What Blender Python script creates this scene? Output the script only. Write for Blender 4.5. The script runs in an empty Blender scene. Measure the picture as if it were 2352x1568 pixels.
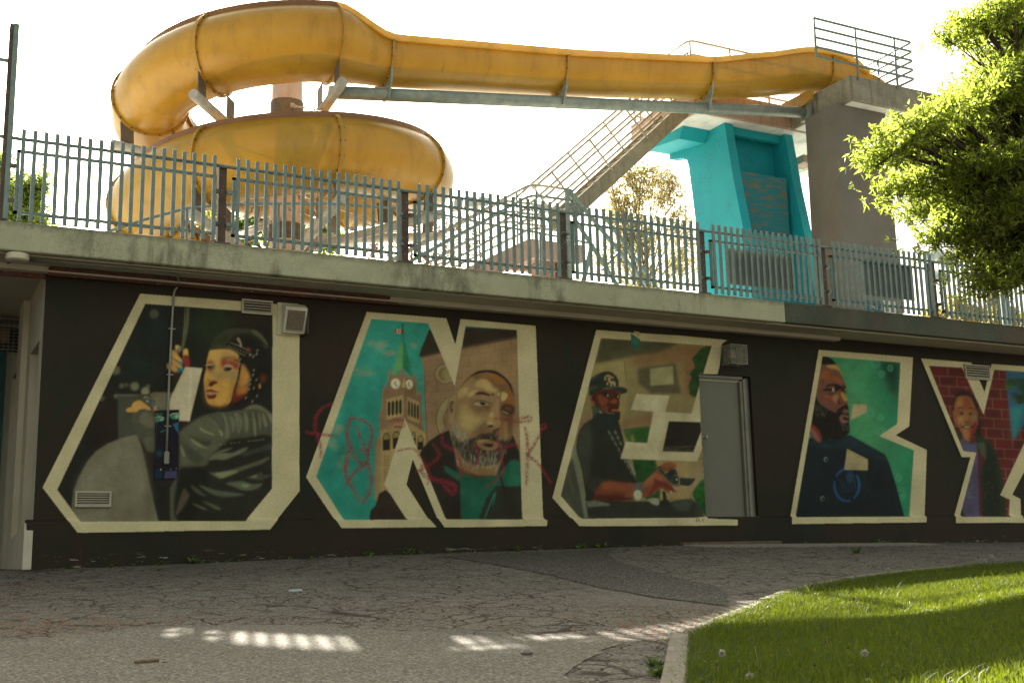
import bpy, bmesh, math, random
import numpy as np
from mathutils import Vector, Matrix

random.seed(7)
rng = np.random.default_rng(7)
scene = bpy.context.scene
COL = scene.collection
R = math.radians

# ---------------------------------------------------------------- camera, sky, sun, exposure
F = 2670.0                                   # focal length in survey units (picture is 2352 x 1568 of them)
yaw, pit, rol = R(27.8), R(10.42), R(-1.245)
fw = Vector((math.sin(yaw) * math.cos(pit), math.cos(yaw) * math.cos(pit), math.sin(pit)))
r0 = Vector((math.cos(yaw), -math.sin(yaw), 0)); u0 = r0.cross(fw)
rt = r0 * math.cos(rol) + u0 * math.sin(rol); up = -r0 * math.sin(rol) + u0 * math.cos(rol)
cam = bpy.data.objects.new('camera', bpy.data.cameras.new('camera')); COL.objects.link(cam)
cam.data.sensor_width = 36; cam.data.lens = 36 * F / 2352; cam.data.clip_end = 2000; cam.data.clip_start = .05
cam.matrix_world = Matrix(((rt.x, up.x, -fw.x, 0), (rt.y, up.y, -fw.y, 0), (rt.z, up.z, -fw.z, 0), (0, 0, 0, 1)))
scene.camera = cam

SUN_EL, SUN_AZ = R(33.0), R(14)               # azimuth measured from +Y towards +X
world = bpy.data.worlds.new('World'); scene.world = world; world.use_nodes = True
nt = world.node_tree; nt.nodes.clear()
sky = nt.nodes.new('ShaderNodeTexSky'); sky.sky_type = 'NISHITA'; sky.sun_disc = False
sky.sun_elevation = SUN_EL; sky.sun_rotation = SUN_AZ
sky.air_density = 1.0; sky.dust_density = 4.0; sky.ozone_density = .6
bg = nt.nodes.new('ShaderNodeBackground'); bg.inputs[1].default_value = .06
wo = nt.nodes.new('ShaderNodeOutputWorld')
hs = nt.nodes.new('ShaderNodeHueSaturation'); hs.inputs['Saturation'].default_value = .30   # hazy, milky daylight
wm = nt.nodes.new('ShaderNodeMix'); wm.data_type = 'RGBA'; wm.blend_type = 'MULTIPLY'; wm.inputs[0].default_value = 1; wm.inputs[7].default_value = (1.04, 1.0, .83, 1)
nt.links.new(sky.outputs[0], hs.inputs['Color']); nt.links.new(hs.outputs[0], wm.inputs[6]); nt.links.new(wm.outputs[2], bg.inputs[0]); nt.links.new(bg.outputs[0], wo.inputs[0])
sun = bpy.data.objects.new('sun', bpy.data.lights.new('sun', 'SUN')); COL.objects.link(sun)
sun.data.energy = 5.0; sun.data.angle = R(.55); sun.data.color = (1, .93, .80)
sd = Vector((math.sin(SUN_AZ) * math.cos(SUN_EL), math.cos(SUN_AZ) * math.cos(SUN_EL), math.sin(SUN_EL)))
sun.rotation_euler = sd.to_track_quat('Z', 'Y').to_euler()
scene.view_settings.view_transform = 'Standard'; scene.view_settings.look = 'None'
scene.view_settings.gamma = 1; scene.view_settings.use_curve_mapping = False
scene.view_settings.exposure = 2.3

# ---------------------------------------------------------------- helpers
def ray(x, y): return fw * F + rt * (x - 1176) - up * (y - 784)
def at(x, y, Y): d = ray(x, y); return d * (Y / d.y)
def atx(x, y, X): d = ray(x, y); return d * (X / d.x)
def atz(x, y, Z): d = ray(x, y); return d * (Z / d.z)

WP = {}
def link(o, parent=None):
    COL.objects.link(o)
    if parent is not None: o.parent = parent
    return o

def tag(o, label=None, cat=None, group=None, kind=None):
    if label: o['label'] = label
    if cat: o['category'] = cat
    if group: o['group'] = group
    if kind: o['kind'] = kind
    return o

def empty(name, loc, label=None, cat=None, group=None, kind=None):
    o = bpy.data.objects.new(name, None); o.empty_display_size = .2
    o.location = loc; link(o); WP[o] = Vector(loc); tag(o, label, cat, group, kind)
    return o

def fin(name, V, Fc, mat, parent=None, smooth=False, kind=None, label=None, cat=None, group=None, mats=None, mi=None):
    """one mesh object from world-space vertices; its origin sits at the bottom centre"""
    V = np.asarray(V, dtype=np.float64).reshape(-1, 3)
    lo, hi = V.min(0), V.max(0)
    c = np.array([(lo[0] + hi[0]) / 2, (lo[1] + hi[1]) / 2, lo[2]])
    me = bpy.data.meshes.new(name)
    me.from_pydata((V - c).tolist(), [], Fc if isinstance(Fc, list) else Fc.tolist())
    if mats:
        for m in mats: me.materials.append(m)
        me.polygons.foreach_set('material_index', mi)
    else: me.materials.append(mat)
    if smooth: me.polygons.foreach_set('use_smooth', [True] * len(me.polygons))
    me.update()
    o = bpy.data.objects.new(name, me); link(o, parent)
    pw = WP[parent] if parent is not None else Vector((0, 0, 0))
    o.location = Vector(c) - pw; WP[o] = Vector(c)
    tag(o, label, cat, group, kind)
    return o

def fast(name, V, Fq, mat, parent=None, kind=None, label=None, cat=None, group=None, smooth=False):
    """numpy mesh with a fixed number of corners per face"""
    V = np.asarray(V, np.float32); Fq = np.asarray(Fq, np.int32); n, k = Fq.shape
    lo, hi = V.min(0), V.max(0); c = np.array([(lo[0] + hi[0]) / 2, (lo[1] + hi[1]) / 2, lo[2]], np.float32)
    me = bpy.data.meshes.new(name)
    me.vertices.add(len(V)); me.vertices.foreach_set('co', (V - c).ravel())
    me.loops.add(n * k); me.loops.foreach_set('vertex_index', Fq.ravel())
    me.polygons.add(n); me.polygons.foreach_set('loop_start', np.arange(0, n * k, k, dtype=np.int32))
    if smooth: me.polygons.foreach_set('use_smooth', np.ones(n, bool))
    me.materials.append(mat); me.update(calc_edges=True); me.validate()
    o = bpy.data.objects.new(name, me); link(o, parent)
    pw = WP[parent] if parent is not None else Vector((0, 0, 0))
    o.location = Vector(c.tolist()) - pw; WP[o] = Vector(c.tolist()); tag(o, label, cat, group, kind)
    return o

def dup(o, loc, parent=None):
    c = o.copy(); link(c, parent)
    pw = WP[parent] if parent is not None else Vector((0, 0, 0))
    c.location = Vector(loc) - pw; WP[c] = Vector(loc)
    return c

class MB:
    def __init__(s): s.v = []; s.f = []
    def add(s, v, f):
        n = len(s.v); s.v += [tuple(p) for p in v]; s.f += [[i + n for i in q] for q in f]; return s
    def box(s, x0, x1, y0, y1, z0, z1, b=0):
        x0, x1 = min(x0, x1), max(x0, x1); y0, y1 = min(y0, y1), max(y0, y1); z0, z1 = min(z0, z1), max(z0, z1)
        if not b:
            v = [(x, y, z) for z in (z0, z1) for y in (y0, y1) for x in (x0, x1)]
            return s.add(v, [[0, 2, 3, 1], [4, 5, 7, 6], [0, 1, 5, 4], [2, 6, 7, 3], [0, 4, 6, 2], [1, 3, 7, 5]])
        bm = bmesh.new(); bmesh.ops.create_cube(bm, size=1)
        for w in bm.verts: w.co = Vector(((x0 + x1) / 2 + w.co.x * (x1 - x0), (y0 + y1) / 2 + w.co.y * (y1 - y0), (z0 + z1) / 2 + w.co.z * (z1 - z0)))
        bmesh.ops.bevel(bm, geom=bm.edges[:], offset=b, segments=1, affect='EDGES', profile=.7)
        bm.verts.index_update(); s.add([w.co for w in bm.verts], [[w.index for w in q.verts] for q in bm.faces]); bm.free(); return s
    def prism(s, poly, d):
        """poly: planar points; d: extrusion vector"""
        n = len(poly); p = [Vector(q) for q in poly]; d = Vector(d)
        v = p + [q + d for q in p]
        return s.add(v, [list(range(n))[::-1], list(range(n, 2 * n))] + [[i, (i + 1) % n, n + (i + 1) % n, n + i] for i in range(n)])
    def tube(s, path, r, n=8, cap=True):
        p = [Vector(q) for q in path]; rr = r if isinstance(r, (list, tuple)) else [r] * len(p)
        rings = []; ref = None
        for i, q in enumerate(p):
            t = (p[min(i + 1, len(p) - 1)] - p[max(i - 1, 0)]).normalized()
            if ref is None:
                ref = Vector((0, 0, 1)) if abs(t.z) < .9 else Vector((1, 0, 0))
            a = (ref - t * ref.dot(t)).normalized(); ref = a; b = t.cross(a)
            rings.append([q + (a * math.cos(2 * math.pi * k / n) + b * math.sin(2 * math.pi * k / n)) * rr[i] for k in range(n)])
        v = [w for g in rings for w in g]; f = []
        for i in range(len(p) - 1):
            for k in range(n):
                f.append([i * n + k, i * n + (k + 1) % n, (i + 1) * n + (k + 1) % n, (i + 1) * n + k])
        if cap: f += [list(range(n))[::-1], [(len(p) - 1) * n + k for k in range(n)]]
        return s.add(v, f)
    def bar(s, a, b, w, h, upv=(0, 0, 1)):
        a, b = Vector(a), Vector(b); t = (b - a).normalized(); u = Vector(upv)
        u = (u - t * u.dot(t)); u = u.normalized() if u.length > 1e-5 else Vector((1, 0, 0)); q = t.cross(u)
        c = [a + q * sx * w / 2 + u * sy * h / 2 for sx, sy in ((-1, -1), (1, -1), (1, 1), (-1, 1))]
        return s.prism(c, b - a)
    def build(s, name, mat, parent=None, smooth=False, **k): return fin(name, s.v, s.f, mat, parent, smooth, **k)

def bend(path, r, n=4):
    """round the inner corners of a pipe path"""
    p = [Vector(q) for q in path]; out = [p[0]]
    for i in range(1, len(p) - 1):
        a = (p[i - 1] - p[i]); b = (p[i + 1] - p[i]); ra = min(r, a.length * .45, b.length * .45)
        A = p[i] + a.normalized() * ra; B = p[i] + b.normalized() * ra
        for k in range(n + 1):
            t = k / n; out.append(A * (1 - t) ** 2 + p[i] * 2 * t * (1 - t) + B * t * t)
    return out + [p[-1]]

# ---------------------------------------------------------------- materials
def nodes(name):
    m = bpy.data.materials.new(name); m.use_nodes = True; t = m.node_tree; t.nodes.clear()
    o = t.nodes.new('ShaderNodeOutputMaterial'); p = t.nodes.new('ShaderNodeBsdfPrincipled'); t.links.new(p.outputs[0], o.inputs[0])
    g = t.nodes.new('ShaderNodeNewGeometry')
    return m, t, p, g.outputs['Position'], o

def tex(t, src, kind, scale, detail=6, rough=.6, stretch=None, out=0, **kw):
    v = src
    if stretch:
        mp = t.nodes.new('ShaderNodeMapping'); mp.inputs['Scale'].default_value = stretch; t.links.new(src, mp.inputs[0]); v = mp.outputs[0]
    n = t.nodes.new({'n': 'ShaderNodeTexNoise', 'v': 'ShaderNodeTexVoronoi', 'w': 'ShaderNodeTexWave'}[kind]); t.links.new(v, n.inputs['Vector'])
    n.inputs['Scale'].default_value = scale
    if kind == 'n': n.inputs['Detail'].default_value = detail; n.inputs['Roughness'].default_value = rough
    if kind == 'v':
        if 'feature' in kw: n.feature = kw['feature']
    if kind == 'w':
        n.inputs['Distortion'].default_value = kw.get('dist', 4); n.inputs['Detail'].default_value = detail
    return n.outputs[out]

def ramp(t, src, a, b, ca=(0, 0, 0, 1), cb=(1, 1, 1, 1)):
    r = t.nodes.new('ShaderNodeValToRGB'); r.color_ramp.elements[0].position = a; r.color_ramp.elements[1].position = b
    r.color_ramp.elements[0].color = ca; r.color_ramp.elements[1].color = cb; t.links.new(src, r.inputs[0]); return r.outputs[0]

def mix(t, fac, a, b, mode='MIX'):
    n = t.nodes.new('ShaderNodeMix'); n.data_type = 'RGBA'; n.blend_type = mode
    for k, x in ((0, fac), (6, a), (7, b)):
        if hasattr(x, 'is_linked') or hasattr(x, 'links'): t.links.new(x, n.inputs[k])
        elif k == 0: n.inputs[0].default_value = x
        else: n.inputs[k].default_value = (*x[:3], 1)
    return n.outputs[2]

def math_(t, op, a, b=None, clamp=False):
    n = t.nodes.new('ShaderNodeMath'); n.operation = op; n.use_clamp = clamp
    for k, x in ((0, a), (1, b)):
        if x is None: continue
        if hasattr(x, 'links'): t.links.new(x, n.inputs[k])
        else: n.inputs[k].default_value = x
    return n.outputs[0]

def bump(t, p, h, s, dist=.01):
    b = t.nodes.new('ShaderNodeBump'); b.inputs['Strength'].default_value = s; b.inputs['Distance'].default_value = dist
    t.links.new(h, b.inputs['Height']); t.links.new(b.outputs[0], p.inputs['Normal'])

def simple(name, c1, c2, scale=3, rough=.6, metal=0, bs=.3, bscale=60, spots=None, streak=None, spec=.4, bdist=.004):
    """two-tone weathered surface, optional speckle and vertical streaks"""
    m, t, p, P, o = nodes(name)
    f = ramp(t, tex(t, P, 'n', scale, 8, .65), .35, .68)
    c = mix(t, f, c1, c2)
    if streak:
        sc, sx = streak
        s = ramp(t, tex(t, P, 'n', 1.0, 5, .6, stretch=(sx, sx, .45)), .50, .72)
        c = mix(t, math_(t, 'MULTIPLY', s, .75), c, sc)
    if spots:
        s = ramp(t, tex(t, P, 'n', 26, 4, .7), .60, .68)
        c = mix(t, math_(t, 'MULTIPLY', s, .8), c, spots)
    t.links.new(c, p.inputs['Base Color'])
    p.inputs['Roughness'].default_value = rough; p.inputs['Metallic'].default_value = metal
    p.inputs['Specular IOR Level'].default_value = spec
    bump(t, p, tex(t, P, 'n', bscale, 5, .7), bs, bdist)
    return m

M = {}
M['galv'] = simple('galvanised_paint', (.14, .205, .195), (.21, .28, .26), 8, .5, .25, .25, 90, spots=(.10, .10, .08))
M['galv_pipe'] = simple('galvanised_pipe', (.20, .25, .23), (.33, .37, .32), 5, .5, .35, .3, 40, spots=(.2, .19, .14))
M['galv_warm'] = simple('weathered_steel_pipe', (.36, .33, .28), (.50, .46, .38), 5, .5, .2, .3, 40, spots=(.22, .14, .08))
M['post'] = simple('brown_post', (.055, .038, .028), (.10, .065, .045), 6, .55, .1, .4, 70, spots=(.26, .25, .20))
M['bracket'] = simple('dark_bracket_steel', (.09, .08, .065), (.16, .12, .09), 12, .55, .2, .3, 80, spots=(.2, .09, .04))
M['column'] = simple('pinkish_coated_column', (.50, .36, .29), (.58, .45, .37), 3, .6, 0, .4, 30, streak=((.42, .26, .18), 9), spots=(.35, .2, .13))
M['pillar'] = simple('grey_rendered_pillar', (.13, .124, .104), (.168, .162, .136), 1.3, .85, 0, .9, 70, streak=((.19, .13, .10), 2.2), bdist=.006)
M['conc_peach'] = simple('peach_concrete', (.36, .24, .18), (.45, .33, .26), 4, .8, 0, .6, 50, streak=((.25, .15, .1), 9))
M['conc_deck'] = simple('tower_deck_concrete', (.20, .19, .14), (.30, .28, .21), 5, .85, 0, .7, 60, streak=((.10, .09, .06), 8), spots=(.10, .085, .06))
M['soffit'] = simple('cream_soffit', (.44, .41, .32), (.52, .48, .38), 2, .8, 0, .3, 40, spots=(.40, .34, .26))
M['white_soffit'] = simple('pale_slab_underside', (.62, .64, .60), (.74, .76, .72), 2, .85, 0, .3, 30, streak=((.45, .5, .47), 3))
M['cream'] = simple('cream_return_wall', (.50, .47, .36), (.57, .54, .42), 3, .75, 0, .4, 60, streak=((.40, .36, .26), 4))
M['cream_metal'] = simple('cream_painted_metal', (.52, .49, .36), (.60, .57, .43), 8, .45, 0, .1, 60)
M['vent'] = simple('beige_vent_metal', (.36, .34, .25), (.43, .40, .30), 8, .5, 0, .15, 60)
M['conduit'] = simple('grey_conduit', (.21, .21, .17), (.27, .27, .22), 10, .5, .1, .1, 60)
M['dark'] = simple('dark_metal', (.03, .03, .027), (.05, .045, .04), 10, .6, .2, .2, 60)
M['lens'] = simple('brown_lamp_lens', (.16, .10, .06), (.22, .15, .09), 14, .3, 0, .2, 80)
M['wire'] = simple('dull_wire', (.26, .26, .20), (.34, .34, .27), 20, .5, .4, .1, 60)
M['door'] = simple('grey_green_door', (.135, .14, .105), (.155, .16, .12), 1.2, .55, 0, .12, 160)
M['frame'] = simple('door_frame_metal', (.15, .15, .12), (.20, .19, .15), 6, .45, .1, .15, 80)
M['maroon'] = simple('maroon_door', (.13, .05, .04), (.19, .085, .07), 3, .5, 0, .2, 60)
M['teal_wall'] = simple('teal_painted_wall', (.03, .10, .11), (.06, .16, .17), 5, .7, 0, .3, 50)
M['rust'] = simple('peeling_red_steel', (.13, .028, .018), (.045, .016, .012), 5, .6, 0, .8, 45, spots=(.36, .24, .13), streak=((.05, .06, .055), 5))
M['sign'] = simple('grey_sign_plate', (.22, .24, .19), (.25, .27, .215), 4, .5, .1, .1, 60)
M['bark'] = simple('bark', (.045, .033, .022), (.085, .062, .042), 12, .9, 0, 1.0, 50, bdist=.01)
M['bark_pale'] = simple('pale_twig_bark', (.16, .12, .08), (.24, .19, .13), 12, .9, 0, .6, 50)
M['kerb'] = simple('kerb_concrete', (.19, .17, .135), (.28, .25, .195), 12, .9, 0, .9, 120, spots=(.18, .15, .11))
M['terrace'] = simple('pool_terrace_concrete', (.42, .40, .35), (.50, .48, .43), 2, .85, 0, .3, 40)
M['stone'] = simple('loose_stone', (.20, .18, .15), (.34, .31, .26), 20, .9, 0, .7, 80)
M['stick'] = simple('dry_stick', (.16, .10, .065), (.26, .18, .12), 20, .8, 0, .6, 90)
M['litter'] = simple('dry_brown_debris', (.15, .065, .03), (.26, .13, .06), 30, .9, 0, .3, 80)
M['white_paint'] = simple('white_sign_board', (.66, .66, .62), (.74, .74, .70), 3, .5, 0, .05, 50)
M['teal_sign'] = simple('teal_sign_board', (.01, .10, .13), (.015, .12, .15), 3, .4, 0, .05, 50)
M['lamp_body'] = simple('pale_floodlight_metal', (.38, .45, .43), (.50, .56, .54), 3, .4, .1, .1, 50)
M['lamp_pole'] = simple('grey_lamp_pole', (.20, .27, .26), (.26, .33, .32), 3, .45, .2, .1, 50)
M['dirt'] = simple('bare_soil', (.085, .066, .045), (.15, .118, .08), 9, .95, 0, 1, 60)

# roof slab edge: greenish painted concrete, crackled, streaked with rust and mould
m, t, p, P, o = nodes('slab_edge_concrete')
c = mix(t, ramp(t, tex(t, P, 'n', 2.2, 9, .65), .3, .7), (.34, .35, .235), (.47, .48, .33))
ck = tex(t, P, 'v', 16, stretch=(1, 1, .8), feature='DISTANCE_TO_EDGE')
wn = t.nodes.new('ShaderNodeTexNoise'); wn.inputs['Scale'].default_value = 7; wn.inputs['Detail'].default_value = 3; t.links.new(P, wn.inputs['Vector'])
ad = t.nodes.new('ShaderNodeVectorMath'); ad.operation = 'MULTIPLY_ADD'; t.links.new(wn.outputs['Color'], ad.inputs[0]); ad.inputs[1].default_value = (.18, .18, .18); t.links.new(P, ad.inputs[2])
vn = t.nodes.new('ShaderNodeTexVoronoi'); vn.feature = 'DISTANCE_TO_EDGE'; vn.inputs['Scale'].default_value = 17; t.links.new(ad.outputs[0], vn.inputs['Vector'])
crk = math_(t, 'MULTIPLY', ramp(t, vn.outputs['Distance'], .012, .05, (1, 1, 1, 1), (0, 0, 0, 1)), ramp(t, tex(t, P, 'n', 1.6, 3), .42, .6))
c = mix(t, math_(t, 'MULTIPLY', crk, .5), c, (.15, .15, .10))
st = math_(t, 'MULTIPLY', ramp(t, tex(t, P, 'n', 1.0, 7, .66, stretch=(4.2, 1, 1.1)), .50, .68), ramp(t, tex(t, P, 'n', .8, 3), .42, .58))
c = mix(t, math_(t, 'MULTIPLY', st, .85), c, (.085, .09, .055))
st2 = ramp(t, tex(t, P, 'n', 1.0, 6, .6, stretch=(3.7, 1, .5)), .63, .72)
c = mix(t, math_(t, 'MULTIPLY', st2, .55), c, (.22, .13, .07))
sep = t.nodes.new('ShaderNodeSeparateXYZ'); t.links.new(P, sep.inputs[0])
topd = ramp(t, math_(t, 'ADD', sep.outputs[2], math_(t, 'MULTIPLY', tex(t, P, 'n', 12, 5), .10)), 0, 1)
tp = math_(t, 'MULTIPLY', math_(t, 'SUBTRACT', math_(t, 'ADD', sep.outputs[2], math_(t, 'MULTIPLY', tex(t, P, 'n', 9, 5), .16)), 3.70), 16, True)
c = mix(t, math_(t, 'MULTIPLY', tp, .55), c, (.13, .13, .09))
t.links.new(c, p.inputs['Base Color']); p.inputs['Roughness'].default_value = .85
bump(t, p, math_(t, 'SUBTRACT', tex(t, P, 'n', 70, 5, .7), math_(t, 'MULTIPLY', crk, .8)), .6, .005)
M['slab'] = m
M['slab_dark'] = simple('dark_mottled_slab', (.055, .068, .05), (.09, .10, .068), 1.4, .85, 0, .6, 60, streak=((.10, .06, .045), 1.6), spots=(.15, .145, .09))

# black-green painted stucco
def wallcol(t, P):
    c = mix(t, ramp(t, tex(t, P, 'n', .75, 5, .6), .35, .65), (.017, .019, .011), (.034, .0235, .0145))
    c = mix(t, ramp(t, tex(t, P, 'n', 1.7, 4, .6, stretch=(1, 1, .6)), .56, .75), c, (.012, .025, .015))
    c = mix(t, math_(t, 'MULTIPLY', ramp(t, tex(t, P, 'n', 1.0, 4, .6, stretch=(1.3, 1, .25)), .6, .75), .7), c, (.058, .022, .016))
    c = mix(t, math_(t, 'MULTIPLY', ramp(t, tex(t, P, 'n', 38, 4, .8), .66, .74), .35), c, (.05, .052, .034))
    return c
m, t, p, P, o = nodes('black_green_wall_paint')
c = wallcol(t, P)
s = t.nodes.new('ShaderNodeSeparateXYZ'); t.links.new(P, s.inputs[0])
low = math_(t, 'MULTIPLY', math_(t, 'SUBTRACT', .16, s.outputs[2]), 9, True)
chip = math_(t, 'MULTIPLY', low, ramp(t, tex(t, P, 'n', 5, 6, .7, stretch=(1, 1, 5)), .60, .65))
c = mix(t, chip, c, (.30, .28, .22))
t.links.new(c, p.inputs['Base Color']); p.inputs['Roughness'].default_value = .62; p.inputs['Specular IOR Level'].default_value = .18
bump(t, p, tex(t, P, 'n', 95, 5, .75), .55, .004)
M['wall'] = m
m, t, p, P, o = nodes('mural_paint')
a = t.nodes.new('ShaderNodeAttribute'); a.attribute_name = 'paint'
c = mix(t, a.outputs['Alpha'], wallcol(t, P), a.outputs['Color'])
t.links.new(c, p.inputs['Base Color']); p.inputs['Roughness'].default_value = .62; p.inputs['Specular IOR Level'].default_value = .18
bump(t, p, tex(t, P, 'n', 95, 5, .75), .55, .004)
M['mural'] = m

# slide fibreglass: thin, lets some sunlight through
def fibre(name, c1, c2, trans, dirt=True, tint=(1, .62, .22)):
    m, t, p, P, o = nodes(name)
    c = mix(t, ramp(t, tex(t, P, 'n', 1.1, 7, .6), .35, .7), c1, c2)
    c = mix(t, math_(t, 'MULTIPLY', ramp(t, tex(t, P, 'n', 1.0, 6, .65, stretch=(4, 4, .8)), .50, .72), .55), c, tuple(x * .62 for x in c1))
    if dirt: c = mix(t, math_(t, 'MULTIPLY', ramp(t, tex(t, P, 'n', 2.3, 8, .75, stretch=(1.4, 1.4, .5)), .62, .70), .6), c, (.14, .075, .02))
    t.links.new(c, p.inputs['Base Color']); p.inputs['Roughness'].default_value = .36; p.inputs['Specular IOR Level'].default_value = .45
    bump(t, p, tex(t, P, 'n', 140, 3, .7), .12, .002)
    tr = t.nodes.new('ShaderNodeBsdfTranslucent'); tc = mix(t, .0, c, c); t.links.new(mix(t, 1, c, tint, 'MULTIPLY'), tr.inputs['Color'])
    ms = t.nodes.new('ShaderNodeMixShader'); ms.inputs[0].default_value = trans
    t.links.new(p.outputs[0], ms.inputs[1]); t.links.new(tr.outputs[0], ms.inputs[2]); t.links.new(ms.outputs[0], o.inputs[0])
    return m
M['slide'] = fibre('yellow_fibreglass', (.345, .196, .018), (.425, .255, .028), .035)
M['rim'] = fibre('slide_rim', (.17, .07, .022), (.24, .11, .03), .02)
M['lip'] = fibre('sunlit_chute_lip', (.66, .46, .12), (.74, .52, .14), .34, False, (1, .95, .8))  # base colour paled to carry the sun glowing through the lip
M['flange'] = fibre('slide_flange', (.38, .21, .03), (.46, .26, .035), .03)

# turquoise render on the tower
m, t, p, P, o = nodes('turquoise_render')
c = mix(t, ramp(t, tex(t, P, 'n', .9, 6, .6), .3, .7), (.0, .27, .34), (.0, .34, .40))
wn = t.nodes.new('ShaderNodeTexNoise'); wn.inputs['Scale'].default_value = 5; t.links.new(P, wn.inputs['Vector'])
ad = t.nodes.new('ShaderNodeVectorMath'); ad.operation = 'MULTIPLY_ADD'; t.links.new(wn.outputs['Color'], ad.inputs[0]); ad.inputs[1].default_value = (.3, .3, .3); t.links.new(P, ad.inputs[2])
vn = t.nodes.new('ShaderNodeTexVoronoi'); vn.feature = 'DISTANCE_TO_EDGE'; vn.inputs['Scale'].default_value = 5; t.links.new(ad.outputs[0], vn.inputs['Vector'])
crk = math_(t, 'MULTIPLY', ramp(t, vn.outputs['Distance'], .006, .02, (1, 1, 1, 1), (0, 0, 0, 1)), ramp(t, tex(t, P, 'n', 1.9, 3), .5, .62))
c = mix(t, math_(t, 'MULTIPLY', crk, .6), c, (.0, .11, .12))
c = mix(t, ramp(t, tex(t, P, 'n', 9, 2, .5), .80, .83), c, (.5, .45, .3))
t.links.new(c, p.inputs['Base Color']); p.inputs['Roughness'].default_value = .7
bump(t, p, math_(t, 'SUBTRACT', tex(t, P, 'n', 24, 6, .7), crk), .6, .01)
M['turq'] = m
m, t, p, P, o = nodes('worn_turquoise_plywood')
w = tex(t, P, 'n', 2.2, 6, .6, stretch=(1, 1, 9))
g = tex(t, P, 'n', 2.6, 8, .7, stretch=(1, 1, 3))
f = ramp(t, math_(t, 'ADD', math_(t, 'MULTIPLY', w, .45), math_(t, 'MULTIPLY', g, .75)), .60, .66)
c = mix(t, math_(t, 'MULTIPLY', f, .75), (.01, .16, .19), (.15, .12, .055))
t.links.new(c, p.inputs['Base Color']); p.inputs['Roughness'].default_value = .75; bump(t, p, w, .4, .004)
M['ply'] = m

# asphalt
def asphalt(name, base1, base2, cracks, deb):
    m, t, p, P, o = nodes(name)
    g = tex(t, P, 'n', 1.1, 6, .6)
    c = mix(t, ramp(t, g, .35, .65), base1, base2)
    vo = t.nodes.new('ShaderNodeTexVoronoi'); vo.inputs['Scale'].default_value = 88; t.links.new(P, vo.inputs['Vector'])
    sp = t.nodes.new('ShaderNodeSeparateColor'); t.links.new(vo.outputs['Color'], sp.inputs[0])
    c = mix(t, math_(t, 'MULTIPLY', ramp(t, sp.outputs[0], .60, .88), .60), c, (.37, .34, .28))
    c = mix(t, math_(t, 'MULTIPLY', ramp(t, sp.outputs[1], .60, .84), .66), c, tuple(x * .38 for x in base1))
    h = math_(t, 'SUBTRACT', 1, math_(t, 'MULTIPLY', vo.outputs['Distance'], 1.2))
    if cracks:
        wn = t.nodes.new('ShaderNodeTexNoise'); wn.inputs['Scale'].default_value = 3; wn.inputs['Detail'].default_value = 5; t.links.new(P, wn.inputs['Vector'])
        ad = t.nodes.new('ShaderNodeVectorMath'); ad.operation = 'MULTIPLY_ADD'; t.links.new(wn.outputs['Color'], ad.inputs[0]); ad.inputs[1].default_value = (.34, .34, .0); t.links.new(P, ad.inputs[2])
        cr = None
        for sc, wd in ((2.1, .026), (5.2, .042)):
            vn = t.nodes.new('ShaderNodeTexVoronoi'); vn.feature = 'DISTANCE_TO_EDGE'; vn.inputs['Scale'].default_value = sc; t.links.new(ad.outputs[0], vn.inputs['Vector'])
            k = ramp(t, vn.outputs['Distance'], wd * .35, wd, (1, 1, 1, 1), (0, 0, 0, 1))
            k = math_(t, 'MULTIPLY', k, ramp(t, tex(t, P, 'n', .8 * sc, 3), .36, .50))
            cr = k if cr is None else math_(t, 'MAXIMUM', cr, k)
        near = ramp(t, tex(t, P, 'n', .45, 2), .30, .44)
        cr = math_(t, 'MULTIPLY', cr, near)
        c = mix(t, math_(t, 'MULTIPLY', cr, .95), c, (.026, .018, .012))
        h = math_(t, 'SUBTRACT', h, math_(t, 'MULTIPLY', cr, 3))
    if deb:
        d = ramp(t, tex(t, P, 'n', 55, 4, .8), .62, .68)
        d = math_(t, 'MULTIPLY', d, ramp(t, tex(t, P, 'n', 1.3, 4), .46, .62))
        c = mix(t, math_(t, 'MULTIPLY', d, .7), c, (.15, .085, .05))
    t.links.new(c, p.inputs['Base Color']); p.inputs['Roughness'].default_value = .9; p.inputs['Specular IOR Level'].default_value = .25
    bump(t, p, h, .8, .006)
    return m
M['asphalt'] = asphalt('cracked_asphalt', (.112, .103, .086), (.152, .139, .115), True, True)
M['asphalt_old'] = asphalt('pale_old_asphalt', (.14, .128, .105), (.175, .16, .132), False, True)
M['asphalt_patch'] = asphalt('dark_patch_asphalt', (.045, .042, .037), (.060, .055, .047), False, False)

def leafmat(name, c1, c2, tc, tf, rough=.5):
    m, t, p, P, o = nodes(name)
    oi = t.nodes.new('ShaderNodeAttribute'); oi.attribute_name = 'tint'
    c = mix(t, oi.outputs['Fac'], c1, c2)
    t.links.new(c, p.inputs['Base Color']); p.inputs['Roughness'].default_value = rough; p.inputs['Specular IOR Level'].default_value = .35
    tr = t.nodes.new('ShaderNodeBsdfTranslucent'); t.links.new(mix(t, oi.outputs['Fac'], tuple(x * .65 for x in tc), tc), tr.inputs['Color'])
    ms = t.nodes.new('ShaderNodeMixShader'); ms.inputs[0].default_value = tf
    t.links.new(p.outputs[0], ms.inputs[1]); t.links.new(tr.outputs[0], ms.inputs[2]); t.links.new(ms.outputs[0], o.inputs[0])
    return m
M['leaf'] = leafmat('willow_leaf', (.09, .12, .022), (.16, .19, .035), (.60, .74, .10), .60)
M['leaf_bg'] = leafmat('green_leaf', (.06, .11, .02), (.11, .16, .03), (.45, .58, .08), .55)
M['leaf_yel'] = leafmat('yellow_spring_leaf', (.20, .20, .07), (.32, .26, .10), (.55, .46, .10), .5)
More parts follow.
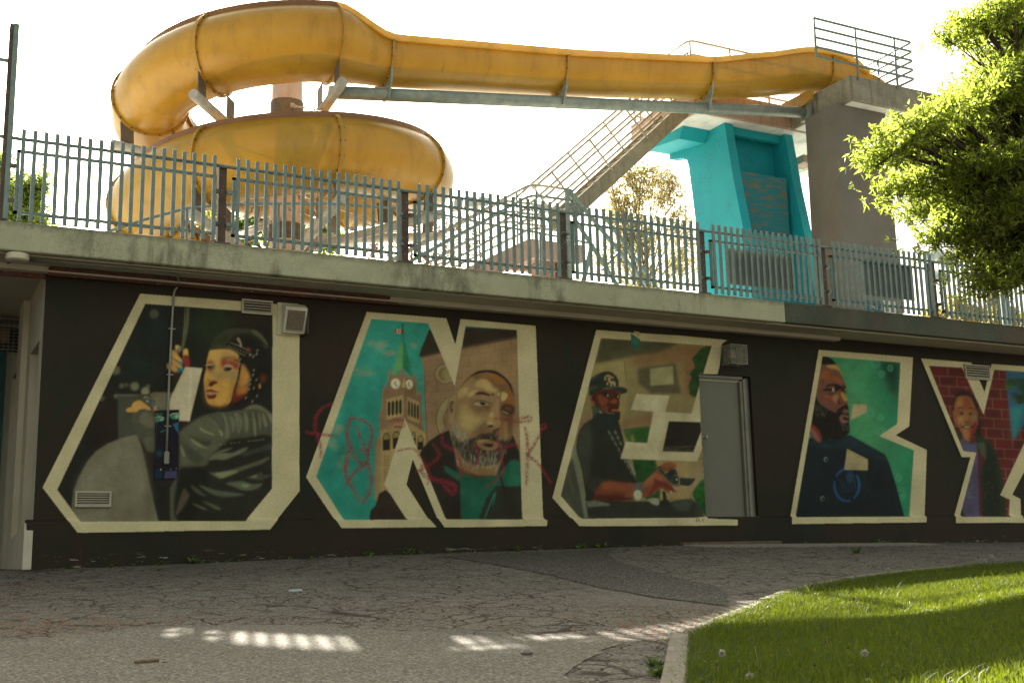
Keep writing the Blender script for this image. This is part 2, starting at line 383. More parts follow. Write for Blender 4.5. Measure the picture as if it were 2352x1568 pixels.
M['leaf_red'] = leafmat('red_bud_leaf', (.22, .05, .02), (.32, .10, .03), (.45, .12, .03), .4)
M['grass'] = leafmat('grass_blade', (.015, .046, .006), (.052, .086, .013), (.30, .38, .022), .38, .5)
M['weed'] = leafmat('weed_leaf', (.05, .10, .02), (.10, .16, .03), (.2, .3, .05), .3)
M['straw'] = leafmat('dry_stem', (.25, .20, .08), (.36, .30, .14), (.3, .25, .1), .2)
M['fluff'] = leafmat('dandelion_fluff', (.55, .53, .46), (.7, .68, .6), (.6, .58, .5), .4)
M['petal'] = leafmat('dandelion_petal', (.75, .40, .02), (.85, .5, .03), (.7, .4, .03), .3)
M['bud'] = simple('dark_seed_bud', (.05, .04, .025), (.10, .08, .04), 40, .8)
# ---------------------------------------------------------------- ground
W = 14.0                                     # the mural wall stands 14 m in front of the camera line
def G(X, Y):
    X = np.asarray(X, float); Y = np.asarray(Y, float)
    base = -.86 + .065 * np.clip(Y, -6, 14)
    d = np.interp(X, [1, 2, 5.3, 7.8, 10.2, 14, 17.3, 22], [-.085, -.08, -.01, .02, .05, .02, -.01, -.02])
    k = np.clip((Y - 8) / 6, 0, 1); k = k * k * (3 - 2 * k)
    return base + d * k + .012 * np.sin(X * 1.3 + 1) * np.sin(Y * 1.1) * np.clip((14 - Y) / 2, 0, 1)
def onG(x, y, dz=0):
    d = ray(x, y); t = 6.0 / F
    for _ in range(40):
        p = d * t; t = (float(G(p.x, p.y)) + dz) / d.z if abs(d.z) > 1e-6 else t
        if t <= 0 or t * F > 60: t = 12 / F
    # the fixed point above can drift on shallow rays, so finish with bisection
    lo, hi = 2 / F, 22 / F
    for _ in range(50):
        m_ = (lo + hi) / 2; p = d * m_
        if p.z > float(G(p.x, p.y)) + dz: lo = m_
        else: hi = m_
    p = d * lo; return Vector((p.x, p.y, float(G(p.x, p.y)) + dz))

def sheet(name, xs, ys, zf, mat, **k):
    X, Y = np.meshgrid(xs, ys); Z = zf(X, Y); V = np.stack([X, Y, Z], -1).reshape(-1, 3); nx, ny = len(xs), len(ys)
    i = (np.arange(ny - 1)[:, None] * nx + np.arange(nx - 1)[None]).ravel()
    return fast(name, V, np.stack([i, i + 1, i + nx + 1, i + nx], 1), mat, smooth=True, **k)
xs = np.concatenate([[-300, -120, -60, -30, -15, -8], np.arange(-4, 24.1, .25), [26, 30, 40, 60, 120, 300]])
ys = np.concatenate([[-300, -100, -40, -15, -6], np.arange(-4, 16.1, .25), [18, 22, 30, 40, 60, 120, 300]])
sheet('asphalt_ground', xs, ys, G, M['asphalt'], kind='structure')

def patch(name, pts, dz, mat, n=60, wob=.03):
    """a thin sheet lying on the ground, outlined by surveyed points with a ragged edge"""
    P3 = [onG(x, y) for x, y in pts]; poly = []
    for i in range(len(P3)):
        a, b = P3[i], P3[(i + 1) % len(P3)]; k = max(2, int((b - a).length / .12))
        for j in range(k):
            q = a.lerp(b, j / k); poly.append((q.x + random.gauss(0, wob), q.y + random.gauss(0, wob * .8)))
    bm = bmesh.new(); vs = [bm.verts.new((x, y, 0)) for x, y in poly]; f = bm.faces.new(vs)
    bmesh.ops.triangulate(bm, faces=[f])
    for _ in range(3):
        bmesh.ops.subdivide_edges(bm, edges=[e for e in bm.edges if e.calc_length() > .5], cuts=1)
        bmesh.ops.triangulate(bm, faces=bm.faces[:])
    bm.verts.index_update()
    V = [(v.co.x, v.co.y, float(G(v.co.x, v.co.y)) + dz) for v in bm.verts]; Fc = [[v.index for v in q.verts] for q in bm.faces]; bm.free()
    return fin(name, V, Fc, mat, smooth=True, kind='structure')
patch('dark_asphalt_patch', [(1010, 1277), (1240, 1268), (1420, 1259), (1395, 1272), (1425, 1292), (1500, 1312), (1560, 1328), (1640, 1345), (1668, 1362), (1672, 1392), (1600, 1384), (1500, 1372), (1390, 1352), (1270, 1322), (1180, 1304), (1100, 1290)], .006, M['asphalt_patch'], wob=.012)
patch('worn_asphalt_strip', [(-60, 1478), (150, 1462), (420, 1436), (700, 1436), (960, 1452), (1180, 1462), (1380, 1462), (1420, 1480), (1300, 1540), (1290, 1640), (600, 1680), (-100, 1680)], .004, M['asphalt_old'], wob=.018)

# ---------------------------------------------------------------- pool building
bld = empty('pool_building', (9, 18, 0), 'long low concrete pool building with a black wall carrying a huge letter mural', 'building')
XL, DX0, DX1, DZ0, DZ1, ZT = 1.335, 10.545, 11.525, .485, 2.63, 3.37
mb = MB()
V = []; 
def quad(mb, a, b, c, d): mb.add([a, b, c, d], [[0, 1, 2, 3]])
xs_ = [XL, DX0, DX1, 26]; zs_ = [-.6, DZ0, DZ1, ZT]
for i in range(3):
    for j in range(3):
        if i == 1 and j == 1: continue
        quad(mb, (xs_[i], W, zs_[j]), (xs_[i + 1], W, zs_[j]), (xs_[i + 1], W, zs_[j + 1]), (xs_[i], W, zs_[j + 1]))
RD = W + .24
quad(mb, (DX0, W, DZ0), (DX0, W, DZ1), (DX0, RD, DZ1), (DX0, RD, DZ0)); quad(mb, (DX1, W, DZ0), (DX1, RD, DZ0), (DX1, RD, DZ1), (DX1, W, DZ1))
quad(mb, (DX0, W, DZ1), (DX1, W, DZ1), (DX1, RD, DZ1), (DX0, RD, DZ1)); quad(mb, (DX0, W, DZ0), (DX0, RD, DZ0), (DX1, RD, DZ0), (DX1, W, DZ0))
quad(mb, (DX0, RD, DZ0), (DX1, RD, DZ0), (DX1, RD, DZ1), (DX0, RD, DZ1))
mb.build('front_wall', M['wall'], bld)
# plinth with a sloping top ledge
PX = [1.27, 26]; prof = [(13.95, -.6), (13.955, .478), (13.999, .505)]
mb = MB()
for a, b in zip(prof, prof[1:]): quad(mb, (PX[0], a[0], a[1]), (PX[1], a[0], a[1]), (PX[1], b[0], b[1]), (PX[0], b[0], b[1]))
mb.add([(PX[0], 13.95, -.6), (PX[0], 13.955, .478), (PX[0], 13.999, .505), (PX[0], 14.2, .505), (PX[0], 14.2, -.6)], [[0, 1, 2, 3, 4]])
mb.build('plinth', M['wall'], bld)

# return wall on the left with two doorways
def yret(x, y=900): return atx(x, y, XL - .001).y
Y1, Y2, Y3, Y4, Y5, Y6 = (yret(90, 782), yret(70, 812), yret(66, 740), yret(57, 745), yret(49, 835), yret(27, 871))
YE = Y6 + 1.2; ztop1 = atx(90, 782, XL).z; ztop2 = atx(48.9, 834.8, XL).z
mb = MB(); Xr = XL
def ret(y0, y1, z0, z1): quad(mb, (Xr, y1, z0), (Xr, y0, z0), (Xr, y0, z1), (Xr, y1, z1))
ret(W, Y1, -.6, ZT); ret(Y1, Y2, ztop1, ZT); ret(Y2, Y5, -.6, ZT); ret(Y5, Y6, ztop2, ZT); ret(Y6, YE, -.6, ZT)
for a, b, zt in ((Y1, Y2, ztop1), (Y5, Y6, ztop2)):
    quad(mb, (Xr, a, -.6), (Xr + .22, a, -.6), (Xr + .22, a, zt), (Xr, a, zt)); quad(mb, (Xr, b, -.6), (Xr, b, zt), (Xr + .22, b, zt), (Xr + .22, b, -.6)); quad(mb, (Xr, a, zt), (Xr + .22, a, zt), (Xr + .22, b, zt), (Xr, b, zt))
mb.build('side_wall', M['cream'], bld)
MB().box(XL - .07, XL, min(Y3, Y4) , max(Y3, Y4), -.6, ZT).build('pilaster', M['cream'], bld)
MB().prism([(XL, W - .05, -.6), (XL, W - .05, .38), (XL, W + .02, .47), (XL, Y2 + .3, .30), (XL, Y2 + .3, -.6)], (-.09, 0, 0)).build('side_footing', M['cream'], bld)
for (a, b, zt, mat, nm) in ((Y1, Y2, ztop1, M['maroon'], 1), (Y5, Y6, ztop2, M['maroon'], 2)):
    d = MB().box(XL + .16, XL + .2, a + .002, b - .002, -.2, zt - .03).build('door', mat, bld, label='narrow maroon door set in the pale side wall')
    if nm == 1:
        bm = bmesh.new(); bmesh.ops.create_uvsphere(bm, u_segments=14, v_segments=9, radius=.035)
        bmesh.ops.translate(bm, verts=bm.verts, vec=(XL + .09, a + .25, 1.0)); bm.verts.index_update()
        k = MB(); k.add([v.co for v in bm.verts], [[v.index for v in f.verts] for f in bm.faces]); k.tube([(XL + .09, a + .25, 1.0), (XL + .16, a + .25, 1.0)], .014)
        k.build('door_knob', M['wire'], d, True); bm.free()
MB().box(-6, XL + .5, YE, YE + .2, -.6, ZT).build('back_wall', M['teal_wall'], bld)

# roof slab, its dark stretch to the right, soffit
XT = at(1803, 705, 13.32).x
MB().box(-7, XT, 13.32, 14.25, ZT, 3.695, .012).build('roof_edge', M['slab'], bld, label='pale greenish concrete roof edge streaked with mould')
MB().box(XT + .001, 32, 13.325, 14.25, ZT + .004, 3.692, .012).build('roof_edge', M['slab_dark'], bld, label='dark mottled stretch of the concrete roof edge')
MB().box(-7, XT - .3, 13.45, 31, ZT - .012, ZT + .05).build('soffit', M['soffit'], bld)
MB().box(XT - .298, 32, 13.42, 31, ZT - .02, ZT + .05).build('soffit', M['soffit'], bld)
MB().box(-7, 13.3, 13.86, 13.999, ZT - .075, ZT - .013).build('soffit_batten', M['soffit'], bld)
MB().box(XL + .01, 5.65, 13.90, 13.998, ZT - .105, ZT - .076).build('steel_lintel', M['rust'], bld, label='peeling red painted steel strip above the letter O')
MB().box(XL + .01, 5.5, 13.80, 13.858, ZT - .055, ZT - .025).build('steel_lintel', M['rust'], bld)
MB().box(.72, XL, 13.99, 14.02, ZT - .13, ZT - .014).build('red_beam_end', M['rust'], bld)
tr = sheet('pool_terrace', np.array([-60, -7, 0, 10, 20, 32, 90.]), np.array([14.25, 16, 20, 30, 45, 90.]), lambda X, Y: X * 0 + 3.69, M['terrace'], kind='structure')
# body of the building under the terrace
MB().box(XL + .3, 32, 14.3, 31, -.6, 3.34).build('inner_structure', M['dark'], bld)

# ---------------------------------------------------------------- mural on the wall
# ---------------------------------------------------------------- mural artwork (flat paint on the wall)
# The painting is composed on a canvas laid over the wall's own plane and sampled by a fine grid of wall vertices.
CS = 1.3                                   # canvas pixels per survey unit
CX0, CY0 = 84.0, 655.0
CW, CH = int((2475 - CX0) * CS), int((1240 - CY0) * CS)
canvas = np.zeros((CH, CW, 4), np.float32)  # rgb (linear) + coverage
VIEW = {'A': (0, 900, 1.12), 'FA': (780, 1280, 4.125), 'FB': (1740, 1440, 3.408), 'FC': (2300, 1460, 5.227),
        'FD': (3200, 1400, 3.919), 'FE': (3760, 1520, 2.8), 'FH': (480, 1300, 4.612), 'FJ': (680, 1600, 3.136),
        'FT': (1480, 1280, 2.177), 'FG': (2500, 1780, 4.9), 'N': (1180, 1150, 1.4935), 'E': (2150, 1200, 1.4933),
        'B': (3050, 1250, 1.568), 'P': (560, 1600, 4.356)}
mrng = np.random.default_rng(11)

def lin(h):
    h = h.lstrip('#')
    c = np.array([int(h[i:i + 2], 16) / 255 for i in (0, 2, 4)])
    return np.where(c <= .04045, c / 12.92, ((c + .055) / 1.055) ** 2.4)

def spline(p, n=5):
    m = len(p); out = []
    for i in range(m):
        a, b, c, d = p[i - 1], p[i], p[(i + 1) % m], p[(i + 2) % m]
        for k in range(n):
            t = k / n
            out.append(.5 * ((2 * b) + (-a + c) * t + (2 * a - 5 * b + 4 * c - d) * t * t + (-a + 3 * b - 3 * c + d) * t ** 3))
    return np.array(out)

def topx(v, pts):
    p = np.array(pts, float).reshape(-1, 2)
    if v != 'D':
        ox, oy, s = VIEW[v]
        p = (np.array([ox, oy]) + p / s) / 1.7415
    return (p - np.array([CX0, CY0])) * CS

def fillmask(p, pad):
    x0, y0 = np.floor(p.min(0) - pad).astype(int); x1, y1 = np.ceil(p.max(0) + pad).astype(int)
    x0, y0 = max(x0, 0), max(y0, 0); x1, y1 = min(x1, CW), min(y1, CH)
    if x1 <= x0 or y1 <= y0: return None
    acc = np.zeros((y1 - y0, x1 - x0), np.float32)
    for sy in (.25, .75):
        Y = np.arange(y0, y1) + sy
        for sx in (.25, .75):
            X = np.arange(x0, x1) + sx
            ins = np.zeros(acc.shape, bool)
            for i in range(len(p)):
                ax, ay = p[i - 1]; bx, by = p[i]
                if ay == by: continue
                c = (ay > Y) != (by > Y)
                if not c.any(): continue
                xi = (bx - ax) * (Y - ay) / (by - ay) + ax
                ins ^= c[:, None] & (X[None, :] < xi[:, None])
            acc += ins
    return x0, y0, acc / 4

def blur(a, s):
    if s < .35: return a
    r = max(1, int(math.ceil(s * 2.5)))
    k = np.exp(-.5 * (np.arange(-r, r + 1) / s) ** 2); k /= k.sum()
    for ax in (0, 1):
        p = np.pad(a, [(r, r) if q == ax else (0, 0) for q in (0, 1)]); n = a.shape[ax]
        a = sum(w * (p[i:i + n] if ax == 0 else p[:, i:i + n]) for i, w in enumerate(k))
    return a.astype(np.float32)

CLIP = None
def comp(x0, y0, m, col, alpha):
    h, w = m.shape
    if CLIP is not None: m = m * CLIP[y0:y0 + h, x0:x0 + w]
    m = m[..., None] * alpha
    d = canvas[y0:y0 + h, x0:x0 + w]
    d[..., :3] = d[..., :3] * (1 - m) + col * m
    d[..., 3:] = d[..., 3:] + (1 - d[..., 3:]) * m

def L(v, col, pts, b=0, a=1, s=0):
    p = topx(v, pts)
    if s: p = spline(p)
    b *= CS
    r = fillmask(p, b * 3 + 1)
    if r is None: return
    x0, y0, m = r
    comp(x0, y0, blur(m, b), lin(col), a)

def S(v, col, pts, w, b=0, a=1, closed=0, smooth=1):
    """a brush stroke: polyline of width w (survey units), tapered ends"""
    p = topx(v, pts)
    if smooth and len(p) > 2:
        q = [p[0]] + list(p) + [p[-1]]; out = []
        for i in range(1, len(q) - 2):
            for k in range(5):
                t = k / 5; A, B_, C_, D_ = q[i - 1], q[i], q[i + 1], q[i + 2]
                out.append(.5 * (2 * B_ + (-A + C_) * t + (2 * A - 5 * B_ + 4 * C_ - D_) * t * t + (-A + 3 * B_ - 3 * C_ + D_) * t ** 3))
        p = np.array(out + [q[-2]])
    n = len(p); t = np.gradient(p, axis=0); t /= np.maximum(np.linalg.norm(t, axis=1, keepdims=True), 1e-6)
    nn = np.stack([-t[:, 1], t[:, 0]], 1)
    ww = w * CS / 2 * (np.ones(n) if closed else (.45 + .55 * np.sin(np.linspace(.25, math.pi - .25, n))))
    poly = np.concatenate([p + nn * ww[:, None], (p - nn * ww[:, None])[::-1]])
    r = fillmask(poly, b * CS * 3 + 1)
    if r is None: return
    x0, y0, m = r
    comp(x0, y0, blur(m, b * CS), lin(col), a)

def EL(v, col, cx, cy, rx, ry, b=0, a=1, rot=0):
    t = np.linspace(0, 2 * math.pi, 28, endpoint=False); c, s_ = math.cos(rot), math.sin(rot)
    x, y = rx * np.cos(t), ry * np.sin(t)
    L(v, col, np.stack([cx + x * c - y * s_, cy + x * s_ + y * c], 1).ravel(), b, a)

def clip(v, pts):
    global CLIP
    if v is None: CLIP = None; return
    r = fillmask(topx(v, pts), 1); CLIP = np.zeros((CH, CW), np.float32)
    x0, y0, m = r; CLIP[y0:y0 + m.shape[0], x0:x0 + m.shape[1]] = m

WHITE = '#b3ab86'; DARK = '#23231a'
OUT = {
 'O': ('A', [628,307,1215,352,1342,365,1342,1190,1205,1363,345,1378,190,1175]),
 'N': ('N', [428,145,903,183,957,340,988,188,1437,228,1482,1385,1497,1388,1495,1423,885,1433,853,1388,703,1025,665,1175,800,1388,838,1430,270,1436,65,1132]),
 'E': ('E', [350,178,556,193,850,212,1133,238,1100,262,1090,380,1075,443,965,440,1006,1303,1185,1310,1183,1345,240,1350,88,1180]),
 'B': ('B', [352,233,943,280,920,712,835,768,1030,860,1015,1290,1015,1315,172,1325,172,1288]),
 'Y': ('B', [993,287,1308,313,1392,498,1435,322,1890,352,1840,620,1565,1140,1617,1167,1620,1285,1627,1290,1627,1318,1198,1318,1198,1283,1303,905,1248,905]),
}
INN = {
 'O': [650,352,1080,383,1222,395,1218,1180,1098,1325,360,1328,255,1185],
 'N': [455,187,795,213,953,587,1018,228,1325,253,1357,1383,900,1385,655,778,533,1175,668,1386,290,1388,125,1128],
 'E': [378,226,1042,272,990,440,965,440,1006,1292,920,1300,255,1306,137,1167],
 'B': [375,272,865,312,845,697,733,773,950,862,920,1280,205,1283],
 'Y': [1040,332,1250,344,1385,637,1452,357,1790,382,1770,540,1490,1143,1550,1170,1545,1280,1235,1280,1340,877,1258,868],
}
for k, (v, p) in OUT.items():
    L(v, WHITE, p)

# --- letter O : rider in a dark quilted jacket --------------------------------------------------
clip('A', INN['O'])
L('A', '#1f2119', INN['O'])
for c, x, y, rx, ry in (('#2b3a22', 960, 450, 90, 90), ('#1d2b2a', 700, 480, 60, 90), ('#352620', 760, 1000, 120, 140), ('#3a2a1a', 1120, 420, 90, 30), ('#20302c', 620, 620, 60, 60), ('#2c1a15', 470, 880, 50, 120)):
    EL('A', c, x, y, rx, ry, 18, .8)
for x, y, r, a in ((518, 650, 20, .45), (545, 720, 11, .4), (603, 722, 19, .6), (651, 745, 18, .95), (520, 765, 9, .6), (663, 722, 8, .4), (455, 775, 12, .3), (690, 398, 20, .25), (567, 716, 9, .3)):
    EL('A', '#8c8b6c', x, y, r, r, 1.6, a)
L('A', '#44473a', [527,757,690,757,700,900,640,960,600,950,530,960], 1)
L('A', '#6f6b52', [672,755,690,748,775,750,760,830,700,835,680,800], 1)
L('A', '#5b5d4b', [530,757,620,759,620,766,530,768], .8)
L('A', '#74715a', [320,1265,330,1190,352,1130,390,1060,430,1012,480,980,540,955,612,937,630,980,650,1060,668,1150,690,1250,708,1325,355,1328], 1, s=0)
L('A', '#7e7c66', [350,1180,400,1090,470,1030,560,1000,620,1000,640,1120,660,1240,560,1290,400,1290], 14, .5)
L('A', '#5e5a48', [640,1000,668,1150,700,1325,640,1325,655,1180], 5, .6)
S('A', '#5f6145', [842,368,838,440,826,510,815,560], 7, 1, .95); S('A', '#767857', [830,372,826,450,816,540], 2.2, .6, .8)
# far hand with blue nails, wrist
L('FH', '#c8a05c', [945,470,985,462,1030,500,1080,570,1140,640,1150,700,1100,690,1040,640,960,600,940,540], 1, s=1)
L('FH', '#c39455', [940,615,1000,640,1080,700,1140,760,1160,800,1110,800,1040,760,950,700], 1, s=1)
L('FH', '#bd8f50', [870,715,930,705,1010,750,1070,810,1100,880,1040,880,960,840,880,800], 1, s=1)
L('FH', '#d2ae66', [1020,380,1060,372,1110,400,1120,450,1080,510,1040,500,1022,440], .8, s=1)
L('FH', '#8e3330', [1035,450,1085,455,1100,510,1060,530], 1, .9, 1)
L('FH', '#e0b45c', [1165,470,1210,432,1250,465,1252,560,1240,640,1180,640,1168,560], 1, s=1)
L('FH', '#90302a', [1172,560,1245,560,1285,680,1275,760,1200,760,1170,690], 1.2, 1, 1)
L('FH', '#5a2a20', [930,860,1060,890,1150,870,1140,940,1000,950,930,930], 2, .8, 1)
for x, y, rx, ry, r in ((1092, 435, 34, 26, .6), (1125, 703, 42, 28, .8), (1135, 815, 38, 32, .8), (1075, 850, 40, 30, .5)):
    EL('FH', '#1f7f86', x, y, rx, ry, .4, 1, r); EL('FH', '#57b7b0', x - 8, y - 8, rx * .4, ry * .3, .4, .8, r)
L('A', '#26261a', [790,655,812,660,800,700,775,750,760,740], 1.2, .8)
# head : hat, face
L('FA', '#3f4030', [235,500,270,420,330,300,430,215,560,150,780,140,960,155,1080,220,1150,320,1215,440,1150,470,1000,420,900,500,720,540,480,470], 1, s=1)
L('FA', '#1d1a13', [540,430,620,270,760,215,930,235,1050,300,1120,400,1170,620,1190,900,1130,1180,1000,1330,820,1420,640,1480,560,1420,640,1100,720,700,700,560], 5, .95, 1)
L('FA', '#5f5e46', [930,170,1000,170,1080,230,1160,330,1200,410,1150,370,1060,280,960,225], 1.2, .9, 1)
L('FA', '#34381f', [240,490,330,310,470,220,560,260,520,420,380,415], 4, .9, 1)
L('FA', '#c49b4d', [240,510,300,490,480,480,600,500,700,560,722,640,720,760,700,900,660,1080,620,1260,560,1370,430,1430,300,1420,215,1370,180,1280,165,1180,148,1050,150,940,185,800,195,680,215,590], .5, s=1)
L('FA', '#a98f5d', [430,520,640,540,690,620,560,640,420,620,380,560], 5, .8, 1)
L('FA', '#9d8d62', [290,800,500,860,690,840,660,960,500,1010,330,960,250,900], 5, .9, 1)
L('FA', '#b8955a', [320,640,400,600,410,760,420,880,330,900,330,760], 4, .7, 1)
L('FA', '#d1a14c', [300,1000,600,1000,560,1280,420,1380,260,1360,200,1260], 7, .7, 1)
L('FA', '#7b5b39', [760,740,800,730,860,830,900,940,880,1080,850,1200,760,1260,640,1330,600,1330,660,1150,720,950,745,830], 1.5, 1, 1)
L('FA', '#c08a41', [775,745,850,830,890,930,860,1030,760,1100,720,1050,745,860], 3, .9, 1)
L('FA', '#b0702f', [700,1120,860,1090,830,1190,720,1240], 3, .9, 1)
L('FA', '#6a1f18', [600,1340,640,1120,680,1100,690,1240,820,1210,780,1280,680,1350], 2, .95, 1)
L('FA', '#802a22', [205,690,270,650,310,700,325,760,290,850,230,850,200,800], 2.5, .85, 1)
L('FA', '#8c2d28', [420,660,540,620,640,640,720,690,718,800,640,800,560,740,480,760,440,800,420,740], 2.5, .9, 1)
L('FA', '#a08350', [520,640,620,630,700,680,690,700,600,670,520,680], 2, .8, 1)
L('FA', '#5f2a20', [640,640,710,655,715,690,650,670], 1, .8, 1)
L('FA', '#a9956a', [470,770,500,735,560,730,620,760,635,790,560,775,500,790], .5, 1, 1)
L('FA', '#20201c', [470,790,540,775,610,790,590,825,530,840,480,830], .4, 1, 1); EL('FA', '#59605a', 497, 800, 18, 18, .3)
for i in range(7): S('FA', '#241610', [480 + i * 20, 822, 478 + i * 22, 862 + (i % 2) * 12], .9, .1, .9, smooth=0)
S('FA', '#aa9c70', [172,748,230,738,292,740], 3.6, .2); L('FA', '#1e201a', [205,755,325,750,318,790,230,800], .5, 1, 1)
L('FA', '#5d2117', [222,1090,235,1030,290,1005,350,1010,380,1035,320,1060,280,1095], .8, 1, 1)
L('FA', '#7a3d22', [205,960,260,990,330,985,380,1010,300,1010,230,1020], 1, .7, 1)
L('FA', '#8d2c31', [180,1180,190,1150,260,1135,320,1155,400,1195,330,1195,190,1190], .4, 1, 1)
L('FA', '#a39265', [185,1190,350,1198,340,1218,240,1232,185,1215], .3, 1, 1)
L('FA', '#6d241c', [190,1225,250,1232,350,1222,340,1280,270,1302,210,1290], .6, 1, 1)
L('FA', '#5f2a18', [215,1370,300,1400,430,1410,520,1370,500,1430,400,1450,290,1430], 2, .9, 1)
L('FA', '#241812', [715,640,740,700,720,780,715,900,680,1010,650,1100,620,1230,590,1330,560,1370,560,1420,620,1400,640,1230,700,1050,740,900,760,750,770,640], .7, 1, 1)
L('FA', '#201b15', [520,425,560,370,720,430,870,500,940,580,880,605,760,560,620,495], .5, 1, 1)
S('FA', '#7d7a63', [570,375,660,400,780,450,880,510], 1.8, .2); S('FA', '#6f6d58', [530,445,640,495,760,555,830,590], 2.2, .2)
for i in range(8): EL('FA', '#8f8d74', 560 + i * 48, 425 + i * 19, 9, 9, .1)
L('FA', '#9b9376', [690,300,720,290,738,320,760,370,770,440,740,440,735,380,700,340], .5, 1, 1)
L('FA', '#7a3a1c', [850,455,890,460,920,520,880,515], .6, 1, 1)
EL('FA', '#6d3a22', 1120, 960, 50, 75, 3, .8)
for x, y in ((742,655),(735,725),(717,770),(705,850),(697,915),(684,995),(970,825),(955,905),(1012,985),(912,985),(905,1060),(888,1140),(970,1120),(1020,1250),(945,1340),(838,1280),(962,600),(915,575),(1015,560),(1030,500)):
    EL('FA', '#8f8e78', x, y, 9, 26, .25, .9, .5)
EL('FA', '#b28b3e', 1068, 1090, 18, 45, .4)
L('FA', '#7a4a26', [600,1000,680,980,640,1200,560,1360,440,1420,520,1300,580,1150], 6, .55, 1); L('FA', '#8a5a2e', [150,1060,200,1000,215,1180,180,1300,165,1200], 4, .5, 1)
L('FA', '#a8813f', [360,880,420,860,470,960,430,1040,380,1000], 5, .5, 1); L('FA', '#5a2418', [410,640,470,615,560,600,680,610,715,640,640,630,540,628,470,650], 2, .6, 1); L('FA', '#b89a5c', [300,640,370,620,380,800,350,920,310,900], 6, .55, 1)
# jacket
L('FJ', '#4e5242', [120,400,240,310,330,240,480,175,600,145,700,150,900,120,1000,60,1080,50,1180,90,1310,190,1310,620,1310,1120,930,1520,0,1520,0,1100,110,900,120,700], 1)
L('FJ', '#5f624c', [130,400,330,250,480,190,620,280,690,400,660,560,540,640,440,780,360,830,140,840,125,600], 3, .9, 1)
L('FJ', '#23231a', [490,760,580,640,700,520,900,470,1310,480,1310,1120,930,1520,100,1520,120,900,250,850,420,830], 2, .95, 1)
L('FJ', '#1b1b14', [110,860,400,830,480,1000,420,1200,300,1500,110,1500,100,1100], 4, .8, 1)
for pts, c in (([660,160,720,250,750,400,740,470,690,470,700,330], '#6d6f58'), ([760,190,820,280,815,380,780,400,770,290], '#6b6d56'), ([810,160,880,190,905,300,880,410,850,400,840,280], '#70725a'), ([930,150,980,250,975,380,940,390], '#767859'), ([1030,140,1070,260,1085,430,1060,440,1045,300], '#7a7b5e'), ([1110,150,1150,240,1135,370,1110,300], '#6f7058'), ([1160,150,1220,280,1210,340,1160,270], '#7a7660'), ([1200,120,1290,220,1290,300,1230,210], '#757258'), ([1000,75,1080,60,1180,100,1220,160,1090,110,960,110], '#6c6d55')):
    L('FJ', c, pts, .8, .95, 1)
for i in range(8): S('FJ', '#1f211a', [690 + i * 75, 160 + (i % 2) * 10, 730 + i * 72, 300, 735 + i * 70, 430], 1.5, .6, .6)
for pts in ([375,330,440,380,520,410,560,440,460,415,380,370], [260,480,330,510,420,570,490,610,380,590,280,520], [130,560,160,600,190,700,160,690,130,620], [590,380,640,385,665,440,640,450,620,400]):
    L('FJ', '#8d8c68', pts, .8, .9, 1)
L('FJ', '#2f3526', [200,400,330,480,420,520,520,500,470,560,330,520], 2, .6, 1); L('FJ', '#333b2e', [180,540,300,620,420,720,440,760,300,800,200,680], 4, .7, 1)
S('FJ', '#2a261c', [500,190,580,260,650,340,675,400], 1.6, .3)
for pts, c in (([490,745,560,670,650,660,780,660,900,610,980,590,920,650,800,700,680,745,580,740], '#71755b'), ([560,665,640,630,780,595,700,640,600,665], '#6a6c55'), ([910,655,1100,600,1280,540,1290,610,1100,650,940,700], '#3d4135'), ([490,900,560,910,740,880,900,830,1080,770,1250,710,1160,790,980,850,800,920,640,980,560,950], '#5c5f48'), ([560,915,640,905,800,880,850,900,720,950,640,970], '#7c7f5c'), ([960,970,1050,940,1150,900,1170,940,1280,930,1180,990,1080,1000], '#4a4b3d'), ([1005,965,1060,945,1100,940,1060,965], '#8b8d68'), ([700,1040,900,1015,1030,1050,1160,1045,1080,1110,940,1130,800,1080], '#5a5f4a'), ([900,1050,990,1060,980,1085,920,1085], '#7d8a66'), ([365,1060,480,1100,600,1130,800,1160,930,1185,820,1200,680,1210,540,1180,420,1110], '#535d4a'), ([260,1060,330,1100,450,1195,380,1190,290,1120], '#4a4a3e'), ([400,1265,500,1290,600,1330,640,1370,560,1360,460,1300], '#575b47'), ([280,1290,380,1330,470,1375,380,1350], '#6f705a'), ([170,1110,215,1150,240,1190,190,1300,120,1400,70,1440,110,1280], '#50493b'), ([10,1120,25,1130,30,1300,10,1480], '#57523f')):
    L('FJ', c, pts, 1.3, .95, 1)
for x in (630, 650, 690, 765, 810, 865, 990, 1040, 1080, 1120, 1165):
    S('FJ', '#9b9c7c', [x - 12, 556 - (x - 630) * .115, x + 14, 553 - (x - 630) * .115], 1.7, .2, .95, smooth=0)
# near arm, hand on wheel
L('A', '#4d4f3e', [592,850,625,828,680,822,700,870,700,1000,670,1010,640,980,610,930], 1, 1, 1)
L('A', '#6b6a52', [640,840,680,850,696,900,660,905,625,880], 2, .9, 1); L('A', '#60614b', [645,960,695,950,695,1010,660,1010], 2, .8, 1)
L('FH', '#c79a52', [120,1548,210,1500,240,1440,310,1395,380,1390,450,1440,540,1510,560,1568,430,1540,330,1568,300,1600,140,1600], .8, 1, 1)
L('FH', '#4a4c46', [430,1370,465,1310,560,1360,660,1400,640,1480,600,1540,540,1510,480,1440], .8); S('FH', '#b8ab7f', [435,1365,465,1318,540,1360], 1.8, .2); EL('FH', '#8c8f7c', 505, 1405, 38, 22, .5, 1, .3); EL('FH', '#4f6a72', 605, 1460, 30, 45, 1, .9)
L('FH', '#b8834a', [620,1520,680,1490,700,1568,640,1600], .8, 1, 1); EL('FH', '#1c5c8e', 705, 1525, 32, 28, .5)
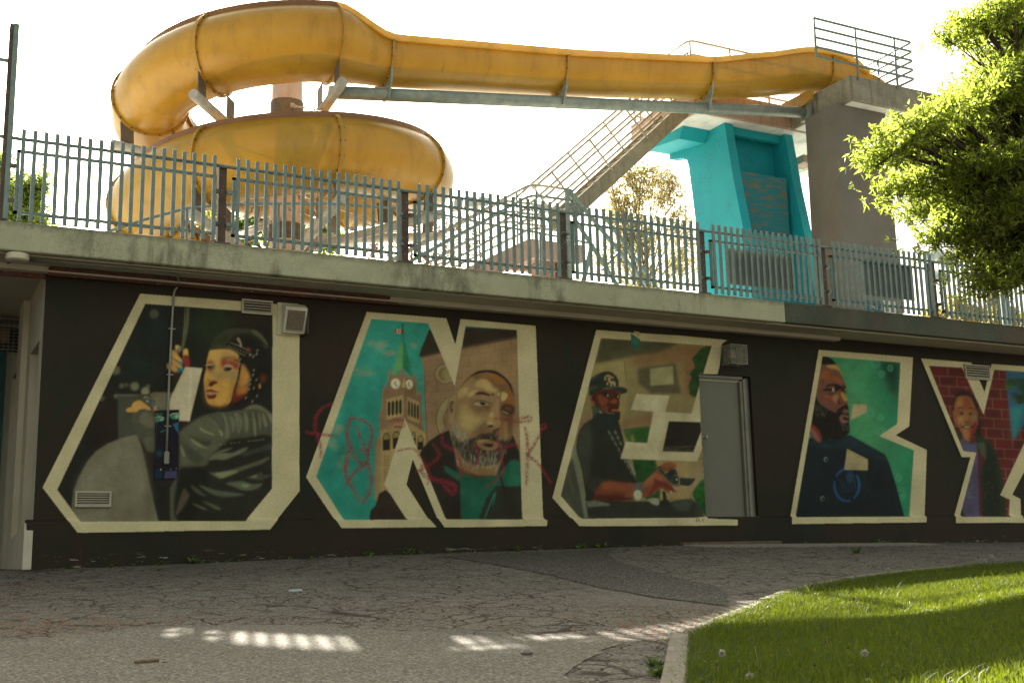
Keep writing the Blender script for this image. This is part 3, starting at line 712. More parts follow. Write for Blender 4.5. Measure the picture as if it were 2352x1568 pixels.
L('A', '#c0b695', [830,635,906,641,848,878,800,876,800,828,745,828,765,770], 0); L('A', '#cfc8ab', [850,640,862,641,850,878,842,878], 1.2, .7)
S('A', '#1f2015', [985,975,880,860,890,720], 0.1, .1, 0)
# --- letter N : clock tower, stone gable, bearded man ----------------------------------------------
clip('N', INN['N'])
L('N', '#2f8f7f', INN['N'])
L('N', '#3aa08c', [430,190,780,200,780,420,560,480,340,560,420,300], 22, .6); L('N', '#27806e', [130,1120,300,800,470,900,480,1390,290,1390], 20, .7)
for x, y, rx, ry, a in ((500, 350, 60, 26, .75), (555, 390, 50, 24, .7), (470, 340, 35, 20, .6), (705, 345, 28, 22, .6), (420, 520, 60, 26, .45), (740, 570, 25, 16, .35), (250, 850, 60, 40, .45), (210, 920, 50, 45, .4), (300, 1040, 60, 40, .3), (380, 490, 40, 20, .4)):
    for j in range(5): EL('N', '#8f9b78', x + mrng.normal(0, rx * .45), y + mrng.normal(0, ry * .45), rx * .5, ry * .5, 2.2, a * .5)
# stone gable
L('N', '#8d7353', [755,420,870,330,1000,350,1330,280,1360,1385,800,1385,778,900,770,500], .6)
L('N', '#9b8058', [1000,400,1330,330,1340,600,1250,560,1000,520], 14, .7); L('N', '#7d6549', [780,480,960,460,960,760,800,900], 14, .6)
L('N', '#352d23', [738,415,755,355,770,325,783,290,800,250,830,255,1000,360,1000,235,1330,250,1330,300,1000,362,860,395], .5)
L('N', '#5a4a38', [745,412,1000,352,1325,290,1330,305,1000,368,760,420], .6, .8)
for i in range(4): S('N', '#1f1a14', [770 + i * 8, 330 - i * 22, 860, 320 - i * 18, 1330, 262 - i * 8], 1, .4, .7, smooth=0)
for yy in range(6):
    y0_ = 400 + yy * 62
    S('N', '#4c3e2c', [775, y0_ + 40, 1330, y0_ - 40 + yy * 8], 1.0, .3, .75, smooth=0)
    for xx in range(6):
        X_ = 800 + xx * 98 + (yy % 2) * 45; Yb = y0_ + 40 - (X_ - 775) * (80 - yy * 8) / 555
        S('N', '#4c3e2c', [X_, Yb, X_, Yb - 58], 1.0, .3, .75, smooth=0)
S('N', '#3a3124', [778,480,776,640,782,780,790,920], 1.6, .3, .9)
for (x, y, r1, r2, a0, a1, n) in ((895, 515, 34, 58, .5, 5.6, 22), (1005, 790, 118, 160, 2.2, 4.4, 30)):
    for i in range(n):
        t = a0 + (a1 - a0) * i / n; t2 = t + (a1 - a0) / n * .6
        L('N', '#9c9566' if i % 1 == 0 else '#5a5236', [x + r1 * math.cos(t), y + r1 * math.sin(t), x + r2 * math.cos(t), y + r2 * math.sin(t), x + r2 * math.cos(t2), y + r2 * math.sin(t2), x + r1 * math.cos(t2), y + r1 * math.sin(t2)], .3, .9)
    arc = lambda r: [q for i in range(24) for q in (x + r * math.cos(a0 + (a1 - a0) * i / 23), y + r * math.sin(a0 + (a1 - a0) * i / 23))]
    S('N', '#3b3626', arc(r2 + 2), 1.5, .3); S('N', '#3b3626', arc(r1), 1.2, .3)
EL('N', '#8f8152', 905, 515, 30, 34, .5)
# tower
L('FT', '#8a6f52', [165,430,190,430,190,480,270,460,270,410,297,410,297,470,375,510,375,460,395,460,400,540,410,655,430,605,443,650,443,790,458,810,458,960,485,990,495,1100,480,1568,40,1568,40,1060,80,1010,82,790,105,770,107,620,130,560,155,600,162,500], .5)
L('FT', '#6f583f', [300,500,400,540,400,655,443,650,458,960,490,990,495,1100,420,1180,330,900,300,840], 1.5, .7)
L('FT', '#a9925f', [140,690,285,650,285,830,145,865], .5); L('FT', '#9a8457', [320,660,430,715,432,905,322,860], .5)
L('FT', '#a08a5a', [80,960,290,880,360,900,480,980,490,1060,480,1568,60,1568,60,1040,100,990], .8); L('FT', '#8c7850', [55,1040,95,1010,90,1568,45,1568], 1, .8)
L('FT', '#5d9b5f', [262,200,285,185,285,420,190,480], .4); L('FT', '#2b7d55', [287,185,310,200,372,505,290,420], .6); L('FT', '#1d5f45', [287,330,320,400,345,470,290,425], 2, .7)
S('FT', '#1c1a12', [283,45,286,100,288,185], 2, .2); EL('FT', '#1c1a12', 283, 42, 8, 8, .2)
L('FT', '#a51f22', [214,80,284,82,284,116,214,114], .2); L('FT', '#cfc6a4', [230,80,266,82,266,116,230,115], .1); L('FT', '#a51f22', [248,84,260,95,254,106,248,112,242,106,238,95], .15)
for x, y, rx in ((221, 553, 41), (340, 559, 33)):
    EL('FT', '#d6cfae', x, y, rx, 45 if rx > 35 else 40, .3); S('FT', '#1c1a12', [x + 5, y - 28, x - 8, y + 2, x + 16, y + 28], 2.4, .2, smooth=0)
L('FT', '#b8a267', [275,588,297,500,322,590], .4); L('FT', '#8f7a4c', [297,500,322,590,303,585], .3)
for i in range(4):
    x = 165 + i * 33; L('FT', '#2a2b1f', [x - 13, 725 - i * 5, x, 700 - i * 6, x + 13, 720 - i * 5, x + 13, 815 - i * 5, x, 842 - i * 4, x - 13, 820 - i * 5], .3)
    x = 338 + i * 26; L('FT', '#2a2b1f', [x - 9, 715 + i * 11, x, 695 + i * 11, x + 9, 720 + i * 11, x + 9, 825 + i * 11, x, 842 + i * 9, x - 9, 820 + i * 11], .3)
for x, y, w_, h_ in ((142, 985, 31, 150), (228, 970, 32, 150), (378, 975, 20, 130), (438, 1005, 25, 125)):
    pts = [x - w_, y + h_, x - w_, y + 30, x - w_ * .6, y, x + w_ * .5, y - 5, x + w_, y + 25, x + w_, y + h_ - 5]
    L('FT', '#2a2418', pts, .3); L('FT', '#8f7d4e', [x - w_ + 7, y + 55, x - w_ + 7, y + 32, x - w_ * .5, y + 8, x + w_ * .4, y + 5, x + w_ - 7, y + 28, x + w_ - 7, y + 50], .3)
for i in range(9):
    for j in range(2): L('FT', '#7a6844', [120 + j * 26, 1180 + i * 26, 140 + j * 26, 1176 + i * 26, 140 + j * 26, 1194 + i * 26, 120 + j * 26, 1198 + i * 26], .3, .8)
S('FT', '#b8a26a', [165,435,162,500,130,565,108,640,105,770,84,800], 1, .3, .8, smooth=0); S('FT', '#6c5438', [90,960,200,925,290,895], 1.2, .3, .8, smooth=0)
# man
L('N', '#2a241c', [760,960,800,915,850,880,920,850,960,1000,1200,1130,1290,870,1310,900,1340,980,1360,1390,440,1390,450,1330,480,1300,500,1230,540,1205,600,1260,670,1390,690,1100], .6)
L('N', '#33291f', [480,1310,540,1210,650,1350,640,1390,445,1390], 3, .8); L('N', '#1f5a45', [888,1060,960,1100,1080,1135,1200,1120,1290,1030,1345,1040,1350,1180,1260,1190,1200,1390,990,1390,985,1160,900,1100], 1)
L('N', '#2a6f52', [1290,1030,1340,1030,1348,1180,1260,1190], 3, .6); L('N', '#2b2a20', [1095,1385,1140,1260,1200,1180,1350,1190,1358,1385], 1, .95); S('N', '#2f7b5e', [1180,1300,1195,1220,1130,1380], 3, .6, .8); S('N', '#173f31', [1005,1150,1060,1140,1160,1130], 2, .6, .8)
S('N', '#2b1714', [1225,1110,1240,1180,1262,1250], 5, .7)
L('FB', '#99835a', [215,980,260,1180,300,1440,560,1560,760,1568,800,1400,500,1000], 1, 1); L('FB', '#7e5f3f', [330,1330,480,1420,760,1480,760,1568,480,1560,330,1500], 4, .8, 1)
L('FB', '#8f7550', [300,520,330,400,400,290,520,200,660,155,800,150,920,200,1010,290,1060,420,1085,560,1090,680,1060,780,1050,950,1030,1080,960,1180,880,1300,700,1330,480,1280,330,1180,240,1000,240,760,260,600], .6, 1, 1)
L('FB', '#6d5138', [480,230,640,190,860,210,980,300,1050,440,1085,600,1080,720,1060,790,1045,980,1020,1080,900,1100,900,800,880,560,900,420,800,380,700,300], 3, .8, 1)
L('FB', '#93622c', [560,200,700,180,880,215,960,290,900,330,800,290,700,240,600,230], 2.2, .85, 1); L('FB', '#91602d', [940,330,1020,400,1070,560,1060,640,960,560,980,450], 3, .8, 1)
L('FB', '#2c2118', [335,390,430,260,560,160,700,132,830,150,950,230,1040,340,1080,500,1050,440,980,310,880,220,760,175,640,175,500,220,420,290], .8, 1, 1)
L('FB', '#b59a62', [540,320,620,255,700,270,760,310,790,370,840,400,840,435,740,430,640,380,560,370], 2.2, .95, 1); L('FB', '#ac9560', [310,440,400,370,450,400,390,500,330,520], 2.2, .95, 1); L('FB', '#b59b63', [440,480,500,420,590,405,540,460,470,505], 1.6, .95, 1)
L('FB', '#b9a266', [910,440,960,440,990,480,960,540,905,555], .5, 1, 1); EL('FB', '#b39b62', 862, 462, 22, 22, .5)
L('FB', '#a9935e', [300,660,400,600,480,640,540,740,620,780,590,860,500,960,400,960,330,860,290,760], 5, .9, 1); L('FB', '#5f4733', [480,600,620,640,760,640,740,700,600,690,500,660], 4, .55, 1)
L('FB', '#4a1d17', [540,460,620,428,740,462,745,492,650,470,560,470], .8, 1, 1); L('FB', '#4a1d17', [770,455,800,455,795,485,775,480], .6, 1, 1)
S('FB', '#3b2e23', [515,580,580,548,680,560,770,600], 2.2, .5); L('FB', '#a89a72', [530,590,620,575,720,600,690,620,560,615], .5, 1, 1); L('FB', '#23261e', [600,575,660,572,690,600,640,615], .4, 1, 1); L('FB', '#7d4d24', [650,620,760,625,740,655,690,655], 1.2, .9, 1)
L('FB', '#3c281b', [890,640,950,600,1040,605,1085,650,1080,720,1040,745,960,740,900,700], 2.2, .9, 1); L('FB', '#6e4a2a', [950,640,1020,635,1040,690,980,680], 1.8, .8, 1); S('FB', '#a09370', [915,690,960,715,1000,730], 2.4, .4)
L('FB', '#9a7e55', [800,600,850,550,880,570,880,700,900,860,860,900,760,890,700,860,700,800,760,700], 2.2, .9, 1); L('FB', '#b29d68', [740,730,780,710,795,760,760,780], 1.5, .9, 1); L('FB', '#a9966a', [710,850,760,830,800,860,740,880], 1.2, .9, 1)
S('FB', '#5b4030', [880,560,882,700,905,860,890,910], 1.4, .6); L('FB', '#25231b', [715,900,760,880,800,905,750,918], .5, 1, 1); S('FB', '#4d4230', [690,830,680,880,700,925], 1.8, .5); L('FB', '#5c5a3c', [610,910,700,820,680,870,630,915], 1.5, .8, 1)
L('FB', '#45291c', [780,960,840,930,890,920,870,960,820,1010,790,1000], 1.4, .9, 1); L('FB', '#b18a52', [945,840,985,840,990,1060,940,1070], 4, .9)
L('FB', '#2b2822', [240,960,330,1100,450,1080,560,1040,620,1000,760,990,850,1010,870,1060,960,1100,1030,1060,1000,1180,920,1300,860,1400,700,1440,500,1420,360,1330,270,1200,230,1080], 2, .93, 1)
L('FB', '#8e8a70', [240,800,300,860,360,960,440,1000,420,1060,320,1080,250,980], 4, .55, 1)
L('FB', '#8f6d4c', [550,1110,620,1080,760,1090,860,1130,870,1180,760,1230,620,1200], 1.4, 1, 1); S('FB', '#33241b', [600,1060,700,1060,780,1080,850,1095], 2.4, .4); L('FB', '#aa9662', [555,1105,640,1085,740,1090,640,1115], .8, .9, 1); L('FB', '#2e261f', [645,1145,700,1135,790,1140,770,1185,690,1175], .8, 1, 1)
L('FB', '#5c4430', [640,880,760,920,800,960,700,980,600,1000,540,980,600,920], 5, .55, 1); L('FB', '#4f3a28', [280,620,330,600,330,820,290,860,262,760], 6, .5, 1); L('FB', '#6a4c34', [470,540,540,520,520,640,620,700,560,720,470,650], 6, .5, 1)
L('FB', '#75563a', [360,500,500,500,560,540,460,560,400,600,340,580], 6, .55, 1); L('FB', '#3d2a1c', [1000,760,1050,760,1040,980,1010,1060,985,960], 5, .6, 1)
bb = np.random.default_rng(4)
for i in range(420):
    x = bb.uniform(250, 1000); yb = 1010 + 60 * math.sin(x * .02); y = bb.uniform(yb, 1430)
    if (x < 420 and y > 1000 + (x - 250) * 1.6 + 200) or (560 < x < 870 and 1070 < y < 1210) or (x > 880 and y > 1230): continue
    c = ('#857f6a', '#5b584b', '#25231d', '#9a947a', '#2e2a22')[bb.integers(5)]
    if 480 < x < 860 and y > 1200: c = ('#a5a086', '#bcb79b', '#7c7764', '#2e2a22')[bb.integers(4)]
    S('FB', c, [x, y, x + bb.normal(-4, 4), y + bb.uniform(35, 85)], 1.9, .5, .6, smooth=0)
for i in range(90):
    x = bb.uniform(245, 420); y = 830 + (x - 245) * .9 + bb.uniform(0, 140)
    S('FB', ('#8e8b72', '#55503f', '#b4ae90')[bb.integers(3)], [x, y, x - 8, y + bb.uniform(20, 50)], 1.3, .3, .6, smooth=0)
L('FB', '#99805a', [180,540,215,510,255,530,270,600,262,700,240,850,205,865,180,800,178,650], .7, 1, 1); L('FB', '#3b2c20', [200,580,240,545,252,600,245,690,215,720,198,660], 1.2, .85, 1); L('FB', '#8b7450', [222,620,245,600,245,650,225,665], 1, .9, 1)
S('FB', '#2e2418', [178,800,172,640,190,530,235,500,270,530], 1.3, .3)
# --- letter E : man in a cap holding a camera --------------------------------------------------------
clip('E', INN['E'])
L('E', '#857b50', INN['E'])
L('E', '#4a4a33', [375,225,860,250,720,320,520,345,340,385,360,300], 3, .95); L('E', '#83603f', [540,345,720,315,870,270,1040,285,990,440,960,600,860,560,870,370,700,380,560,400], 7, .9)
L('E', '#978a58', [330,385,520,360,525,470,540,640,500,750,330,640,300,500], 3, .9); L('E', '#514b35', [595,410,820,375,860,560,680,560,600,500], 3, .95); L('E', '#938e62', [672,410,808,392,812,500,675,512], 1, 1)
S('E', '#3f3d2c', [518,365,524,420,530,490], 2.2, 1, .8); L('E', '#7e5f41', [495,720,690,670,700,750,500,770], 5, .8); L('E', '#806248', [240,720,320,660,330,770,235,820], 4, .8)
L('E', '#3f5a2c', [510,768,672,752,655,852,600,856,545,845,525,820], .7); L('E', '#1f4a1c', [560,775,670,756,660,850,600,850], 4, .8); L('E', '#77862e', [556,815,568,800,580,840,562,845], 1.2, .9)
fo = np.random.default_rng(8)
def foliage(v, poly, c1, c2, n, r):
    global CLIP
    save = CLIP.copy(); m = fillmask(topx(v, poly), 1); tmp = np.zeros_like(CLIP); x0, y0, mm = m; tmp[y0:y0 + mm.shape[0], x0:x0 + mm.shape[1]] = mm; CLIP = tmp * save
    p = np.array(poly).reshape(-1, 2); L(v, c1, poly)
    for i in range(n):
        x, y = fo.uniform(p[:, 0].min(), p[:, 0].max()), fo.uniform(p[:, 1].min(), p[:, 1].max()); EL(v, c2, x, y, r * fo.uniform(.5, 1.4), r * fo.uniform(.5, 1.2), 1.2, .6)
    CLIP = save
foliage('E', [975,290,1010,275,1040,275,1020,330,990,440,960,570,930,580,905,560,900,510,920,460,905,440,940,400,930,370,920,350,950,320], '#2a4a1f', '#1b3516', 26, 16)
foliage('E', [565,950,710,955,720,1000,740,1200,650,1190,590,1130,580,1020], '#254d20', '#173a16', 26, 18)
foliage('E', [985,1068,1010,1070,1006,1295,975,1250,940,1200,922,1150,945,1110,960,1085], '#245a22', '#17401a', 16, 16)
L('E', '#9a8557', [705,960,900,962,905,1190,800,1180,730,1190,735,1080,715,990], 2, .95); L('E', '#8d7d5b', [905,962,990,970,985,1065,930,1130,905,1180], 2, .9)
L('E', '#2d3026', [700,1200,760,1210,850,1190,920,1185,960,1220,1000,1300,255,1306,290,1200], 1, 1); L('E', '#4d5242', [800,1210,880,1190,930,1190,900,1260,830,1250], 3, .6); L('E', '#393d31', [940,1200,990,1250,990,1300,940,1290], 2, .7)
L('E', '#3a3f33', [137,1167,175,1000,230,900,290,1300,250,1300], 1, .95); L('E', '#6e7460', [200,900,225,870,262,1050,285,1180,300,1300,280,1300,250,1130], 1, .95); S('E', '#5c6350', [172,1005,190,1060,215,1150], 4, 1.5, .7)
# figure
L('E', '#262a21', [235,830,260,760,320,710,400,680,470,700,500,780,530,900,580,1060,600,1130,500,1200,300,1200,285,1160,262,1010,232,900], .7, 1, 1)
L('E', '#3d4034', [240,830,265,770,310,730,320,900,300,1100,280,1060,240,900], 4, .8, 1); L('E', '#33372c', [330,1050,420,1080,400,1130,340,1150,300,1130], 3, .8)
for i in range(9):
    a = 430 + i * 19; b_ = 790 + i * 34
    if b_ < 1060: EL('E', '#77785f', a - 2, b_, 5, 17, .9, .7, -.45)
    if i < 3: EL('E', '#77785f', 466 + i * 15, 790 + i * 32, 5, 14, .4, .8, -.4)
L('E', '#8f8f78', [540,952,570,1000,590,1040,575,1045,555,1000,530,955], .6, .8)
L('FC', '#4a2818', [325,640,430,560,560,500,900,500,945,560,930,700,925,860,880,960,780,1000,640,985,560,930,420,860,340,780], .5, 1, 1)
L('FC', '#83452b', [460,640,540,620,660,680,690,760,640,820,560,860,500,760], 2.2, .9, 1); L('FC', '#874a2c', [735,770,790,720,850,700,870,770,850,810,780,800], 1.4, .95, 1); L('FC', '#7a4029', [560,880,680,860,720,920,690,980,600,950], 2.2, .75, 1); L('FC', '#6b3a24', [880,560,935,580,930,680,905,760,880,700], 1.4, .8, 1)
L('FC', '#1f130d', [560,560,700,590,730,640,640,660,590,640], 1.4, .85, 1); L('FC', '#1f130d', [820,600,930,620,920,690,850,680], 1.4, .8, 1)
EL('FC', '#b0a488', 683, 632, 16, 22, .2); EL('FC', '#b0a488', 898, 656, 14, 20, .2); EL('FC', '#120c08', 662, 634, 10, 16, .2); EL('FC', '#120c08', 880, 660, 9, 14, .2)
L('FC', '#2a1710', [700,900,760,885,880,900,890,930,800,935,760,970,700,960], 1, .8, 1); L('FC', '#a8583c', [750,940,800,920,885,920,880,950,780,955], .5, 1, 1); L('FC', '#1c100b', [735,795,800,815,860,808,840,825,770,822], .5, .9, 1)
L('FC', '#8a4f33', [330,650,360,630,355,700,390,760,415,790,390,840,350,820,330,760], .6, 1, 1); EL('FC', '#2a1510', 385, 700, 28, 40, .8, .9); EL('FC', '#b9bda6', 387, 848, 11, 11, .2)
L('FC', '#232c24', [350,855,450,870,560,930,640,990,780,1010,930,960,935,1130,900,1160,890,1260,800,1380,700,1360,560,1250,380,1160,365,1000], .6, 1, 1); L('FC', '#46503f', [350,860,450,880,560,960,440,1000,380,1080,365,960], 1.5, .9, 1); L('FC', '#9da186', [495,962,540,970,585,1000,510,990], .3)
L('FC', '#273128', [290,580,300,330,380,240,520,160,640,130,740,135,850,220,910,330,920,440,1020,460,1095,520,1060,580,950,600,930,540,820,500,640,490,480,540,380,600,300,640], .5, 1, 1)
L('FC', '#3f4c3f', [310,310,420,230,520,180,460,240,330,330], 1.5, .9, 1); L('FC', '#485043', [300,470,420,430,480,440,420,490,310,530], 1.5, .8, 1); S('FC', '#16301f', [515,180,512,300,520,400], 2, .8, .8); S('FC', '#5b6355', [560,485,700,462,860,450,1020,465,1080,505], 1.6, .4)
for x, y in ((630, 300), (628, 262), (655, 228), (690, 215), (720, 228), (750, 240), (788, 262)): EL('FC', '#a58d62', x, y, 22, 20, .3)
L('FC', '#a8905f', [680,280,710,255,745,270,740,330,800,330,845,370,840,440,815,435,800,400,770,395,765,440,735,438,740,390,700,350,690,420,660,400,665,360,700,350,690,310], .3, 1, 1)
# arm, watch, hand, camera
L('E', '#6f3a26', [350,1130,385,1090,430,1078,500,1090,590,1095,590,1180,500,1200,330,1195], 1, 1); L('E', '#8d4f33', [380,1095,430,1080,520,1095,590,1100,585,1140,480,1140,390,1130], 3, .85); L('E', '#3a1c14', [330,1160,480,1165,580,1180,580,1200,330,1200], 3, .8)
L('FG', '#7d4a30', [0,750,180,745,330,860,370,720,480,640,590,520,650,440,750,360,900,330,1010,370,1000,440,900,460,700,560,760,640,900,760,960,860,1000,900,960,920,930,900,930,950,860,950,780,880,690,840,600,920,480,1000,360,1020,0,1020], .5)
L('FG', '#a56141', [400,720,500,620,600,540,680,600,760,700,640,680,560,640,560,720,480,780,400,820], 2.2, .9, 1); L('FG', '#a08356', [330,780,400,700,560,560,600,560,480,660,380,760,360,840], 1.8, .7, 1); L('FG', '#6a2a1e', [580,670,700,700,860,760,950,860,930,900,800,860,700,800,620,860,520,960,430,990,520,860,560,760], 1.6, .85, 1)
L('FG', '#8c5a38', [740,400,830,350,930,345,1000,380,990,430,900,400,800,440], 1, .9, 1)
L('FG', '#96947c', [885,880,935,920,910,960,865,935], .4); S('FG', '#7b2a20', [930,890,960,920,1000,905,1005,880], 1.6, .3)
L('FG', '#3b4239', [630,430,680,395,740,490,800,560,900,470,985,460,1060,620,1060,800,960,800,860,720,760,620,690,540], .5); L('FG', '#23261f', [800,560,880,450,980,460,1000,570,900,640,860,700], 2, .9); EL('FG', '#2b2e26', 1000, 680, 66, 100, .4); S('FG', '#858873', [1000+62*math.cos(-2.4+i*.25) if j==0 else 680+98*math.sin(-2.4+i*.25) for i in range(20) for j in (0,1)], 1.6, .3); EL('FG', '#b9bd9f', 1012, 668, 14, 22, .3)
L('FG', '#2a2d26', [1070,630,1240,640,1370,640,1380,665,1290,780,1230,800,1070,780], .4); S('FG', '#68695a', [1080,632,1240,645,1370,648], 1.6, .3)
L('FG', '#59625a', [215,740,340,715,330,880,300,1080,180,1060,160,950], .5); EL('FG', '#a2a48b', 250, 978, 84, 104, .4); EL('FG', '#b3b59b', 245, 970, 66, 84, .6); S('FG', '#6b6a58', [235,930,250,985,270,965], 1, .2)
L('FG', '#8f9079', [450,1050,640,1040,670,1100,650,1170,520,1140], 1, 1, 1); L('FG', '#25271f', [725,895,790,900,820,1060,860,1080,880,1200,660,1200,670,1100,740,1070], .5)
S('FG', '#8f9079', [300,0,350,0], .1, .1, 0); L('E', '#6d7263', [295,1205,340,1195,430,1215,430,1225,300,1235], 1, .9)
# white middle bar of the letter and its dark counter
L('E', '#b9b28e', [590,560,788,570,763,668,918,676,967,510,975,783,982,885,952,963,495,946,525,846,655,853,692,665,557,655])
L('E', '#231e17', [783,722,973,728,977,783,930,908,745,903])
for i in range(60): S('E', '#a7a07c', [mrng.uniform(520, 960), mrng.uniform(860, 950), mrng.uniform(520, 960), mrng.uniform(860, 950)], 1.2, .5, .12, smooth=0)
# --- letter B : bearded man in profile -----------------------------------------------------------------
clip('B', INN['B'])
L('B', '#31825a', INN['B'])
L('B', '#4d9562', [460,275,640,285,660,500,760,740,800,1000,600,900,520,700,500,400], 18, .75); L('B', '#1d6b50', [700,290,865,312,845,697,760,740,760,600,780,420], 12, .5)
L('B', '#152a22', [730,300,865,312,860,560,800,500,760,400], 9, .9); L('B', '#18805a', [900,870,950,862,920,1280,880,1270], 8, .6)
for x, y, r in ((708, 318, 26), (800, 348, 17), (748, 385, 18), (675, 630, 25), (740, 660, 17), (742, 745, 28), (853, 1035, 20), (865, 1130, 34)):
    for rr, ww in ((r, 2.0), (r * .55, 2.4)):
        t = np.linspace(0, 2 * math.pi, 26); S('B', '#4fa47a', np.stack([x + rr * np.cos(t), y + rr * 1.12 * np.sin(t)], 1).ravel(), ww, .5, .7, closed=1)
L('B', '#141d1f', [205,1283,285,790,350,770,420,800,545,765,770,890,800,960,840,1090,890,1280], .6); L('B', '#1a3038', [285,800,450,820,545,770,770,895,790,950,560,850,400,850,290,830], 4, .8)
for a0, a1 in ((-2.6, -1.1), (-.7, 1.0), (1.3, 3.4)):
    t = np.linspace(a0, a1, 14); S('B', '#1d4f7d', np.stack([528 + 78 * np.cos(t), 1080 + 100 * np.sin(t)], 1).ravel(), 6, .5, .9)
for k_ in range(5): S('B', '#1b466c', [480 + k_ * 22, 1040, 500 + k_ * 20, 1080 + 20 * (k_ % 2), 490 + k_ * 22, 1130], 2, .6, .5)
EL('B', '#23486a', 548, 1030, 24, 36, 2, .6)
for i in range(46):
    x = mrng.uniform(250, 820); y = mrng.uniform(860, 1180); S('B', '#3a4a45', [x, y, x + 2, y + mrng.uniform(20, 90)], 1.6, 1.2, .22, smooth=0)
for x, y in ((396, 920), (375, 1164)): EL('B', '#6d7c7c', x, y, 12, 15, .4); EL('B', '#101819', x + 2, y + 2, 8, 11, .4)
L('FD', '#6b4638', [230,720,250,560,300,340,320,240,570,230,630,330,680,460,715,560,715,640,700,680,745,790,745,900,765,960,765,1130,640,1150,560,1000,420,920,300,840], .5, 1, 1)
L('FD', '#8d5127', [360,320,500,330,480,400,620,440,690,500,600,510,500,480,400,440,330,430], 2.2, .85, 1); L('FD', '#b08c45', [410,240,570,235,630,330,670,420,600,320,500,290,430,270], .8, 1, 1); L('FD', '#b58c3e', [640,655,690,680,740,770,730,800,690,790,650,720], .8, 1, 1)
L('FD', '#94562a', [345,690,420,720,500,740,560,680,610,640,600,740,580,840,530,820,480,760,380,740], 1.6, .9, 1); L('FD', '#7c2822', [345,700,400,750,480,770,530,840,580,850,500,830,420,770,350,740], 1.2, .8, 1); L('FD', '#9a7650', [515,740,560,700,600,720,590,790,540,800], 1.6, .9, 1)
L('FD', '#5d2227', [325,470,370,460,380,520,340,520], 1.6, .7, 1); L('FD', '#80503c', [390,460,500,470,520,500,440,530,390,510], 1.6, .8, 1)
L('FD', '#1d150f', [345,630,400,600,410,560,470,530,560,530,640,560,650,600,560,650,500,640,400,640], .8, 1, 1); L('FD', '#6d4a38', [410,590,460,560,530,560,530,590,440,600], .8, .9, 1); L('FD', '#b3a78a', [505,600,525,592,535,640,510,645], .4, 1, 1); L('FD', '#1a130e', [640,600,670,560,715,565,715,640,690,700,690,650,650,640], .8, .9, 1)
L('FD', '#a87a4e', [690,610,715,600,715,640], .5); S('FD', '#1a110c', [440,655,480,690,530,660], 2.2, .4); S('FD', '#201510', [605,760,600,810,650,855,740,850], 3, .5); L('FD', '#86481f', [600,860,690,850,690,880,610,910], 1, .9, 1)
L('FD', '#191610', [235,735,300,830,420,910,560,980,590,920,660,880,740,860,765,930,770,1130,780,1230,760,1310,600,1400,400,1400,300,1350,200,1200,170,1100], .8, 1, 1)
L('FD', '#6b4a40', [655,960,700,925,760,940,765,980,700,990], .6, 1, 1); L('FD', '#80544a', [615,1060,660,1010,750,1030,755,1060,680,1060,740,1100,745,1130,650,1140], .8, 1, 1); L('FD', '#2a1512', [670,1040,750,1060,745,1100,680,1090], .6, .9, 1)
L('FD', '#5b3a2c', [130,1270,160,1140,200,1170,290,1250,340,1400,300,1440,200,1380], 1, 1, 1); L('FD', '#8a2a25', [165,1160,240,1200,300,1280,330,1400,310,1440,280,1330,210,1240,150,1200], 1.2, .85, 1); L('FD', '#83584a', [145,1210,200,1230,270,1320,310,1430,250,1410,190,1320], 1, 1, 1)
for i in range(44):
    x, y = mrng.uniform(220, 430), mrng.uniform(840, 1010); S('FD', '#6c6a5c', [x, y, x + 5, y + mrng.uniform(15, 50)], 1.2, .3, .6, smooth=0)
for i in range(26):
    x, y = mrng.uniform(640, 770), mrng.uniform(1150, 1260); S('FD', '#76746a', [x, y, x + 5, y + mrng.uniform(10, 30)], 1.2, .3, .6, smooth=0)
L('FD', '#17150f', [325,230,345,95,430,95,500,140,550,190,565,225,440,225], .6, 1)
L('B', '#a89d74', [567,573,655,578,652,625,553,672]); L('B', '#a89d74', [530,853,660,920,658,988,512,983])
# --- letter Y : smiling child against a brick wall --------------------------------------------------------
clip('B', INN['Y'])
L('B', '#571f1b', INN['Y'])
for r_ in range(17):
    y_ = 330 + r_ * 62
    S('B', '#86604c', [1030, y_, 1800, y_ + 44], 1.3, .35, .9, closed=1, smooth=0)
    for c_ in range(9):
        x_ = 1050 + c_ * 108 + (r_ % 2) * 54 + r_ * 4; S('B', '#86604c', [x_, y_ + (x_ - 1030) * .057, x_ + 4, y_ + 62 + (x_ - 1030) * .057], 1.3, .35, .9, closed=1, smooth=0)
        EL('B', ('#6a1c1c', '#451c18', '#5f2a20', '#3c1714')[(r_ * 3 + c_ * 5) % 4], x_ + 50, y_ + 34 + (x_ - 1030) * .057, 40, 20, 3, .6)
L('B', '#2a5b72', [1522,355,1800,380,1640,700,1570,800,1545,600], 1); L('B', '#2f8078', [1555,600,1640,580,1590,760,1570,800], 4, .8); 
for i in range(34):
    EL('B', ('#26401c', '#1c2b16', '#3a5a22', '#203a40')[i % 4], mrng.uniform(1540, 1720), mrng.uniform(420, 570), 26, 20, 2, .8)
L('FE', '#26301f', [185,620,240,580,260,660,400,700,380,600,420,560,500,650,560,700,620,800,660,940,700,1100,700,1560,180,1560,300,1200,380,860], .8, 1, 1)
L('FE', '#4f4a64', [245,650,300,690,360,710,410,700,420,800,430,1000,440,1560,300,1560,230,1300,230,800], .8, 1, 1); L('FE', '#5b5a77', [270,700,400,730,400,790,260,790], 3, .6)
L('FE', '#552126', [430,790,500,880,470,960,450,1100,470,1300,470,1560,440,1560,430,1200,420,900], 1, .95, 1); L('FE', '#46503c', [425,710,500,710,512,800,500,880,450,800], .8, .95, 1); L('FE', '#1c2419', [510,700,600,800,640,960,660,1560,480,1560,490,1000,520,860], 3, .9, 1)
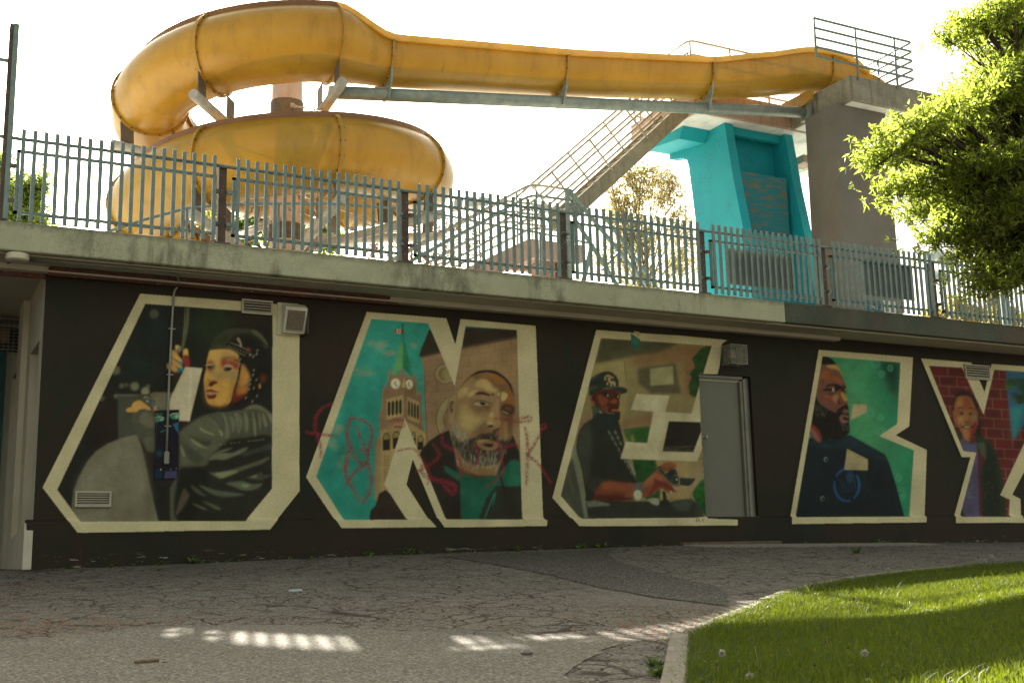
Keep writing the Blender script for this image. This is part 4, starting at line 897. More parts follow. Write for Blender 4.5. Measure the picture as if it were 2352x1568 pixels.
L('FE', '#8a5a33', [160,260,180,190,250,170,330,185,375,260,400,340,415,440,390,530,350,600,330,680,310,690,270,650,230,570,190,480,165,400], .6, 1, 1)
L('FE', '#241d15', [150,330,150,230,190,140,270,110,340,140,400,220,430,330,440,430,460,540,440,620,400,600,390,540,415,420,390,300,360,220,300,180,200,185,170,250], 1.2, .95, 1)
L('FE', '#a98452', [190,420,250,400,270,470,240,520,210,480], 2.5, .8, 1); L('FE', '#a8733c', [180,260,250,200,260,280,200,300], 2.5, .8, 1); L('FE', '#7a3a22', [255,180,330,200,350,280,300,330,260,280], 2, .7, 1); L('FE', '#8b6d41', [340,400,400,380,400,470,350,480], 2.5, .8, 1)
L('FE', '#8e2d2c', [370,480,410,470,400,560,350,620,320,680,325,600], 2, .8, 1); L('FE', '#b0794a', [250,560,310,550,320,640,280,660], 2.5, .8, 1)
S('FE', '#33190f', [200,312,230,302,262,318], 2.4, .3); S('FE', '#33190f', [315,320,350,312,385,335], 2.4, .3)
EL('FE', '#2a1610', 232, 372, 30, 20, .7, .85); EL('FE', '#2a1610', 348, 378, 30, 18, .7, .85); EL('FE', '#8c7a60', 218, 372, 10, 8, .3); EL('FE', '#8c7a60', 360, 380, 10, 7, .3)
L('FE', '#9a6a40', [270,400,300,400,325,460,300,475,270,465], 1, .9, 1); S('FE', '#3a1b12', [272,458,298,470,325,460], 2, .3)
L('FE', '#2e1510', [235,515,270,512,350,512,370,500,360,530,300,532,250,530], .6, 1, 1); L('FE', '#b5a982', [262,516,345,517,330,528,280,528], .3); S('FE', '#33190f', [232,470,228,510,250,535], 1.6, .4); S('FE', '#33190f', [385,470,385,510,360,540], 1.6, .4)
L('FE', '#8d5c38', [140,345,160,350,175,420,190,500,170,490,150,420], .6, 1, 1); L('FE', '#7b4f33', [405,340,420,350,425,480,410,500], .6, 1, 1)
for i in range(30): EL('FE', '#8f8f8a', mrng.uniform(290, 380), mrng.uniform(1100, 1450), 4, 4, .3, .6)
for i in range(20): EL('FE', '#82827a', mrng.uniform(480, 640), mrng.uniform(980, 1520), 3, 5, .3, .5)
clip(None, None)
# soften the brushwork inside each letter, vary its tone like layered spray paint
low0 = sum(np.kron(blur(mrng.normal(0, 1, (CH // k + 1, CW // k + 1)).astype(np.float32), 1.3), np.ones((k, k), np.float32))[:CH, :CW] * 3.2 for k in (4, 9, 20)) / 2.2
low0 = blur(low0, 2.5)
for k_, (v_, _) in OUT.items():
    r_ = fillmask(topx(v_, INN[k_]), 6); x0_, y0_, m_ = r_; h_, w_ = m_.shape
    for ch in range(3):
        A_ = canvas[y0_:y0_ + h_, x0_:x0_ + w_, ch]; B_ = blur(A_, 1.15); wide = blur(A_, 7.0)
        q_ = B_ * (.90 + .10 * np.clip(wide / np.maximum(B_, .004), 0, 2)); q_ = q_ * (1 + (.10 + .03 * ch) * low0[y0_:y0_ + h_, x0_:x0_ + w_]) * .88
        e_ = blur(m_, .8); e_ = np.clip((e_ - .5) * 2.2, 0, 1); A_[...] = A_ * (1 - e_) + q_ * e_
# pink spray scribbles over the N, fine speckle on every coat of paint
CLIP = (np.clip(blur(mrng.random((CH, CW)).astype(np.float32), .9) * 3.2 - 1.05, 0, 1))
for pts, w in (([230,690,160,720,120,790,130,880,155,960,150,1020], 9), ([60,858,100,870,200,880,255,885], 8), ([330,780,310,860,320,960,300,1100,340,1190,390,1280], 12), ([320,780,400,790,460,850,440,960,420,1060,350,1000,330,920], 9), ([300,1180,360,1100,440,1060,450,1200,400,1290], 11), ([370,820,390,900,440,1000,380,960], 9), ([560,800,600,790,650,800,640,830,590,830], 9), ([720,1100,800,1060,860,1000,820,930], 9), ([760,1050,760,1110,850,1150,950,1180,940,1230,880,1170], 12), ([890,850,880,930,960,980,1000,1100,960,1130], 9), ([1060,930,1100,1000,1040,1090], 7), ([1190,780,1300,790,1400,770,1390,800,1280,800], 8), ([1210,860,1230,960,1290,940,1340,945], 9), ([1370,830,1385,900,1390,1000,1380,1180], 9), ([1480,830,1450,900,1400,980,1390,1000,1460,1060,1530,1170], 8), ([1460,830,1490,815,1495,840,1465,845], 6), ([590,980,700,960,740,1000,800,1100,790,1180], 6), ([1140,1190,1230,1120,1240,1050,1210,960], 7)):
    S('N', '#7c2432', pts, w * 1.1, 1.6, .75); S('N', '#7c2432', pts, w * .5, .6, .6)
CLIP = None
# scrawled initials below the E
for pts in ([1340,1420,1365,1435,1355,1500,1340,1480], [1365,1430,1400,1425,1385,1455,1410,1475,1350,1495], [1410,1430,1415,1490,1450,1500], [1460,1435,1510,1500], [1515,1425,1470,1500]):
    S('FG', '#24281c', pts, 1.3, .15, .95, smooth=0)
spk = blur(mrng.normal(0, 1, (CH, CW)).astype(np.float32), .7) * 1.6
low = blur(mrng.normal(0, 1, (CH // 6 + 1, CW // 6 + 1)).astype(np.float32), 3.0) * 9
low = np.kron(low, np.ones((6, 6), np.float32))[:CH, :CW]
canvas[..., :3] *= np.clip(1 + .085 * spk + .06 * low, .5, 1.5)[..., None]

def poster():
    # painted metal sheet behind the conduit (kept on the same canvas)
    q = [250,182,680,165,672,600,655,1100,640,1350,420,1368,245,1370,262,600]
    L('P', '#151621', q)
    L('P', '#151f22', [255,185,470,178,470,600,262,600], 4, .9); L('P', '#1b1620', [262,600,470,700,660,760,650,1200,250,1200], 8, .8)
    L('P', '#3b6f56', [258,300,330,285,400,292,415,320,380,360,320,378,262,380], .6, 1, 1); L('P', '#7d9b84', [340,330,400,320,412,338,370,362], .8, .9, 1); S('P', '#9aa08a', [258,298,330,285,418,310], 1.6, .2); L('P', '#2f6a52', [258,238,390,238,386,256,258,262], .5)
    L('P', '#2f7357', [505,265,560,235,670,228,672,320,600,335,540,320], .6, 1, 1); L('P', '#86a48d', [600,270,668,250,670,300,620,318], .9, .9, 1); S('P', '#a3a892', [508,268,570,236,672,230], 1.6, .2)
    L('P', '#2b5570', [560,420,665,385,672,590,620,520], .6); L('P', '#1f5a52', [350,545,440,515,445,530,375,562], .4, 1, 1)
    EL('P', '#1a5a5a', 335, 930, 40, 45, 4, .8); L('P', '#14283f', [250,1210,385,1210,375,1370,248,1370], 1.5, .9); L('P', '#3d3b5a', [435,1235,640,1230,632,1350,415,1365], .5)
    EL('P', '#a09a84', 357, 1208, 11, 14, .3); EL('P', '#9a947e', 530, 1203, 7, 7, .2); EL('P', '#9a947e', 627, 1190, 7, 7, .2); S('P', '#a9a690', [676,180,676,600], .8, .2, .8, smooth=0)
    # torn flap on the top band of the E
    L('E', '#1c1a14', [545,105,620,130,622,195,560,195], 1); L('E', '#a29872', [570,180,592,166,606,178,610,215,600,222], .3); L('E', '#2a5648', [556,197,612,236,612,290,565,290,560,270], .4); L('E', '#3a7562', [560,205,605,238,600,270,570,262], 2, .7)
poster()

def sample(X, Z):
    Pw = np.stack([X, np.full_like(X, W), Z], -1).astype(np.float64)
    fv, rv, uv = (np.array(tuple(q)) for q in (fw, rt, up)); zc = Pw @ fv
    px = 1176 + F * (Pw @ rv) / zc; py = 784 - F * (Pw @ uv) / zc
    u = np.clip((px - CX0) * CS - .5, 0, CW - 2); v = np.clip((py - CY0) * CS - .5, 0, CH - 2)
    i, j = u.astype(int), v.astype(int); fu, fv2 = (u - i)[..., None], (v - j)[..., None]
    return (canvas[j, i] * (1 - fu) * (1 - fv2) + canvas[j, i + 1] * fu * (1 - fv2) + canvas[j + 1, i] * (1 - fu) * fv2 + canvas[j + 1, i + 1] * fu * fv2)

PAINT = 1.32                                   # scene reflectance per unit of the colours picked above
def paint_attr(me, c):
    a = me.color_attributes.new('paint', 'FLOAT_COLOR', 'POINT'); c = np.array(c, np.float32); c[:, :3] = np.clip(c[:, :3] / np.maximum(c[:, 3:], .02) * PAINT * np.array([1.0, 1, .98], np.float32), 0, .85)
    a.data.foreach_set('color', c.ravel())

def wallpanel(name, xs, zs, keep, label, parent, yf, **k):
    X, Z = np.meshgrid(xs, zs); Y = yf(Z); nx, nz = len(xs), len(zs)
    c = sample(X, Z).reshape(-1, 4)
    xc, zc_ = (X[:-1, :-1] + X[1:, 1:]) / 2, (Z[:-1, :-1] + Z[1:, 1:]) / 2
    kq = keep(xc, zc_).ravel()
    i = (np.arange(nz - 1)[:, None] * nx + np.arange(nx - 1)[None]).ravel()[kq]
    Fq = np.stack([i, i + 1, i + nx + 1, i + nx], 1)
    used = np.unique(Fq); remap = np.full(nx * nz, -1); remap[used] = np.arange(len(used))
    V = np.stack([X, Y, Z], -1).reshape(-1, 3)[used]
    o = fast(name, V, remap[Fq], M['mural'], parent, label=label, **k); paint_attr(o.data, c[used]); return o

def inside(poly, X, Z):
    ins = np.zeros(X.shape, bool)
    for k in range(len(poly)):
        ax, ay = poly[k - 1]; bx, by = poly[k]
        if ay == by: continue
        ins ^= ((ay > Z) != (by > Z)) & (X < (bx - ax) * (Z - ay) / (by - ay) + ax)
    return ins
LAB = {'O': 'cream outlined letter O holding a painted driver in a dark quilted jacket', 'N': 'cream outlined letter N holding a painted clock tower and a grey bearded man, scrawled with pink spray',
       'E': 'cream outlined letter E holding a painted man in a black cap with a camera', 'B': 'cream outlined letter B holding a painted bearded man in profile on green',
       'Y': 'cream outlined letter Y holding a painted smiling child before a brick wall'}
yf = lambda Z: np.where(Z > .508, 13.9965, np.where(Z < .478, 13.9515, 13.9515 + (Z - .478) * 1.5))
for k, (v, p) in OUT.items():
    d = (np.array([VIEW[v][0], VIEW[v][1]]) + np.array(p, float).reshape(-1, 2) / VIEW[v][2]) / 1.7415
    wp = [at(x, y, W) for x, y in d]; poly = [(q.x, q.z) for q in wp]
    x0, x1 = min(q[0] for q in poly), max(q[0] for q in poly); z0, z1 = min(q[1] for q in poly), max(q[1] for q in poly)
    mg = .05 if k != 'N' else .3
    if k == 'Y': x1 = min(x1, 19.3)
    st = .0095 if k in 'ONE' else .012
    def keep(X, Z, poly=poly, k=k, mg=mg):
        r = np.zeros(X.shape, bool)
        for dx, dz in ((0, 0), (mg, 0), (-mg, 0), (0, .03), (0, -.03)): r |= inside(poly, X + dx, Z + dz)
        if k == 'E': r &= ~((X > DX0) & (Z > DZ0) & (Z < DZ1)); r &= Z < 3.2
        if k == 'N': r &= (X > 4.18)
        return r
    zs = np.unique(np.concatenate([np.arange(z0 - .06, z1 + (.12 if k == 'E' else .04), st), [.478, .508]]))
    wallpanel('painted_letter', np.arange(x0 - mg, min(x1 + mg, DX0 if False else 99), st), zs, keep, LAB[k], bld, (lambda Z, o={'O': 0, 'N': .0012, 'E': 0, 'B': 0, 'Y': .0012}[k]: yf(Z) - o))

# painted sheet-metal panel behind the conduit
def plate(name, x0, x1, z0, z1, y, label, cat):
    nx, nz = 56, 120; xs = np.linspace(x0, x1, nx); zs = np.linspace(z0, z1, nz); X, Z = np.meshgrid(xs, zs)
    V = np.stack([X, np.full_like(X, y), Z], -1).reshape(-1, 3)
    i = (np.arange(nz - 1)[:, None] * nx + np.arange(nx - 1)[None]).ravel(); Fq = np.stack([i, i + 1, i + nx + 1, i + nx], 1)
    c = sample(X, Z).reshape(-1, 4); n = len(V)
    V2 = np.concatenate([V, [[x0, W, z0], [x1, W, z0], [x1, W, z1], [x0, W, z1]]]); a, b, cc, d = 0, nx - 1, nx * nz - 1, nx * (nz - 1)
    Fq = np.concatenate([Fq, [[a, n, n + 1, b], [b, n + 1, n + 2, cc], [cc, n + 2, n + 3, d], [d, n + 3, n, a]]])
    c = np.concatenate([c, np.tile([.012, .012, .016, 1], (4, 1))])
    o = fast(name, V2, Fq, M['mural'], label=label, cat=cat); paint_attr(o.data, c); return o
def pc(x, y): q = ((560 + x / 4.356) / 1.7415, (1600 + y / 4.356) / 1.7415); return at(*q, W)
a, b = pc(250, 1368), pc(672, 172)
plate('painted_panel', a.x, b.x, a.z, b.z, W - .018, 'tall dark blue painted metal panel behind the conduit on the letter O', 'panel')

# ---------------------------------------------------------------- fittings on the wall
def vent(x0, x1, z0, z1, n, label):
    t = empty('wall_vent', ((x0 + x1) / 2, W - .01, z0), label, 'vent', 'louvred vents in the mural wall')
    f = MB(); w = .022; y0, y1 = W - .042, W - .004
    f.box(x0, x1, y0, y1, z0, z0 + w); f.box(x0, x1, y0, y1, z1 - w, z1); f.box(x0, x0 + w, y0, y1, z0 + w, z1 - w); f.box(x1 - w, x1, y0, y1, z0 + w, z1 - w)
    f.build('frame', M['vent'], t); MB().box(x0 + w, x1 - w, W - .012, W - .005, z0 + w, z1 - w).build('backing', M['dark'], t)
    h = (z1 - z0 - 2 * w) / n
    s = MB().prism([(x0 + w, y0 + .003, 0), (x0 + w, y0 + .006, 0), (x0 + w, W - .012, h * .62), (x0 + w, W - .016, h * .66)], (x1 - x0 - 2 * w, 0, 0)).build('slat', M['vent'], t)
    base = WP[s].copy(); s.location += Vector((0, 0, z0 + w + h * .1)); WP[s] = base + Vector((0, 0, z0 + w + h * .1))
    for i in range(1, n): dup(s, WP[s] + Vector((0, 0, h * i)), t)
def dA(x, y): return at(x * .51271, 516.8 + .51271 * y, W)
a, b = dA(1080, 396), dA(1219, 347); vent(a.x, b.x, a.z, b.z + .01, 4, 'beige louvred vent in the top band of the letter O')
a, b = dA(333, 1262), dA(498, 1192); vent(a.x, b.x, a.z, b.z, 5, 'beige louvred vent low on the grey car door inside the letter O')
def dB(x, y): return at(1751.4 + .36622 * x, 717.8 + .36622 * y, W)
a, b = dB(1266, 415), dB(1412, 335); vent(a.x, b.x, a.z, b.z, 5, 'half painted louvred vent in the notch of the letter Y')

# floodlight on the O
t = empty('wall_floodlight', (at(668, 730, W - .1).x, W, 2.9), 'boxy beige wall floodlight at the top right corner of the letter O', 'light')
lx0, lx1 = at(645, 735, W).x, at(697, 735, W - .05).x; lz0, lz1 = at(665, 764, W - .1).z, at(665, 703, W).z
b = MB(); y0 = W - .004
b.prism([(lx0, y0, lz0), (lx0, y0, lz1), (lx0, y0 - .10, lz1 + .005), (lx0, y0 - .2, lz1 - .05), (lx0, y0 - .21, lz1 - .085), (lx0, y0 - .09, lz0)], (lx1 - lx0, 0, 0)); b.build('housing', M['cream_metal'], t)
MB().box(lx0 - .05, lx1 - .06, W - .03, W - .004, lz0 - .02, lz1 + .03).build('mounting_plate', M['cream_metal'], t)
ln = MB(); n1, n2 = Vector((0, y0 - .214, lz1 - .10)), Vector((0, y0 - .098, lz0 + .02))
ln.prism([(lx0 + .03, n1.y, n1.z), (lx0 + .03, n2.y, n2.z), (lx0 + .03, n2.y + .01, n2.z), (lx0 + .03, n1.y + .01, n1.z)], (lx1 - lx0 - .06, 0, 0)); ln.build('lens', M['lens'], t)
g = MB()
for i in range(15):
    x = lx0 + .03 + (lx1 - lx0 - .06) * i / 14; g.bar((x, n1.y - .006, n1.z), (x, n2.y - .006, n2.z), .003, .003)
for i in range(13):
    q = n1.lerp(n2, i / 12); g.bar((lx0 + .03, q.y - .007, q.z), (lx1 - .03, q.y - .007, q.z), .003, .003)
g.build('guard_mesh', M['wire'], t, kind='stuff')
MB().box(lx1 + .002, lx1 + .03, y0 - .18, y0, lz0 - .01, lz1 - .05).build('side_shade', M['dark'], t)

def cagelight(cx, cy, cz, w, d, h, label, lampmat):
    """d runs out from the wall (towards -Y)"""
    t = empty('caged_wall_light', (cx, cy, cz), label, 'light', 'caged wall lights')
    MB().box(cx - w * .42, cx + w * .42, cy - .05, cy - .004, cz + h * .1, cz + h * .9, .008).build('mounting_box', M['dark'], t)
    MB().box(cx - w * .3, cx + w * .1, cy - d * .6, cy - .05, cz + h * .3, cz + h * .78, .02).build('lamp', lampmat, t)
    g = MB(); r = .0022
    n = 9; y1 = cy - d
    for s in (0, 1):
        pass
    for i in range(n + 1):
        x = cx - w / 2 + w * i / n; g.bar((x, y1, cz), (x, y1, cz + h), r * 2, r * 2); g.bar((x, y1, cz + h), (x, cy, cz + h), r * 1.6, r * 1.6, (1, 0, 0)); g.bar((x, y1, cz), (x, cy, cz), r * 1.6, r * 1.6, (1, 0, 0))
        z = cz + h * i / n; g.bar((cx - w / 2, y1, z), (cx + w / 2, y1, z), r * 2, r * 2)
        for sx in (-1, 1): g.bar((cx + sx * w / 2, y1, z), (cx + sx * w / 2, cy, z), r * 1.6, r * 1.6)
        y = cy - d * i / n
        for sx in (-1, 1): g.bar((cx + sx * w / 2, y, cz), (cx + sx * w / 2, y, cz + h), r * 1.6, r * 1.6)
    g.build('wire_cage', M['wire'], t, kind='stuff')
    e = MB()
    for z in (cz, cz + h):
        e.tube([(cx - w / 2, y1, z), (cx + w / 2, y1, z)], .0055, 6)
        for sx in (-1, 1): e.tube([(cx + sx * w / 2, y1, z), (cx + sx * w / 2, cy, z)], .0055, 6)
    for sx in (-1, 1):
        e.tube([(cx + sx * w / 2, y1, cz), (cx + sx * w / 2, y1, cz + h)], .0055, 6)
    e.build('cage_frame', M['wire'], t)
q = at(1686, 838, W - .12); cagelight(q.x, W, q.z, .30, .26, .29, 'wire caged light above the top left corner of the grey door', M['lens'])

# soffit lamp with its cable, conduits
q = atz(40, 588, ZT - .03); t = empty('round_ceiling_lamp', (q.x, q.y, ZT - .09), 'round cream ceiling lamp under the roof edge at far left', 'light')
c = MB(); c.tube([(q.x, q.y, ZT - .013), (q.x, q.y, ZT - .075), (q.x, q.y, ZT - .092)], [.125, .122, .095], 28); c.build('lamp_body', M['cream_metal'], t, False)
t2 = empty('wall_conduit', (at(398, 680, W - .03).x, W - .03, 1.2), 'grey electrical conduit running down across the letter O', 'pipe')
zc = ZT - .03
pth = [(q.x + .12, 13.60, zc), (at(405, 622, 13.6).x, 13.60, zc), (at(413, 640, W - .03).x, W - .05, zc - .03), (at(400, 660, W - .03).x, W - .03, at(400, 668, W - .03).z), tuple(at(395, 740, W - .03)), tuple(at(388, 880, W - .03)), tuple(at(382.5, 1040, W - .03))]
MB().tube(bend(pth, .12), .014, 10).build('pipe', M['conduit'], t2, True)
e1 = at(382, 1066, W - .035); e0 = at(382.5, 1036, W - .035)
MB().box(e1.x - .03, e1.x + .03, W - .06, W - .019, e1.z, e0.z, .012).build('end_box', M['conduit'], t2)
for y in (755, 860, 978):
    s = at(383 + (1040 - y) * .042, y, W - .03); MB().box(s.x - .038, s.x + .038, W - .036, W - .019, s.z - .007, s.z + .007).build('strap', M['conduit'], t2)
MB().tube([(q.x + .12, 13.53, zc - .0), (2.6, 13.50, zc), (4.3, 13.47, zc)], .011, 8).build('ceiling_cable', M['conduit'], t2, True)
MB().tube(bend([(q.x - .02, q.y + .06, ZT - .02), (q.x - .16, q.y + 1.2, ZT - .02), (q.x - .4, q.y + 3.4, ZT - .02)], .3), .008, 6).build('ceiling_cable', M['dark'], t2, True)

# grey door
dr = empty('service_door', ((DX0 + DX1) / 2, W + .15, DZ0), 'plain grey green metal door recessed between the letters E and B', 'door')
DL = 11.345
MB().box(DX0 + .002, DL - .012, W + .085, W + .13, DZ0 + .02, DZ1 - .085).build('door_leaf', M['door'], dr)
f = MB(); f.box(DL, DL + .045, W + .04, W + .239, DZ0 + .001, DZ1 - .07); f.box(DL + .046, DL + .10, W + .02, W + .239, DZ0 + .001, DZ1 - .04); f.box(DL + .101, DX1 - .002, W + .06, W + .239, DZ0 + .001, DZ1 - .015)
f.box(DX0 + .002, DL - .001, W + .055, W + .239, DZ1 - .07, DZ1 - .045); f.box(DX0 + .002, DL + .045, W + .03, W + .239, DZ1 - .044, DZ1 - .002)
f.build('door_frame', M['frame'], dr)
MB().box(DX0 + .002, DL, W + .07, W + .084, DZ1 - .086, DZ1 - .072).build('brass_strip', M['cream_metal'], dr)
MB().box(DX0, DX1, W - .012, W + .12, DZ0 + .001, DZ0 + .018).build('sill', M['frame'], dr)
h = MB(); z = at(1616, 1003, W + .08).z; h.box(DX0 + .03, DX0 + .16, W + .062, W + .084, z - .006, z + .008); h.box(DX0 + .12, DX0 + .15, W + .05, W + .084, z - .022, z + .026); h.tube([(DX0 + .02, W + .07, z - .01), (DX0 + .05, W + .06, z - .03)], .006, 6)
h.build('bolt_latch', M['wire'], dr)
h = MB().box(DX0 + .01, DX0 + .06, W + .05, W + .084, z - .16, z - .06, .012); h.build('padlock', M['dark'], dr)
# low doorstep
MB().box(at(1565, 1250, 13.9).x, at(1790, 1240, 13.9).x, 13.84, 13.949, -.2, float(G(11, 13.9)) + .045, .01).build('concrete_doorstep', M['dirt'], kind=None, label='low worn concrete strip at the foot of the wall under the grey door', cat='step')
# ---------------------------------------------------------------- picket fence on the roof edge
fence = empty('picket_fence', (8.5, 13.35, 3.7), 'grey green steel picket fence along the edge of the roof', 'fence')
ZB = 3.70; PH = 1.058
posts = [.80, 3.185, 5.53, 7.88, 10.243, 12.578, 14.97, 17.33, 19.69, 22.05]
pk = MB(); w_, d_ = .042, .030
pk.add([(x, y, 0) for y in (-d_ / 2, d_ / 2) for x in (-w_ / 2, w_ / 2)] + [(-w_ / 2, -d_ / 2, PH - .012), (w_ / 2, -d_ / 2, PH - .012), (-w_ / 2, d_ / 2, PH), (w_ / 2, d_ / 2, PH)],
       [[0, 2, 3, 1], [4, 5, 7, 6], [0, 1, 5, 4], [2, 6, 7, 3], [0, 4, 6, 2], [1, 3, 7, 5]])
proto = None
YP, YR, YPO = 13.295, 13.325, 13.40
for i, px in enumerate(posts[:-1]):
    nx = posts[i + 1]; a, b = px + .105, nx - .085
    fr = MB(); r = .016
    for z in (4.50, 3.80):
        fr.box(a, b, YR - .014, YR + .016, z - .016, z + .016)
    fr.box(a, a + .036, YR - .014, YR + .016, 3.784, 4.516 + .0); fr.box(b - .036, b, YR - .014, YR + .016, 3.784, 4.516)
    F_ = fr.build('panel_frame', M['galv'], fence)
    hb = MB()
    for z in (4.33, 3.93):
        hb.box(px + .045, a - .001, YR - .01, YR + .05, z - .02, z + .02); hb.box(b + .001, nx - .045, YR - .01, YR + .05, z - .02, z + .02)
    hb.build('hinge_brackets', M['galv'] if i % 2 else M['bracket'], F_, kind='stuff')
    n = 19
    for k in range(n):
        x = px + .165 + (nx - px - .285) * k / (n - 1)
        dz = random.uniform(-.004, .004); dx = random.uniform(-.002, .002)
        if proto is None:
            proto = pk.build('picket', M['galv'], F_); o = proto
            WP[o] = Vector((x, YP, ZB)); o.location = WP[o] - WP[F_]
        else: o = dup(proto, (x + dx, YP, ZB + dz), F_)
        o.rotation_euler = (0, random.uniform(-.003, .003), 0)
# continuous upper rail
MB().tube([(.84, 13.335, 4.645), (12, 13.335, 4.642), (23, 13.335, 4.64)], .021, 10).build('top_rail', M['galv'], fence, True)
pproto = None
for i, px in enumerate(posts[1:]):
    b = MB()
    b.box(px - .045, px + .045, YPO - .045, YPO - .037, ZB, 4.64); b.box(px - .045, px + .045, YPO + .037, YPO + .045, ZB, 4.64); b.box(px - .004, px + .004, YPO - .037, YPO + .037, ZB, 4.64)
    b.box(px - .0475, px - .0455, YPO - .045, YPO + .02, ZB, 4.64)
    o = b.build('post', M['post'], fence)
    MB().box(px - .10, px + .10, YPO - .075, YPO + .08, ZB - .003, ZB + .012).build('base_plate', M['bracket'], o)
# two tall posts of the next fence run, at far left
tp = empty('tall_steel_post', (.805, 13.37, 3.7), 'tall brown and grey steel post at the left end of the picket fence', 'post', 'tall posts at the left end of the fence')
b = MB(); b.box(.762, .85, 13.33, 13.34, ZB, 5.98); b.box(.762, .85, 13.41, 13.42, ZB, 5.98); b.box(.80, .812, 13.341, 13.409, ZB, 5.98); b.build('channel', M['post'], tp)
MB().box(.80, .856, 13.322, 13.329, ZB + .02, 5.985).build('cover_strip', M['galv'], tp)
b = MB()
for z in (5.55, 4.66, 4.33, 3.93): b.box(.63, .76, 13.36, 13.39, z - .018, z + .018)
for z in (4.33, 3.93): b.box(.851, .905, 13.32, 13.35, z - .02, z + .02)
b.build('link_bars', M['galv'], tp)
tp = empty('tall_steel_post', (.60, 13.37, 3.7), 'lower brown steel post at the very edge of the picture beside the tall post', 'post', 'tall posts at the left end of the fence')
MB().box(.575, .628, 13.35, 13.40, ZB, 5.82).build('tube', M['post'], tp)
tp = empty('tall_steel_post', (.48, 13.5, 3.7), 'thin steel post behind the two tall posts at the left edge', 'post', 'tall posts at the left end of the fence')
MB().box(.47, .52, 13.55, 13.6, ZB, 6.2).build('tube', M['post'], tp)
# sign plates wired behind the pickets
for (q, lab) in ((((1672, 568), (1819, 588), (1821, 669), (1677, 652)), 'grey sign plate fixed behind the pickets in front of the turquoise tower'), (((1975, 597), (2096, 608), (2101, 692), (1981, 676)), 'grey sign plate fixed behind the pickets in front of the grey pillar')):
    A = [at(x, y, 13.345) for x, y in q]; x0, x1 = (A[0].x + A[3].x) / 2, (A[1].x + A[2].x) / 2; z1, z0 = (A[0].z + A[1].z) / 2, (A[2].z + A[3].z) / 2
    t = empty('sign_plate', ((x0 + x1) / 2, 13.345, z0), lab, 'sign', 'sign plates on the fence')
    MB().box(x0, x1, 13.346, 13.352, z0, z1, .001).build('plate', M['sign'], t)
    s = MB()
    for sx in (x0 + .06, x1 - .06):
        for z in (z0 + .05, z1 - .05): s.tube([(sx, 13.34, z), (sx, 13.356, z)], .006, 6)
    s.build('screws', M['dark'], t, kind='stuff')
# thin handrail of the pool terrace behind the fence
hr = empty('terrace_handrail', (7, 17.2, 3.69), 'thin bluish handrail on posts curving across the terrace behind the fence', 'railing')
YH = 17.0
P_ = [at(238, 535, YH), at(330, 505, YH), at(430, 478, YH), at(520, 470, YH), at(640, 468, YH), at(760, 468, YH), at(900, 478, YH), at(1000, 490, YH), at(1150, 520, YH), at(1240, 535, YH), at(1360, 560, YH)]
MB().tube([tuple(p) for p in P_], .021, 8).build('rail', M['galv'], hr, True)
for i in (2, 4, 6, 8, 9):
    p = P_[i]; MB().tube([(p.x, p.y, 3.69), (p.x, p.y, p.z)], .019, 8).build('post', M['galv'], hr, True)
# ---------------------------------------------------------------- water slide
YS = 21.1; HR = 2.95; HC = Vector((0, YS + HR, 0)); HC.x = at(660, 200, HC.y).x
slide = empty('water_slide', (HC.x, HC.y, 3.69), 'yellow fibreglass spiral water slide with a long straight chute from the tower', 'water slide')
def runz(x):      # floor height of the straight chute
    return float(np.interp(x, [7.1, 8.4, 12.6, 16.6, 18.2, 19.1, 19.9, 20.6, 21.3], [9.45, 9.55, 10.07, 10.67, 11.0, 11.24, 11.38, 11.42, 11.42]))
def runh(x):
    return float(np.interp(x, [8.3, 12.3, 16.3, 17.7, 19.5, 20.4, 21.0, 21.4], [.80, .76, .74, .84, .92, .86, .72, .35]))
NP = 26
def prof_run(h):
    """cross-section of the open chute, inner rim first; u outward (towards the street), v up"""
    r = .53; pts = []
    side = max(h - r, .02)
    for k in range(5): pts.append((-r, r + side * (1 - k / 5)))
    for k in range(16): a = math.pi + math.pi * k / 15; pts.append((r * math.cos(a), r + r * math.sin(a)))
    for k in range(1, 6): pts.append((r + .015 * k / 5, r + side * k / 5))
    return np.array(pts)
def prof_hel():
    r = .76; a0, a1 = math.radians(158), math.radians(360 + 68); return np.array([(r * math.cos(a0 + (a1 - a0) * k / (NP - 1)), r + r * math.sin(a0 + (a1 - a0) * k / (NP - 1))) for k in range(NP)])
PHEL = prof_hel()
PITCH = 2.33
def station(s):
    """s < 0: degrees along the spiral past the tangent point; s >= 0: metres along the straight chute"""
    if s <= 0:
        th = math.radians(-90 + s); c = Vector((HC.x + HR * math.cos(th), HC.y + HR * math.sin(th), 9.45 + PITCH * s / 360))
        out = Vector((math.cos(th), math.sin(th), 0)); return c, out, PHEL
    x = HC.x + s; c = Vector((x, YS, runz(x))); k = min(1, s / 1.2); k = k * k * (3 - 2 * k)
    return c, Vector((0, -1, 0)), PHEL * (1 - k) + prof_run(runh(x)) * k
def ring(s, off=0, sub=None):
    c, out, pr = station(s)
    if off:
        t = np.gradient(pr, axis=0); t /= np.linalg.norm(t, axis=1, keepdims=True); pr = pr + np.stack([t[:, 1], -t[:, 0]], 1) * off
    if sub is not None: pr = pr[sub]
    return [c + out * float(u) + Vector((0, 0, float(v))) for u, v in pr]
def loft(mb, rings):
    n = len(rings[0]); mb.add([p for r in rings for p in r], [[i * n + k, i * n + k + 1, (i + 1) * n + k + 1, (i + 1) * n + k] for i in range(len(rings) - 1) for k in range(n - 1)])
knots = [-585, -540, -495, -450, -405, -360, -315, -270, -225, -180, -135, -90, -45, 0, 1.15, 5.25, 9.25, 13.05, 14.2]
bolt_bm = None
